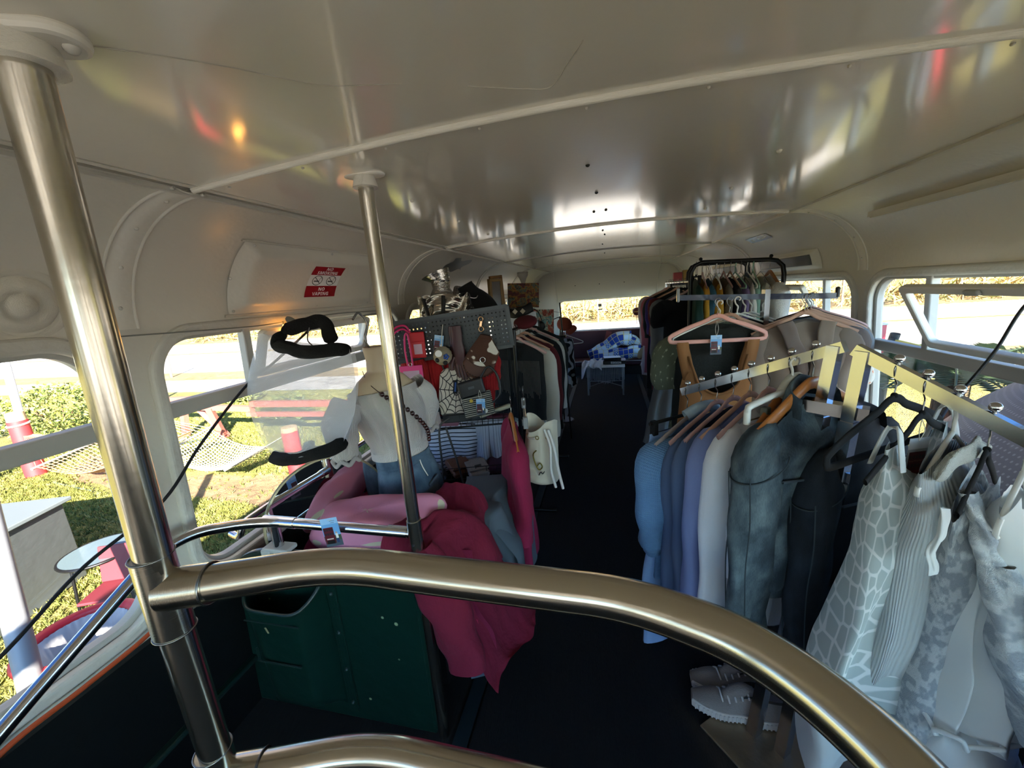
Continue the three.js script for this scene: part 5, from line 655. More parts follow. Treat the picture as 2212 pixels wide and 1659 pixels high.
// ---------- rail behind the rack: jumpers and coats ----------
{ const t = thing('garment_rail', 'black garment rail behind the pegboard rack', 'clothes rack', [-0.52, 0, -2.75]); part('top_rail', rod([0, 1.2, -0.45], [0, 1.2, 0.42], 0.012, 10), M.blackmetal, t); for (const z of [-0.45, 0.42]) part('post', rod([0, 0, z], [0, 1.2, z], 0.012, 10), M.blackmetal, t); for (const z of [-0.45, 0.42]) part('foot', rod([-0.2, 0.015, z], [0.2, 0.015, z], 0.012, 8), M.blackmetal, t); }
const creamknit = fabric('#c4bcae', { bumpMap: T.knitF, bumpScale: 0.001 }), sil = mat('#b9bcc0', { metalness: 0.8, roughness: 0.35 });
[['black', 'black fringed shawl', -2.38, 'pink', 0.5, false], [null, 'cream jumper with silver beaded cuffs', -2.5, 'beige', 0.6, true], ['darkred', 'oxblood red blouse', -2.66, 'beige', 0.62, true], ['navyblack', 'black tailored coat', -2.8, 'black', 0.75, true], ['pale', 'off-white shirt', -2.93, 'pink', 0.6, true], ['charcoal', 'charcoal long coat', -3.06, 'black', 0.8, true]].forEach(([m, n, z, hc, L, sl], i) => {
  const a = -0.3 + 0.1 * i * 0.3, mm = m ? F[m] : creamknit; hang(hanger('velvet', HV[hc], hc + ' velvet hanger on the black rail holding the ' + n), [-0.52, 1.213, z], a);
  wear(n.split(' ').includes('jumper') ? 'jumper' : n.split(' ').at(-1), n + ' on the rail behind the pegboard rack', n.split(' ').includes('jumper') ? 'jumper' : n.split(' ').at(-1), [-0.52, 1.213, z], a, (t) => { part('body', cloth({ w: 0.18, hem: 0.19, L, d: 0.045, drop: 0.09, seed: 541 + i * 3, amp: 0.013 }), mm, t); if (sl) for (const s of [-1, 1]) { const k = part('sleeve', slv(s, 0.175, 0.09, i === 1 ? 0.56 : 0.5, 0.02, 0.066, 0.046, { seed: 542 + i * 3 + s }), mm, t); if (i === 1) { const r = rng(77 + s), g = []; for (let j = 0; j < 26; j++) g.push(ball(0.004 + 0.003 * r(), s * 0.194 + 0.045 * (r() * 2 - 1), -0.59 + 0.04 * r(), 0.032 + 0.004 * r(), 6, 5)); part('beading', g, sil, k).userData.kind = 'stuff'; } } if (i === 1) { const r = rng(99), g = []; for (let j = 0; j < 60; j++) { const x = lerp(-0.17, 0.17, r()); g.push(ball(0.004 + 0.003 * r(), x, -0.5 - 0.03 * r() + 0.02 * sin(x * 60), 0.05 + 0.006 * r(), 6, 5)); } part('hem_beading', g, sil, t).userData.kind = 'stuff'; } if (i === 0) { const g = []; for (let j = 0; j < 40; j++) { const x = -0.18 + j * 0.009; g.push(rod([x, -0.12, 0.05], [x + 0.004, -0.3 - 0.05 * hash(j, 2), 0.055], 0.0018, 4)); } part('fringe', g, mat('#55504a'), t).userData.kind = 'stuff'; } });
});
one('red_beret', at(ball(0.075, 0, 0, 0, 18, 10).scale(1, 0.4, 1), -0.47, 1.235, -2.45, 0, 0.4), fabric('#57101a'), 'dark red felt beret resting on the black rail', 'hat');
// ---------- display above and beyond the rack ----------
{ const t = thing('display_shelf', 'dark wooden display shelf along the window behind the racks', 'shelf', [-0.93, 0, -3.05]); part('top', rbox(0.46, 0.03, 2.0, 0.005, 0, 1.285, 0), M.blackmetal, t); part('shelf', rbox(0.42, 0.03, 1.6, 0.005, 0, 0.62, -0.2), M.blackmetal, t); for (const z of [-0.98, 0.55]) part('support', box(0.4, 1.27, 0.03, 0, 0.635, z), M.blackmetal, t); }
{ const pew = mat('#a9a6a0', { metalness: 1, roughness: 0.18, bumpMap: rep(T.rough, 3), bumpScale: 0.004 }), t = thing('pewter_jug', 'shiny pewter jug with a wide flared spout above the pegboard', 'jug', [-0.93, 1.3, -2.28]); part('body', lathe([[0, 0], [0.05, 0.0], [0.07, 0.03], [0.085, 0.09], [0.07, 0.14], [0.05, 0.175], [0.06, 0.22]], 28), pew, t); part('spout', grid(24, 8, (u, v) => { const a = u * 2 * PI, r = lerp(0.058, 0.085, v); return [r * cos(a) - 0.03 * v, 0.21 + 0.05 * v + 0.03 * v * cos(a), r * sin(a) * 0.8]; }, 0.4, 0.1, true), pew, t); part('lining', at(new THREE.CircleGeometry(0.055, 22), 0, 0.215, 0, 0, -PI / 2), mat('#8e9a3e', { roughness: 0.4 }), t, 'yellow green inside'); }
{ const t = thing('silver_tote', 'silver foil tote bag with black handles standing behind the pegboard', 'bag', [-0.84, 1.3, -2.08], 0.2), fo = mat('#b9b2a4', { metalness: 0.9, roughness: 0.22, bumpMap: rep(T.rough, 2), bumpScale: 0.02 }); part('body', grid(40, 16, (u, v) => { const a = u * 2 * PI; return [0.14 * sgn(cos(a), 0.6), v * 0.13 + 0.01 * sin(a * 5), 0.045 * sgn(sin(a), 0.7) * (1 - 0.4 * v) + 0.01 * sin(a * 7 + v * 6)]; }, 0.5, 0.2, true), fo, t); for (const s of [0.05]) part('handle', tube([[-0.1, 0.12, s], [-0.07, 0.0, s + 0.02], [-0.04, -0.055, s + 0.03], [-0.005, 0.0, s + 0.02], [0.01, 0.13, s]], 0.011, 40, 6), M.black, t); }
one('folded_throw', at(rbox(0.2, 0.16, 0.1, 0.02), -0.82, 1.385, -2.42, 0.2, 0, -0.3), fabric('#ffffff', { map: rep(tex(64, (u, v) => ((u * 3) % 1 < 0.15 || (v * 3) % 1 < 0.15) ? [0.36, 0.3, 0.26] : [0.55, 0.51, 0.47], true), 4) }), 'beige checked throw folded behind the pewter jug', 'throw');
{ const t = thing('necklace_bust', 'black velvet necklace display bust with a silver chain', 'display bust', [-0.66, 1.3, -2.2], 0.5), v = mat('#060607', { roughness: 0.95, sheen: 0.3 }); part('neck', limb([[0.0, 0.0, 0], [-0.02, 0.06, 0], [-0.06, 0.12, 0.0], [-0.085, 0.17, 0]], 0.11, 0.045, { flat: 0.7, seed: 2, amp: 0.001 }), v, t); part('top', at(cyl(0.046, 0.046, 0.01, 0, 0, 0, 20), -0.088, 0.175, 0, 0, 0, 0.45), v, t); part('chain', tube([[-0.11, 0.14, 0.0], [-0.085, 0.115, 0.045], [-0.045, 0.105, 0.055], [-0.02, 0.13, 0.03]], 0.0035, 24, 5), M.chromedull, t); }
{ const t = thing('patterned_pouch', 'black and white drawstring pouch between jug and bust', 'bag', [-0.73, 1.3, -2.12]); part('body', ball(0.05, 0, 0.04, 0).scale(1, 1, 0.7), fabric('#ffffff', { map: rep(floralT([0.1, 0.1, 0.1], [0.6, 0.6, 0.58], 6, 43, 0.3), 2) }), t); part('handle', tube([[-0.03, 0.07, 0], [-0.02, 0.13, 0], [0.02, 0.13, 0], [0.03, 0.07, 0]], 0.006, 20, 6), M.black, t); }
const artT = (seed, pal) => tex(256, (u, v) => { const a = fbm(u * 6, v * 6, 6, seed, 4), b = fbm(u * 10, v * 10, 10, seed + 7, 3), k = clamp(a * pal.length * 1.3 - 0.4, 0, pal.length - 1.01), i = floor(k), e = abs(b - 0.5) < 0.025 ? 0.3 : 1; return pal[i].map((x, q) => lerp(x, pal[i + 1][q], k - i) * e); }, true);
function picture(label, name, pos, turn, w, h, m, frame, tilt = 0) { const t = thing(name, label, 'picture', pos, turn); t.rotation.z = tilt; part('canvas', box(w, h, 0.02), m, t); if (frame) { for (const s of [-1, 1]) { part('frame_side', rbox(0.02, h + 0.04, 0.03, 0.004, s * (w / 2 + 0.01), 0, 0), frame, t); part('frame_side', rbox(w + 0.04, 0.02, 0.03, 0.004, 0, s * (h / 2 + 0.01), 0), frame, t); } } return t; }
picture('gold framed mirror-like picture leaning behind the necklace bust', 'framed_picture', [-0.72, 1.41, -2.72], 0.9, 0.07, 0.18, mat('#6f6a66', { roughness: 0.2 }), mat('#8a6a35', { roughness: 0.4 }), 0.0);
picture('ornate gold oval frame edge beside the gold framed picture', 'framed_picture', [-0.77, 1.42, -2.95], 0.7, 0.06, 0.22, mat('#ffffff', { map: artT(120, [[0.2, 0.4, 0.3], [0.7, 0.7, 0.6], [0.3, 0.4, 0.6], [0.7, 0.5, 0.5]]) }), mat('#7c5522', { roughness: 0.35, metalness: 0.4 }), 0.05);
picture('square collage canvas in red ochre and olive swirls on the display shelf', 'canvas_painting', [-0.625, 1.39, -3.2], 0.1, 0.25, 0.19, mat('#ffffff', { roughness: 0.6, map: artT(131, [[0.3, 0.12, 0.1], [0.5, 0.42, 0.3], [0.42, 0.33, 0.2], [0.3, 0.36, 0.34], [0.6, 0.42, 0.12], [0.35, 0.12, 0.12]]) }), null, -0.06);
picture('pale canvas with a teal snake-like swirl standing by the far rack', 'canvas_painting', [-0.535, 1.13, -3.6], 0.05, 0.18, 0.24, mat('#ffffff', { roughness: 0.6, map: artT(151, [[0.7, 0.62, 0.5], [0.72, 0.66, 0.58], [0.3, 0.5, 0.55], [0.7, 0.68, 0.6], [0.6, 0.25, 0.2]]) }), null, -0.05);
{ const t = thing('column_candlestick', 'white carved column candlestick touching the ceiling cove', 'candlestick', [-0.71, 1.3, -3.65]); part('shaft', lathe([[0.045, 0], [0.045, 0.02], [0.02, 0.04], [0.03, 0.12], [0.02, 0.2], [0.035, 0.24], [0.05, 0.26], [0.05, 0.29], [0, 0.29]], 20), mat('#bdb5ab', { roughness: 0.6 }), t); }
{ const t = thing('easel', 'thin dark easel holding the pale swirl canvas', 'easel', [-0.53, 0, -3.66]); for (const x of [-0.12, 0.14]) part('leg', rod([x * 1.4, 0, 0.02], [x, 1.3, 0], 0.008, 6), M.blackmetal, t); part('ledge', rbox(0.34, 0.02, 0.06, 0.004, 0.02, 1.0, 0.06), M.blackmetal, t); }
wear('fringe_shawl', 'white fringed shawl hanging under the collage canvas', 'shawl', [-0.66, 1.34, -3.12], 0.1, (t) => { part('body', cloth({ w: 0.14, hem: 0.15, L: 0.12, d: 0.03, drop: 0, nd: 0, nb: 0, seed: 561, amp: 0.008 }), F.white, t); const g = []; for (let j = 0; j < 36; j++) { const x = -0.14 + j * 0.008; g.push(rod([x, -0.11, 0.02], [x, -0.24 - 0.03 * hash(j, 6), 0.025], 0.0022, 4)); } part('fringe', g, F.white, t).userData.kind = 'stuff'; });
wear('lace_curtain', 'white lace panel hanging beside the fringed shawl', 'curtain', [-0.7, 1.37, -3.3], 0.05, (t) => part('body', cloth({ w: 0.12, hem: 0.12, L: 0.22, d: 0.015, drop: 0, nd: 0, nb: 0, seed: 565, amp: 0.008 }), F.gauze, t));
{ const t = thing('diamond_garland', 'black garland with white diamond patches under the collage canvas', 'garland', [-0.66, 1.285, -3.05]); part('band', limb([[-0.14, 0, 0], [0, -0.02, 0.02], [0.13, 0.01, 0]], 0.035, 0.035, { flat: 0.4, seed: 3 }), M.black, t); for (const x of [-0.06, 0.0, 0.06]) part('patch', at(box(0.03, 0.03, 0.003), x, -0.01, 0.035, 0, 0, PI / 4), F.ivory, t); }
{ const t = thing('lingerie', 'black lace bra and a scroll hook on the far rail', 'lingerie', [-0.6, 1.12, -3.42]); for (const s of [-1, 1]) part('cup', at(ball(0.05, 0, 0, 0, 14, 8).scale(1, 0.9, 0.5), s * 0.055, 0, 0), M.black, t); part('straps', tube([[-0.08, 0.04, 0], [-0.05, 0.12, 0], [0, 0.15, 0], [0.05, 0.12, 0], [0.08, 0.04, 0]], 0.005, 24, 6), M.black, t); part('scroll_hook', tube(Array.from({ length: 16 }, (_, i) => { const a = i * 0.55, r = 0.035 * (1 - i / 20); return [0.03 + r * cos(a), 0.2 + r * sin(a), 0]; }), 0.005, 40, 6), M.black, t); }
{ const t = thing('cap_rack', 'thin metal stand with a rust brown cap hung on it', 'hat stand', [-0.46, 0, -4.2]); part('stem', rod([0, 0, 0], [0, 1.14, 0], 0.008, 8), M.blackmetal, t); part('foot', cyl(0.1, 0.12, 0.015, 0, 0.008, 0, 24), M.blackmetal, t); part('arm', tube([[-0.1, 1.1, 0], [0, 1.13, 0], [0.1, 1.09, 0]], 0.005, 14, 6), M.blackmetal, t); }
{ const t = thing('baseball_cap', 'rust brown cap hanging on the thin stand by the far window', 'cap', [-0.405, 1.06, -4.13], 0.8), m = fabric('#7c3524'); part('crown', new THREE.SphereGeometry(0.075, 20, 10, 0, 2 * PI, 0, PI / 2).scale(1, 0.85, 1.1), m, t); part('peak', at(extr(rrect(-0.06, 0, 0.06, 0.08, 0.035), 0.006, 0.002), 0, 0.004, 0.06, 0, PI / 2), m, t); t.rotation.x = 0.9; }
wear('swirl_dress', 'black and white swirled dress hanging on a white hanger at the far rail', 'dress', [-0.41, 1.0, -4.2], 0.5, (t) => { part('body', cloth({ w: 0.09, hem: 0.1, L: 0.52, d: 0.045, drop: 0.03, seed: 571, amp: 0.022, ragged: 0.02 }), fabric('#ffffff', { map: rep(tex(256, (u, v) => { const k = smooth(0.45, 0.55, 0.5 + 0.5 * sin(u * 40 + 9 * fbm(u * 5, v * 5, 5, 61, 2))); return [lerp(0.06, 0.72, k), lerp(0.06, 0.74, k), lerp(0.08, 0.78, k)]; }, true), 2) }), t); });
hang(hanger('plastic', HV.white, 'white plastic hanger holding the swirled dress at the far rail'), [-0.41, 1.01, -4.2], 0.5);
{ const t = thing('turned_candlestick', 'turned wooden candlestick standing on the display shelf end', 'candlestick', [-0.62, 0.61, -4.25]); part('shaft', lathe([[0.06, 0], [0.06, 0.02], [0.03, 0.04], [0.045, 0.08], [0.03, 0.12], [0.042, 0.16], [0.028, 0.2], [0.05, 0.23], [0.05, 0.245], [0, 0.245]], 20), mat('#7c6a55', { roughness: 0.6 }), t); part('stand', box(0.14, 0.61, 0.14, 0, -0.305, 0), M.blackmetal, t); }
{ const t = thing('table_lamp', 'small lamp with a cream globe shade beside the turned candlestick', 'lamp', [-0.75, 0.635, -3.75]); part('shade', ball(0.09, 0, 0.18, 0, 18, 12), mat('#cbb894', { roughness: 0.6 }), t); part('base', lathe([[0.05, 0], [0.05, 0.015], [0.015, 0.03], [0.015, 0.1], [0, 0.1]], 16), M.blackmetal, t); }
one('suitcase', [rbox(0.3, 0.24, 0.5, 0.03, -0.62, 0.13, -3.75)], mat('#15161a', { roughness: 0.5 }), 'black soft bag on the floor below the far rail', 'bag');
{ const t = thing('storage_bin', 'dark fabric storage bin on the floor beside the runner', 'bin', [-0.58, 0.002, -3.1]); part('body', grid(24, 8, (u, v) => { const a = u * 2 * PI; return [0.13 * sgn(cos(a), 0.6) * (0.9 + 0.1 * v), v * 0.26, 0.13 * sgn(sin(a), 0.6) * (0.9 + 0.1 * v)]; }, 0.8, 0.26, true), fabric('#14161b'), t); part('tag', box(0.03, 0.045, 0.001, 0.1, 0.12, 0.126), F.white, t); }
// ---------- mannequin, blouse, jeans, mirror ----------
const MX = [-0.785, 0, -1.27], MT = 1.15;
{ const skin = mat('#c9b394', { roughness: 0.45 }), t = thing('mannequin_torso', 'cream headless mannequin torso hanging by a wire hook in the window', 'mannequin', MX);
  const ring = [[0.0, 0.0, 0, 0.6], [0.048, 0.048, 1.268, 0], [0.05, 0.05, 1.262, 0], [0.043, 0.045, 1.22, 0], [0.05, 0.05, 1.18, 0.004], [0.11, 0.06, 1.15, 0.008], [0.155, 0.07, 1.11, 0.01], [0.15, 0.085, 1.05, 0.016], [0.14, 0.1, 0.99, 0.03], [0.125, 0.09, 0.93, 0.04], [0.11, 0.075, 0.87, 0.055], [0.12, 0.08, 0.81, 0.07], [0.145, 0.095, 0.74, 0.08], [0.15, 0.1, 0.66, 0.085], [0.14, 0.095, 0.6, 0.085]];
  const rows = ring.slice(1); part('body', grid(40, 52, (u, v) => { const f = v * (rows.length - 1), i = min(rows.length - 2, floor(f)), k = f - i, e = k * k * (3 - 2 * k), r = rows[i].map((q, j) => lerp(q, rows[i + 1][j], e)), a = u * 2 * PI, bust = 0.035 * Math.exp(-(((r[2] - 1.0) / 0.05) ** 2)) * (Math.exp(-((a - PI / 2 - 0.55) ** 2) * 4) + Math.exp(-((a - PI / 2 + 0.55) ** 2) * 4)); return [r[0] * cos(a) + r[3], r[2], (r[1] + bust) * sin(a)]; }, 0.8, 0.7, true), skin, t); part('neck_cap', at(new THREE.CircleGeometry(0.048, 24), 0, 1.268, 0, 0, -PI / 2), mat('#b59d7c', { roughness: 0.6 }), t); part('hook', tube([[-0.02, 1.26, 0], [-0.04, 1.3, 0.0], [-0.02, 1.35, 0], [-0.05, 1.39, 0], [-0.08, 1.37, 0]], 0.004, 30, 6), M.wire, t); t.rotation.y = MT; t.scale.set(0.86, 1, 0.86); }
{ const m = fabric('#d6cdc8', { bumpMap: rep(T.rib, 12), bumpScale: 0.002 }), t = thing('peasant_blouse', 'white cotton off-shoulder blouse with puffed sleeves on the mannequin', 'blouse', MX, MT); t.scale.set(0.86, 1, 0.86);
  const rows = [[0.162, 0.082, 1.115, 0.01], [0.165, 0.1, 1.06, 0.018], [0.158, 0.118, 1.0, 0.03], [0.142, 0.108, 0.94, 0.04], [0.132, 0.094, 0.9, 0.05], [0.136, 0.098, 0.875, 0.055]]; part('body', grid(56, 26, (u, v) => { const f = v * (rows.length - 1), i = min(rows.length - 2, floor(f)), r = rows[i].map((q, j) => lerp(q, rows[i + 1][j], f - i)), a = u * 2 * PI, w = 1 + 0.03 * sin(a * 14 + v * 5) * smooth(0, 0.2, v); return [r[0] * w * cos(a) + r[3], r[2], r[1] * w * sin(a) + 0.02 * Math.exp(-(((r[2] - 1.0) / 0.06) ** 2)) * max(0, sin(a))]; }, 1, 0.3, true), m, t);
  for (const s of [-1, 1]) { const k = part('sleeve', at(limb([[0, 0, 0], [s * 0.035, -0.06, 0], [s * 0.05, -0.14, 0], [s * 0.045, -0.19, 0]], 0.055, 0.045, { flat: 0.9, seed: 581 + s, puff: 0.35, amp: 0.006, s: 24 }), s * 0.165, 1.1, 0.01), m, t); part('frill', at(tube(Array.from({ length: 24 }, (_, i) => { const a = i / 24 * 2 * PI; return [0.052 * cos(a), 0.008 * sin(a * 6), 0.045 * sin(a)]; }), 0.008, 70, 6, true), s * 0.21, 0.905, 0.01), m, k); } part('hem_band', grid(40, 3, (u, v) => { const a = u * 2 * PI; return [(0.138 + 0.003 * sin(a * 20)) * cos(a) + 0.055, 0.88 - 0.03 * v, 0.1 * sin(a)]; }, 0.8, 0.03, true), m, t); }
{ const g = [], nk = mat('#3a1a18', { roughness: 0.25, clearcoat: 0.5 }); const t = thing('bead_necklace', 'dark brown bead necklace on the mannequin', 'necklace', MX, MT), c = curve([[-0.055, 1.185, -0.03], [-0.075, 1.15, 0.03], [-0.05, 1.1, 0.1], [0.0, 1.06, 0.13], [0.05, 1.0, 0.165], [0.085, 0.95, 0.165], [0.1, 0.9, 0.15]]); part('cord', new THREE.TubeGeometry(c, 40, 0.0015, 5), nk, t); t.scale.set(0.86, 1, 0.86); for (let i = 0; i < 17; i++) { const p = c.getPoint(0.3 + i * 0.042); part('bead', ball(0.0095, p.x, p.y, p.z, 12, 8), nk, t); } }
{ const m = fabric('#ffffff', { map: rep(tex(256, (u, v) => { const k = clamp(fbm(u * 6, v * 6, 6, 171, 3) * 1.4 - 0.3 + 0.2 * (hash(u * 256, v * 64, 8) - 0.5)); return [lerp(0.22, 0.42, k), lerp(0.3, 0.5, k), lerp(0.37, 0.57, k)]; }, true), 3) }), t = thing('denim_jeans', 'faded grey blue denim jeans on the mannequin hips', 'jeans', MX, MT); t.scale.set(0.86, 1, 0.86);
  const rows = [[0.128, 0.086, 0.83, 0.066], [0.15, 0.1, 0.77, 0.076], [0.162, 0.108, 0.69, 0.085], [0.165, 0.108, 0.62, 0.09], [0.168, 0.105, 0.5, 0.1], [0.17, 0.1, 0.42, 0.105]]; part('body', grid(48, 26, (u, v) => { const f = v * (rows.length - 1), i = min(rows.length - 2, floor(f)), r = rows[i].map((q, j) => lerp(q, rows[i + 1][j], f - i)), a = u * 2 * PI; return [r[0] * cos(a) + r[3], r[2], r[1] * sin(a) + 0.004 * sin(a * 7 + v * 9)]; }, 0.9, 0.4, true), m, t); part('waistband', grid(40, 3, (u, v) => { const a = u * 2 * PI; return [0.134 * cos(a) + 0.064, 0.845 - 0.035 * v, 0.092 * sin(a)]; }, 0.9, 0.04, true), m, t); part('drawcord', tube([[0.08, 0.82, 0.092], [0.085, 0.79, 0.1], [0.1, 0.75, 0.11]], 0.003, 12, 5), stringM, t); part('pocket', at(rbox(0.07, 0.012, 0.006, 0.002), 0.13, 0.72, 0.108, 0.2, 0, 0.3), F.stitch, t); part('belt_loop', rbox(0.014, 0.05, 0.006, 0.002, -0.02, 0.83, 0.083), m, t); }
{ const t = thing('round_mirror', 'round mirror with a thin gold frame leaning by the window', 'mirror', [-0.985, 0.665, -1.14], 0.0); t.rotation.set(-0.1, 0.92, 0, 'YXZ'); const gd = mat('#a59a7c', { roughness: 0.35, metalness: 0.5 }); part('glass', at(cyl(0.212, 0.212, 0.004, 0, 0, 0, 64), 0, 0, 0.008, 0, PI / 2), mat('#f2f2f2', { metalness: 1, roughness: 0.01 }), t); part('frame', new THREE.TorusGeometry(0.214, 0.0065, 10, 72), gd, t); part('backing', at(cyl(0.21, 0.21, 0.01, 0, 0, 0, 48), 0, 0, -0.002, 0, PI / 2), M.black, t); }
// ---------- seat behind the partition with cushions and coats ----------
{ const t = thing('bus_seat', 'dark bus seat behind the green partition', 'seat', [-0.88, 0, -1.3]); part('cushion', rbox(0.66, 0.12, 0.46, 0.04, 0, 0.4, 0), mat('#14110f'), t); part('base', box(0.6, 0.34, 0.4, 0, 0.17, 0), M.darkpanel, t); }
const mg = (c) => fabric(c, { sheen: 0, bumpMap: rep(T.rough, 5), bumpScale: 0.004 });
function cushion(name, label, pos, rot, w, h, d, m, cat = 'cushion', extra) { const t = thing(name, label, cat, pos); t.rotation.set(...rot); part('body', grid(40, 24, (u, v) => { const a = u * 2 * PI, b = (v - 0.5) * PI, px = sgn(cos(a) * cos(b), 0.55), pz = sgn(sin(a) * cos(b), 0.55), q = (1 - pow(abs(px), 2.4)) * (1 - pow(abs(pz), 2.4)); return [w / 2 * px * (1 - 0.05 * (1 - abs(pz))), d / 2 * sgn(sin(b), 0.7) * (0.12 + 0.88 * sqrt(max(0, q))) + 0.006 * sin(px * 7 + pz * 5), h / 2 * pz * (1 - 0.05 * (1 - abs(px)))]; }, w * 2, h, true), m, t); extra?.(t); return t; }
const dotT = tex(256, (u, v) => { const x = (u * 5) % 1 - 0.5, y = (v * 3) % 1 - 0.5, k = hypot(x * 0.8, y * 1.3) < 0.17; return k ? [0.82, 0.78, 0.66] : [0.84, 0.53, 0.63]; }, true);
cushion('dotted_cushion', 'pale pink cushion with cream dots on top of the magenta coats', [-0.755, 0.69, -1.08], [0.5, 0.06, 0.1], 0.52, 0.2, 0.14, fabric('#ffffff', { map: rep(dotT, 1.3, 4) }));
cushion('satin_cushion', 'magenta quilted satin coat bundled under the dotted cushion', [-0.82, 0.575, -1.14], [0.1, 0.0, 0.02], 0.56, 0.28, 0.15, mg('#7a0442'), 'coat');
{ const t = thing('padded_coat', 'crimson pink padded coat spilling over the seat edge into the aisle', 'coat', [-0.5, 0.45, -1.1]), m = mg('#6e0326');
  part('body', grid(50, 50, (u, v) => { const x = lerp(-0.12, 0.22, v), z = lerp(-0.2, 0.2, u), y = 0.26 - 0.02 * sin(u * 7) - 0.45 * smooth(0.35, 1, v) * smooth(0.1, 1, v) + 0.015 * sin(u * 11 + v * 5) + 0.03 * (vnoise(u * 7, v * 7, 64, 3) - 0.5) + 0.012 * (vnoise(u * 17, v * 17, 64, 4) - 0.5); return [x + 0.03 * sin(u * 5) + 0.02 * (vnoise(u * 9, v * 9, 64, 8) - 0.5), y, z]; }, 0.4, 0.6), m, t); part('sleeve', limb([[-0.05, 0.22, 0.14], [0.03, 0.12, 0.18], [0.08, -0.02, 0.2], [0.1, -0.12, 0.19]], 0.08, 0.06, { flat: 0.6, seed: 591, amp: 0.01 }), m, t); }
{ const t = thing('quilted_gilet', 'deep pink quilted gilet hanging beside the slim pole with a gold crest', 'gilet', [-0.5, 0.5, -0.985]), m = mg('#700530'); part('body', grid(24, 30, (u, v) => { const x = lerp(-0.1, 0.06 + 0.09 * smooth(0, 0.9, v), u), y = lerp(0.14, -0.16, v) - 0.03 * u * smooth(0.5, 1, v); return [x + 0.02 * v, y, 0.02 + 0.018 * sin(u * 6 + v * 3) - 0.03 * u + 0.008 * sin(v * 14)]; }, 0.25, 0.35), m, t); part('back', grid(12, 12, (u, v) => [lerp(-0.08, 0.1, u), lerp(0.14, -0.17, v), -0.03 - 0.02 * u], 0.25, 0.35), m, t);
  const gold = mat('#8a6a1c', { metalness: 0.6, roughness: 0.4 }); part('crest', [tube([[0.03, -0.09, 0.045], [0.035, -0.075, 0.045], [0.045, -0.082, 0.045], [0.055, -0.07, 0.044], [0.065, -0.08, 0.043], [0.075, -0.068, 0.042], [0.078, -0.085, 0.042]], 0.002, 30, 5), rod([0.05, -0.1, 0.045], [0.06, -0.135, 0.044], 0.002, 5), rod([0.045, -0.135, 0.045], [0.075, -0.132, 0.043], 0.002, 5), rod([0.047, -0.103, 0.045], [0.066, -0.1, 0.044], 0.002, 5)], gold, t, 'gold embroidered crest'); part('label', at(box(0.02, 0.055, 0.001), 0.115, -0.08, 0.02, 0, 0, 0.15), mat('#c02050'), t); }
wear('grey_towel', 'grey blue washed jeans folded over the seat edge', 'jeans', [-0.485, 0.575, -1.4], 0, (t) => { const m = fabric('#4d565f'); part('body', grid(24, 34, (u, v) => { const s = v * 0.56, x = s < 0.2 ? -0.12 + s : 0.08 + 0.09 * smooth(0.2, 0.35, s) + 0.03 * (s - 0.2), y = s < 0.2 ? 0.02 * sin(s * 9) : -(s - 0.2) * 0.95 * smooth(0.18, 0.3, s); return [x + 0.012 * sin(u * 9), y + 0.05 - 0.03 * u, lerp(-0.16, 0.18, u) + 0.012 * sin(v * 9)]; }, 0.35, 0.56), m, t); part('leg_fold', grid(20, 34, (u, v) => { const s = v * 0.58, x = s < 0.2 ? -0.1 + s : 0.1 + 0.06 * smooth(0.2, 0.4, s), y = 0.085 - 0.02 * u - (s < 0.18 ? 0.12 * s : 0.02 + (s - 0.18) * 0.9 * smooth(0.16, 0.3, s)); return [x + 0.012 * sin(u * 7), y + 0.012 * sin(u * PI), lerp(0.06, 0.24, u) + 0.01 * sin(v * 8)]; }, 0.2, 0.58), m, t); }, undefined, 0);
swingTag('blue bus picture card hanging from the dotted cushion over the handrail', [-0.79, 0.8, -0.905], 0.3, 0.0, 0.08, 1.05);
swingTag('blue bus picture card on white cord on the crimson padded coat', [-0.465, 0.64, -1.04], 0.3, 0.06, 0.1, 0.95);
swingTag('blue bus picture card dangling below the quilted gilet', [-0.385, 0.4, -0.94], 0.4, 0.06, 0.02, 1.0);

// ---------- outside: plants, hammocks, yard ----------
function leafGeo(l, w) { const g = new THREE.BufferGeometry(); g.setAttribute('position', new THREE.Float32BufferAttribute([0, 0, 0, w / 2, l * 0.5, 0.1 * l, 0, l, 0, 0, 0, 0, 0, l, 0, -w / 2, l * 0.5, 0.1 * l], 3)); g.setAttribute('uv', new THREE.Float32BufferAttribute(new Array(12).fill(0), 2)); g.computeVertexNormals(); return g; }
function foliage(parent, n, seed, spot, geo, cols, m) { // many leaves at spot(r) = [x, y, z]
  const im = new THREE.InstancedMesh(geo, m, n), r = rng(seed), q = new THREE.Quaternion(), e = new THREE.Euler(), mt = new THREE.Matrix4(), c = new THREE.Color();
  for (let i = 0; i < n; i++) { e.set(r() * 6.3, r() * 6.3, r() * 6.3); const s = 0.7 + 0.6 * r(); im.setMatrixAt(i, mt.compose(P3(spot(r)), q.setFromEuler(e), V(s, s, s))); c.set(cols[floor(r() * cols.length)]); im.setColorAt(i, c); }
  im.name = 'foliage'; im.userData.kind = 'stuff'; im.castShadow = im.receiveShadow = true; parent.add(im); return im;
}
const leafM = mat('#ffffff', { roughness: 0.7, transmission: 0.2, thickness: 0 });
const inBall = (r, rx, ry, rz) => { let x, y, z; do { x = r() * 2 - 1; y = r() * 2 - 1; z = r() * 2 - 1; } while (x * x + y * y + z * z > 1); const k = 0.55 + 0.45 * r(); const l = hypot(x, y, z) || 1; const f = lerp(1, k / l, 0.6); return [x * f * rx, y * f * ry, z * f * rz]; };
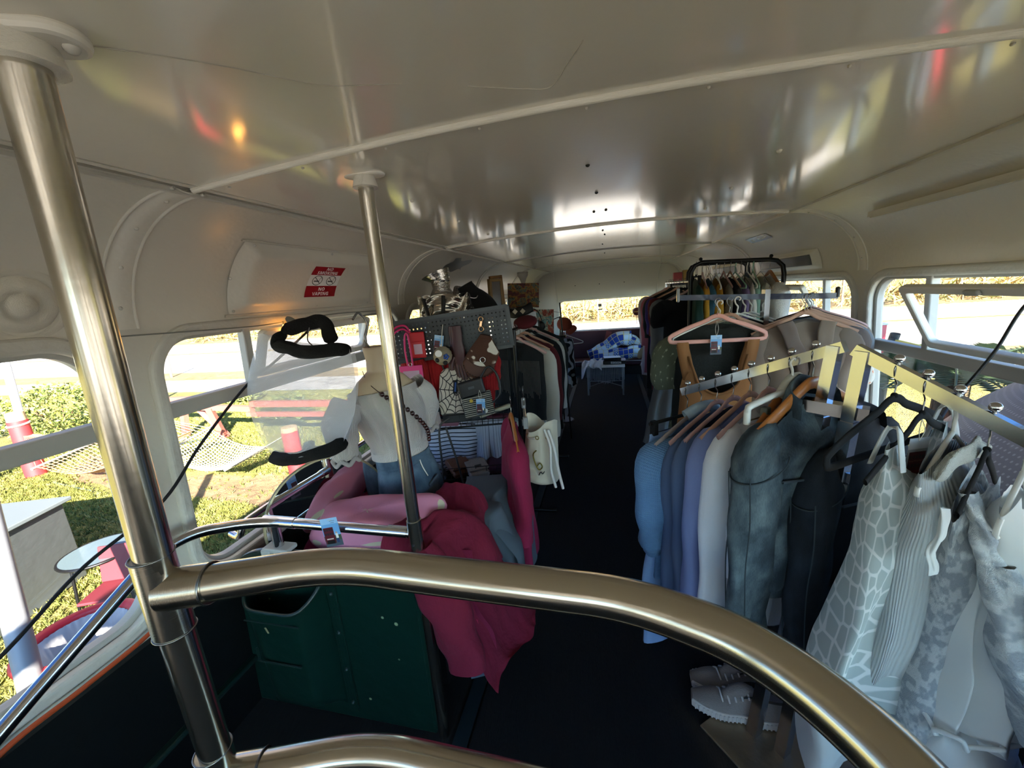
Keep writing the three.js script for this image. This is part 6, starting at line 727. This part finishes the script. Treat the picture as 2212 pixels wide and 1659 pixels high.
function bush(label, pos, rx, ry, rz, n, seed, cols, l = 0.16) { const t = thing('bush', label, 'bush', pos); part('stems', [0, 1, 2, 3, 4].map((i) => rod([0, 0, 0], [rx * 0.5 * cos(i * 1.3), ry * 1.2, rz * 0.5 * sin(i * 1.3)], 0.02, 5)), mat('#5a4632'), t); foliage(t, n, seed, (r) => { const p = inBall(r, rx, ry, rz); return [p[0], p[1] + ry, p[2]]; }, leafGeo(l, l * 0.45), cols, leafM); return t; }
bush('tall yellow green oleander bush beyond the red post', [-19.2, GY, -9.6], 1.9, 0.98, 1.5, 2600, 3, ['#626d22', '#828438', '#47561a', '#9a9852']);
bush('low grey green shrub left of the oleander bush', [-22.5, GY, -9.0], 2.0, 0.7, 1.3, 1400, 4, ['#65704a', '#87906a', '#4f5b38']);
bush('clipped green hedge clump behind the timber frame', [-15.6, GY, -13.6], 1.1, 0.4, 0.7, 700, 5, ['#6c7a3a', '#8b9350', '#505e2c']);
bush('dark olive shrub beside the hammock frame', [-10.4, GY, -10.6], 0.9, 0.6, 0.6, 700, 6, ['#55662c', '#78853e', '#414f22']);
struct('worn_path', grid(30, 6, (u, v) => { const x = lerp(-15, -6.2, u), c = -6.9 + 0.55 * sin(u * 5) + 2.4 * (u - 0.5); return [x, GY + 0.012, c + (v - 0.5) * (1.0 + 0.5 * sin(u * 9) + 0.3 * sin(u * 23 + v * 4))]; }, 9, 1.4), GM.dirt);
struct('unseen_forecourt', flat(-7, 60, 1.2, 45, GY + 0.015), groundMat(roadT, 8, { bumpScale: 0.005 }));  // out of view, pale ground placed to bounce neutral light onto the ceiling
{ const gM = mat('#ffffff', { roughness: 1 }), t = struct('grass'); t.userData = { label: 'tufts of sunlit grass on the lawn', category: 'grass', kind: 'stuff' }; const g = new THREE.ConeGeometry(0.008, 0.06, 3, 1).translate(0, 0.03, 0);
  const im = new THREE.InstancedMesh(mergeGeometries([g, g.clone().rotateZ(0.5), g.clone().rotateX(0.5), g.clone().rotateZ(-0.45)]), gM, 60000), r = rng(12), mt = new THREE.Matrix4(), q = new THREE.Quaternion(), e = new THREE.Euler(), c = new THREE.Color(), cols = ['#6f7530', '#868840', '#5a632a', '#969050', '#7a7a38'];
  for (let i = 0; i < 60000; i++) { const k = r(), x = -3.2 - 15 * pow(k, 1.3), z0 = lerp(-15.5, 0, r()), pu = clamp((x + 15) / 8.8), onPath = x > -15 && abs(z0 - (-6.9 + 0.55 * sin(pu * 5) + 2.4 * (pu - 0.5))) < 0.6 && r() < 0.9, z = onPath ? z0 + 1.3 : z0; e.set(0.3 * r(), r() * 6.3, 0.3 * r()); const s = 0.6 + 1.1 * r(); im.setMatrixAt(i, mt.compose(V(x, GY, z), q.setFromEuler(e), V(s * 1.4, s, s * 1.4))); im.setColorAt(i, c.set(cols[floor(r() * 5)])); }
  im.name = 'tufts'; im.receiveShadow = true; im.userData.kind = 'stuff'; t.add(im); }
// red posts and timber hammock frames
const redP = mat('#b3262a', { roughness: 0.6 }), timber = mat('#a4574a', { roughness: 0.8, bumpMap: rep(T.brush, 1), bumpScale: 0.004 }), rope = mat('#cfc6b2', { roughness: 0.9 });
{ const t = thing('red_post', 'thick red painted post with a bare wooden top and rope', 'post', [-14.84, GY, -6.6]); part('shaft', cyl(0.19, 0.21, 1.55, 0, 0.775, 0, 16), redP, t); part('cap', cyl(0.17, 0.18, 0.22, 0, 1.66, 0, 16), mat('#b59a70', { roughness: 0.8 }), t); part('rope', new THREE.TorusGeometry(0.2, 0.025, 6, 20).rotateX(PI / 2 + 0.1).translate(0, 1.45, 0), rope, t); }
one('white_flag_pole', rod([-16.4, GY, -7.3], [-15.6, 2.2, -7.2], 0.09, 12), mat('#c9ccd0', { roughness: 0.5 }), 'slim white pole standing behind the red post', 'pole');
{ const t = thing('timber_frame', 'red brown timber hammock frame with slanted legs', 'frame', [-12.6, GY, -9.5]); part('post', beam([-0.85, 0, 0], [-0.6, 1.25, 0], 0.16, 0.16), timber, t); part('brace', beam([0.72, 0, 0], [0.9, 1.1, 0.4], 0.16, 0.16), timber, t); part('brace', beam([0.75, 0, -0.1], [0.1, 1.2, 0.2], 0.15, 0.15), timber, t); part('beam', beam([-2.6, 1.25, 0.05], [0.2, 1.3, 0.05], 0.16, 0.18), timber, t); part('beam', beam([0.2, 1.12, 0.3], [2.4, 1.05, 0.3], 0.16, 0.16), timber, t); }
{ const t = thing('timber_frame', 'red brown timber crossbeam on posts right of the slanted legs', 'frame', [-8.6, GY, -9.2]); part('beam', beam([-1.6, 1.2, 0], [3.4, 1.2, 0], 0.16, 0.16), timber, t); part('beam', beam([-1.6, 0.95, 0.2], [3.4, 0.95, 0.2], 0.12, 0.12), timber, t); for (const x of [-1.5, 3.2]) part('post', beam([x, 0, 0], [x, 1.3, 0], 0.15, 0.15), timber, t); }
{ const t = thing('timber_frame', 'red brown timber trestle beside the thick red post', 'frame', [-16.0, GY, -6.2]); part('beam', beam([-1.6, 1.4, 0], [0.8, 1.5, -0.1], 0.16, 0.2), timber, t); part('leg', beam([0.4, 0, 0.2], [0.2, 1.4, 0], 0.14, 0.14), timber, t); part('leg', beam([-1.3, 0, 0.2], [-1.3, 1.4, 0], 0.14, 0.14), timber, t); }
{ const t = thing('red_post', 'plain red post behind the mesh top near the lower hammock end', 'post', [-6.35, GY, -6.45]); part('shaft', cyl(0.16, 0.17, 1.4, 0, 0.7, 0, 16), redP, t); part('cap', cyl(0.15, 0.16, 0.1, 0, 1.44, 0, 16), mat('#b59a70', { roughness: 0.8 }), t); }
function hammock(label, A, B, C_, D_, tieL, tieR, netM, n) { // bar A-B, far bar D-C; net sags between
  const t = thing('hammock', label, 'hammock', A), o = (p) => [p[0] - A[0], p[1] - A[1], p[2] - A[2]], L = (a, b, k) => a.map((x, i) => lerp(x, b[i], k)), net = [];
  const S = (u, v) => { const p = L(L(A, B, u), L(D_, C_, u), v), s = 0.42 * sin(PI * v) * (0.45 + 0.55 * sin(PI * u)); p[1] -= s; return o(p); };
  for (let i = 0; i <= n; i++) net.push(tube(Array.from({ length: 11 }, (_, j) => S(clamp(i / n + 0.35 / n * (j % 2)), j / 10)), 0.011, 20, 4)); for (let j = 1; j < n * 1.4; j++) net.push(tube(Array.from({ length: 9 }, (_, i) => S(i / 8, j / (n * 1.4))), 0.011, 16, 4));
  part('net', net, netM, t).userData.kind = 'stuff'; part('spreader_bar', rod(o(L(A, B, -0.06)), o(L(A, B, 1.06)), 0.03, 8), mat('#8d8a80', { roughness: 0.7 }), t); part('spreader_bar', rod(o(L(D_, C_, -0.06)), o(L(D_, C_, 1.06)), 0.03, 8), mat('#8d8a80', { roughness: 0.7 }), t);
  const cl = []; for (let i = 0; i <= 10; i++) { cl.push(rod(o(L(A, B, i / 10)), o(tieL), 0.008, 4)); cl.push(rod(o(L(D_, C_, i / 10)), o(tieR), 0.008, 4)); } part('clews', cl, netM, t).userData.kind = 'stuff'; return t;
}
hammock('pale green rope hammock slung across the lawn', [-10.45, -1.75, -6.75], [-11.1, -1.7, -8.5], [-7.6, -1.6, -7.0], [-7.7, -1.7, -6.05], [-13.2, -1.2, -8.2], [-6.5, -1.1, -6.5], mat('#c9d2b4', { roughness: 0.9 }), 18);
hammock('orange brown rope hammock beside the thick red post', [-13.3, -1.8, -5.95], [-13.9, -1.75, -7.6], [-10.9, -1.7, -7.6], [-11.1, -1.75, -6.1], [-14.8, -1.2, -6.6], [-9.6, -1.2, -7.0], mat('#b98a5c', { roughness: 0.9 }), 15);
{ const t = thing('utility_cabinet', 'grey metal utility cabinet standing on the lawn', 'cabinet', [-8.9, GY, -2.3]); part('body', rbox(2.5, 1.25, 2.0, 0.02, 0.1, 0.63, 0), mat('#3a3f40', { roughness: 0.6, bumpMap: rep(T.rough, 2), bumpScale: 0.004 }), t); part('lid', rbox(2.65, 0.06, 2.15, 0.015, 0.1, 1.29, 0), mat('#5f686b', { roughness: 0.45 }), t); t.rotation.y = 0.35; }
one('white_post', rod([-4.55, GY, -1.5], [-5.9, 0.2, -2.27], 0.085, 16), mat('#6e7176', { roughness: 0.5 }), 'leaning white post rising past the red rimmed tub', 'post');
{ const t = thing('tub_planter', 'corrugated silver tub inside a red rim', 'tub', [-5.15, GY, -2.2]); part('rim', new THREE.TorusGeometry(0.42, 0.055, 10, 48).rotateX(PI / 2).translate(0, 0.8, 0), mat('#c4202a', { roughness: 0.45 }), t); part('liner', grid(96, 6, (u, v) => { const a = u * 2 * PI, r = lerp(0.36, 0.3, v) + 0.008 * sin(a * 40); return [r * cos(a), lerp(0.8, 0.45, v), r * sin(a)]; }, 2, 0.5, true), mat('#c9cbce', { metalness: 0.5, roughness: 0.4 }), t); part('floor', at(new THREE.CircleGeometry(0.31, 32), 0, 0.46, 0, 0, -PI / 2), mat('#9da0a3', { roughness: 0.5 }), t); part('shell', cyl(0.44, 0.36, 0.78, 0, 0.39, 0, 32, true), mat('#8f1a22', { roughness: 0.5 }), t); }
{ const t = thing('patio_table', 'round grey patio table with a glass top on the lawn edge', 'table', [-6.9, GY, -3.4]); part('top', cyl(0.42, 0.42, 0.03, 0, 0.74, 0, 32), mat('#56666c', { roughness: 0.2 }), t); part('rim', new THREE.TorusGeometry(0.42, 0.02, 6, 40).rotateX(PI / 2).translate(0, 0.74, 0), M.blackmetal, t); for (let i = 0; i < 3; i++) part('leg', rod([0.3 * cos(i * 2.1), 0.73, 0.3 * sin(i * 2.1)], [0.36 * cos(i * 2.1), 0, 0.36 * sin(i * 2.1)], 0.02, 6), M.blackmetal, t); }
{ const t = thing('patio_chair', 'dark red mesh patio chair below the grey patio table', 'chair', [-6.35, GY, -3.1], 0.4), m = mat('#5e1c26', { roughness: 0.6 }); part('seat', rbox(0.46, 0.04, 0.44, 0.015, 0, 0.42, 0), m, t); part('backrest', at(rbox(0.46, 0.48, 0.03, 0.01), 0, 0.68, -0.24, 0, -0.2), m, t); for (const [x, z] of [[-0.21, -0.2], [0.21, -0.2], [-0.21, 0.2], [0.21, 0.2]]) part('leg', rod([x, 0.42, z], [x * 1.15, 0, z * 1.15], 0.014, 6), M.blackmetal, t); }
one('road_sign_post', rod([-28.2, GY, -20], [-28.1, -0.5, -20], 0.07, 8), mat('#6e6a64'), 'thin grey post on the grass verge by the road', 'post');
for (const [x, h] of [[-2.6, 3.2], [4, 3.4], [-9, 3.2], [13, 3.2], [22, 3.2]]) one('fence_post', rod([x, GY, -45.5], [x, GY + h, -45.5], 0.1, 6), mat('#9a8464', { roughness: 0.9 }), 'weathered fence post in the dry field across the road', 'post', 'fence posts in the dry field');
{ const t = thing('road_sign', 'small white sign board on the far side of the road', 'sign', [-1.0, GY, -44.5]); part('post', rod([0, 0, 0], [0, 3.6, 0], 0.07, 6), mat('#c9c9c6'), t); part('board', box(1.1, 0.7, 0.04, 0, 3.5, 0.06), mat('#d8d8d4'), t); part('lettering', [box(0.8, 0.1, 0.01, 0, 3.65, 0.085), box(0.7, 0.1, 0.01, 0, 3.45, 0.085)], mat('#55585a'), t); }
foliage(struct('tall_grass'), 9000, 21, (r) => [lerp(-60, 60, r()), GY + 0.3 + 2.4 * r() * r(), -45 - 9 * r()], leafGeo(1.3, 0.1), ['#b59a5e', '#c9b078', '#9d854c', '#8f9350'], mat('#ffffff', { roughness: 1 }));
scene.getObjectByName('tall_grass').userData = { label: 'tall dry grass across the road', category: 'grass', kind: 'stuff' };
// right side of the bus
{ const t = thing('shade_tent', 'grey dotted fabric shade tent beside the bus', 'tent', [4.8, GY, -3.05]); const m = mat('#ffffff', { roughness: 0.55, map: rep(tex(64, (u, v) => hypot((u * 4) % 1 - 0.5, (v * 4) % 1 - 0.5) < 0.2 ? [0.44, 0.44, 0.45] : [0.3, 0.3, 0.31], true), 5) }); part('canopy', grid(64, 20, (u, v) => { const a = u * 2 * PI, b = v * PI / 2; return [2.55 * cos(a) * cos(b), 1.4 + 1.95 * sin(b), 2.4 * sin(a) * cos(b)]; }, 16, 3.5, true), m, t); part('hem', new THREE.TorusGeometry(1, 0.02, 6, 60).rotateX(PI / 2).scale(2.55, 1, 2.4).translate(0, 1.4, 0), mat('#9aa0aa'), t); for (let i = 0; i < 4; i++) part('leg', rod([2.5 * cos(i * PI / 2 + 0.7), 1.42, 2.35 * sin(i * PI / 2 + 0.7)], [2.5 * cos(i * PI / 2 + 0.7), 0, 2.35 * sin(i * PI / 2 + 0.7)], 0.03, 8), M.blackmetal, t); }
{ const t = thing('red_gate_post', 'narrow red post outside the offside window', 'post', [4.2, GY, -7.45]); part('shaft', box(0.1, 2.9, 0.1, 0, 1.45, 0), mat('#c02038', { roughness: 0.5 }), t); part('cap', rbox(0.13, 0.03, 0.13, 0.01, 0, 2.91, 0), mat('#d8d4cc'), t); }
{ const t = thing('yellow_barrier', 'yellow barrier board on a dark post outside the window', 'barrier', [4, GY, -6.1]); part('board', beam([0, 2.7, -0.62], [0, 2.66, 0.7], 0.04, 0.13), mat('#cdbb3c', { roughness: 0.6 }), t); part('post', tube([[0, 2.85, -0.66], [-0.02, 2.5, -0.72], [-0.03, 1.5, -0.74], [-0.03, 0, -0.74]], 0.06, 20, 8), mat('#2c2f31'), t); }
{ const t = thing('cycad_palm', 'cycad palm with stiff feathery fronds outside the window', 'palm', [4.3, GY, -6.1]), lm = mat('#3f5a34', { roughness: 0.6, transmission: 0.15, thickness: 0 }), lg = [0, 1].map((i) => leafGeo(0.34 - i * 0.08, 0.035)); part('trunk', cyl(0.16, 0.2, 2.4, 0, 1.2, 0, 14), mat('#5b4a36', { roughness: 0.95, bumpMap: rep(T.rough, 4), bumpScale: 0.03 }), t);
  for (let k = 0; k < 16; k++) { const a = k / 16 * 2 * PI + 0.2, el = 0.25 + 0.35 * hash(k, 3), L = 1.25 + 0.25 * hash(k, 4), pts = Array.from({ length: 7 }, (_, i) => { const s = i / 6; return [cos(a) * L * s * cos(el * (1 - s)), 2.35 + L * s * sin(el) - 0.55 * s * s, sin(a) * L * s * cos(el * (1 - s))]; }), c = curve(pts), g = [new THREE.TubeGeometry(c, 14, 0.012, 5)]; for (let i = 2; i < 26; i++) for (const s of [-1, 1]) { const p = c.getPointAt(i / 26), tg = c.getTangentAt(i / 26), sd = V(-tg.z, 0.25, tg.x).multiplyScalar(s).add(tg.clone().multiplyScalar(0.75)); if (s < 0) sd.y = abs(sd.y); sd.normalize(); const q = new THREE.Quaternion().setFromUnitVectors(V(0, 1, 0), sd); g.push(lg[i > 18 ? 1 : 0].clone().applyQuaternion(q).translate(p.x, p.y, p.z)); } part('frond', g, lm, t); } }
// trees out of view towards the sun, placed to shade the offside windows
for (const [x, z, s, l] of [[8.6, 5.2, 41, 'unseen tree ahead of the bus shading the offside windows'], [8.4, 9.2, 42, 'second unseen tree ahead of the bus shading the offside windows'], [8.8, 1.6, 43, 'unseen tree level with the stairwell shading the offside windows']]) { const t = thing('unseen_shade_tree', l, 'tree', [x, GY, z]); part('trunk', cyl(0.16, 0.24, 6.4, 0, 3.2, 0, 12), mat('#5b4a3a', { roughness: 0.95 }), t); foliage(t, 3600, s, (r) => { const p = inBall(r, 2.6, 1.35, 2.7); return [p[0], 7.9 + p[1], p[2]]; }, leafGeo(0.42, 0.24), ['#5d6b35', '#76813f', '#4b5a2c'], leafM); }

// ---------- fittings on the coves and ceiling ----------
const onCove = (t, z, side, o = 0) => { const p = cove(t, side, -o); return [p[0], p[1], z]; };
function covePanel(side, z0, z1, t0, t1, h, m, e = 0.14) { return grid(40, 24, (u, v) => { const d = min(1, min(u, 1 - u) / (e * 0.5), min(v, 1 - v) / e), k = smooth(0, 1, d); return onCove(lerp(t0, t1, v), lerp(z0, z1, u), side, 0.003 + h * k); }, abs(z1 - z0), 0.3); }
{ const t = thing('cove_cover', 'raised white painted cover panel on the nearside cove', 'panel', [0, 0, 0]); part('cover', covePanel(-1, -1.085, -1.92, 0.035, 0.6, 0.028, M.wall), M.wall, t); const fl = grid(2, 2, () => [0, 0, 0]); part('flange', [[0.03, 0.03], [0.605, 0.605]].map(([a, b]) => new THREE.TubeGeometry(curve(Array.from({ length: 9 }, (_, i) => onCove(lerp(a, b, i / 8), lerp(-1.07, -1.935, i / 8), -1, 0.003))), 20, 0.004, 6)), M.wall, t);
  for (const [tt, z] of [[0.06, -1.1], [0.06, -1.5], [0.06, -1.88], [0.58, -1.12], [0.58, -1.5], [0.58, -1.88], [0.3, -1.085]]) part('screw', ball(0.005, ...onCove(tt, z, -1, 0.008), 8, 6), M.screw, t); }
const signT = canvasTex(512, 512, (c, w, h) => {
  c.fillStyle = '#e9e6e2'; c.fillRect(0, 0, w, h); c.fillStyle = '#a01822'; c.fillRect(0, 0, w, 150); c.fillRect(0, 332, w, 180); c.fillStyle = '#f2efec'; c.textAlign = 'center'; c.font = 'bold 74px sans-serif'; c.fillText('NO', w / 2, 66); c.fillText('SMOKING', w / 2, 136); c.fillText('NO', w / 2, 412); c.fillText('VAPING', w / 2, 488);
  for (const x of [140, 372]) { c.strokeStyle = '#1b1b1b'; c.lineWidth = 9; c.beginPath(); c.arc(x, 241, 76, 0, 7); c.stroke(); c.fillStyle = '#1b1b1b'; c.fillRect(x - 52, 246, 84, 18); c.lineWidth = 5; c.beginPath(); c.moveTo(x + 38, 240); c.quadraticCurveTo(x + 20, 220, x + 42, 206); c.quadraticCurveTo(x + 52, 196, x + 36, 188); c.stroke(); c.lineWidth = 9; c.beginPath(); c.moveTo(x - 54, 187); c.lineTo(x + 54, 295); c.stroke(); } });
one('no_smoking_sign', grid(8, 10, (u, v) => onCove(lerp(0.152, 0.47, v), lerp(-1.398, -1.585, u) - 0.02 * v, -1, 0.0325)), mat('#ffffff', { map: signT, roughness: 0.35 }), 'red and white no smoking no vaping sticker on the cove cover', 'sign');
{ const n = onCove(0.155, -0.6, -1, 0.0), t = thing('cove_vent', 'round white dished vent boss on the nearside cove', 'vent', n); const q = new THREE.Quaternion().setFromUnitVectors(V(0, 1, 0), V(0.96, -0.27, 0).normalize()); const g = (pts) => lathe(pts, 40).applyQuaternion(q); part('flange', g([[0.085, -0.004], [0.085, 0.004], [0.078, 0.01], [0.066, 0.01], [0.062, 0.005]]), M.wall, t); part('dish', g([[0.063, 0.004], [0.052, 0.014], [0.036, 0.016], [0.03, 0.01], [0.022, 0.016], [0.016, 0.024], [0, 0.026]]), M.wall, t); const s = V(0, 0.016, 0.044).applyQuaternion(q); part('screw', ball(0.006, s.x, s.y, s.z, 8, 6), M.screw, t); }
{ const lm = mat('#6a6b69', { metalness: 0.2, roughness: 0.35 }); for (const [z0, z1, l] of [[-2.62, -3.6, 'long metal framed advert panel on the offside cove behind the T-stand'], [-4.0, -5.0, 'metal framed advert panel on the offside cove beyond the pipe rack']]) { const t = thing('advert_panel', l, 'panel', [0, 0, 0]); part('frame', covePanel(1, z0, z1, 0.05, 0.3, 0.014, M.wall, 0.2), M.bead, t); part('face', covePanel(1, z0 - 0.04, z1 + 0.04, 0.085, 0.265, 0.018, lm, 0.15), lm, t); } }
{ const t = thing('cove_batten', 'slim white batten light fitting along the offside cove', 'batten', [0, 0, 0]); part('body', beam(onCove(0.56, -0.3, 1, 0.012), onCove(0.56, -2.0, 1, 0.012), 0.03, 0.02), M.bead, t); part('strip', beam(onCove(0.56, -0.32, 1, 0.024), onCove(0.56, -1.98, 1, 0.024), 0.016, 0.012), M.bead, t); }
one('cove_sticker', grid(6, 4, (u, v) => onCove(lerp(0.6, 0.72, v), lerp(-2.98, -3.36, u), 1, 0.003)), mat('#ffffff', { roughness: 0.25, map: artT(181, [[0.1, 0.1, 0.08], [0.4, 0.36, 0.12], [0.16, 0.16, 0.16], [0.5, 0.45, 0.2]]) }), 'small dark and yellow poster stuck on the offside cove', 'sticker');
one('bare_metal_patch', grid(10, 6, (u, v) => onCove(lerp(0.52, 0.78, v) + 0.04 * sin(u * 9), lerp(-2.72, -3.05, u) + 0.03 * sin(v * 7), -1, 0.002)), mat('#8f8f8d', { metalness: 0.8, roughness: 0.3 }), 'patch of bare metal where cove paint has peeled', 'paint patch');
{ const c = scene.getObjectByName('ceiling'), dk = M.gap; for (const [x, z] of [[0.46, -1.247], [0.458, -1.652], [-0.548, -1.623], [-0.545, -1.214], [0.46, -2.05], [-0.55, -2.05]]) part('ceiling_stud', ball(0.007, x, arch(x), z, 10, 6).scale(1, 1, 1), M.screw, c); for (const [x, z] of [[-0.014, -1.165], [0.0, -1.5], [0.03, -1.85], [-0.02, -1.86], [0.01, -2.5], [0.02, -2.7], [0, -3.3], [0.01, -4.2]]) part('ceiling_screw', ball(0.006, x, arch(x), z, 8, 5), dk, c);
  const cr = mat('#b5aea0'); part('hairline_crack', tube([[-0.52, 1.7195, -0.392], [-0.44, 1.7245, -0.47], [-0.353, 1.7255, -0.569], [-0.254, 1.7285, -0.613]].map(([x, , z]) => [x, arch(x) - 0.0006, z]), 0.0006, 30, 5), cr, c, 'hairline crack in the ceiling paint'); part('hairline_crack', tube([[-0.17, -0.66], [-0.09, -0.705], [-0.05, -0.715], [-0.02, -0.66], [0.006, -0.61]].map(([x, z]) => [x, arch(x) - 0.0004, z]), 0.0006, 30, 5), cr, c, 'hairline crack in the ceiling paint'); }
// ---------- cables and light string ----------
one('black_cable', tube([[-1.06, 1.345, -1.3], [-1.1, 1.25, -1.15], [-1.15, 1.18, -1.053], [-1.155, 1.05, -0.87], [-1.15, 0.939, -0.728], [-1.17, 0.87, -0.55], [-1.15, 0.794, -0.388], [-1.15, 0.72, -0.2]], 0.0042, 60, 6), M.black, 'thin black cable hanging across the nearside window', 'cable');
one('orange_cord', tube([[-1.215, 0.5, -0.2], [-1.215, 0.565, -0.36], [-1.215, 0.57, -0.5], [-1.212, 0.58, -0.64], [-1.214, 0.61, -0.75], [-1.205, 0.64, -0.83], [-1.2, 0.6, -0.92]], 0.006, 50, 8), mat('#b5481c', { roughness: 0.55 }), 'orange extension cord along the nearside sill', 'cord');
one('black_cable', tube([[1.13, 1.36, -1.25], [1.11, 1.3, -1.35], [1.05, 1.17, -1.34], [1.0, 1.077, -1.337], [0.93, 1.06, -1.27], [0.82, 1.03, -1.15]], 0.004, 40, 6), M.black, 'black cable hanging from the offside vent to the sloping arm', 'cable');
{ const t = thing('light_string', 'string of small warm bulbs under the nearside cove', 'lights', [-1.16, 1.385, -1.5]); part('wire', tube([[0, 0.0, 0.75], [0.0, -0.012, 0.4], [0.01, -0.01, 0.23], [0, 0.0, -0.1], [0, -0.01, -0.5]], 0.002, 40, 5), mat('#8a8a80'), t); const bm = mat('#ffd9a0', { emissive: new THREE.Color('#ffb050'), emissiveIntensity: 3, roughness: 0.3 }); part('bulb', ball(0.008, 0.012, -0.024, 0.23, 10, 8), bm, t); part('socket_and_added_shield', [at(cyl(0.022, 0.022, 0.004, 0, 0, 0, 16), 0.045, -0.008, 0.23, 0, 0, -0.9), cyl(0.006, 0.006, 0.012, 0.012, -0.012, 0.23, 10)], mat('#8a8a80'), t); const l = new THREE.PointLight('#ffab4a', 0.006); l.position.set(0.024, -0.03, 0.23); l.castShadow = true; l.name = 'bulb_light'; t.add(l); }  // socket, plus a disc added to keep bulb light off the ceiling
// ---------- sheer mesh top hanging in the window ----------
{ const t = thing('sheer_mesh_blouse', 'sheer white mesh top with black fur trim hanging in the window', 'blouse', [-0.9, 1.36, -1.02]), E = (v, a, b, c) => (1 - v) * (1 - v) * a + 2 * v * (1 - v) * b + v * v * c;
  const mesh = mat('#eef0f4', { roughness: 0.4, transmission: 0.66, thickness: 0, bumpMap: rep(T.weave, 8), bumpScale: 0.002 });
  const sheet = (zo, s) => grid(26, 26, (u, v) => { const xl = E(v, -0.1, -0.27, -0.165), xr = E(v, 0.2, 0.215, 0.12), yl = lerp(-0.005, -0.41, v), yr = lerp(-0.055, -0.355, v); return [lerp(xl, xr, u), lerp(yl, yr, u) - 0.01 * sin(u * PI), zo * sin(PI * u) * (0.4 + 0.6 * v) + 0.012 * sin(u * 8 + s + v * 3)]; }, 0.4, 0.4);
  part('front', sheet(0.045, 0), mesh, t); part('back', sheet(-0.03, 2), mesh, t);
  const fur = (pts, r, n) => limb(pts, r, r, { flat: 1, seed: 3, amp: r * 0.16, n: 48, s: 16, cap: 0.06, capEnd: 0.06 });
  part('fur_hem', fur([[-0.17, -0.41, 0.0], [-0.1, -0.412, 0.03], [0.0, -0.39, 0.035], [0.09, -0.372, 0.02], [0.125, -0.355, 0]], 0.021), M.blackfur, t); part('fur_collar', fur([[-0.025, 0.0, 0.0], [-0.03, -0.04, 0.03], [0.03, -0.05, 0.045], [0.1, -0.065, 0.045], [0.165, -0.062, 0.03], [0.2, -0.075, 0.01]], 0.019), M.blackfur, t); part('fur_collar', fur([[-0.025, 0.0, 0.0], [0.03, 0.012, -0.02], [0.08, 0.02, -0.03], [0.11, 0.0, -0.03], [0.125, -0.05, -0.01]], 0.02), M.blackfur, t);
  part('hanger_wire', tube([[0.06, 0.02, -0.02], [0.055, -0.03, 0.0], [0.085, -0.05, 0.02]], 0.002, 12, 5), M.wire, t); }

renderer.render(scene, camera);
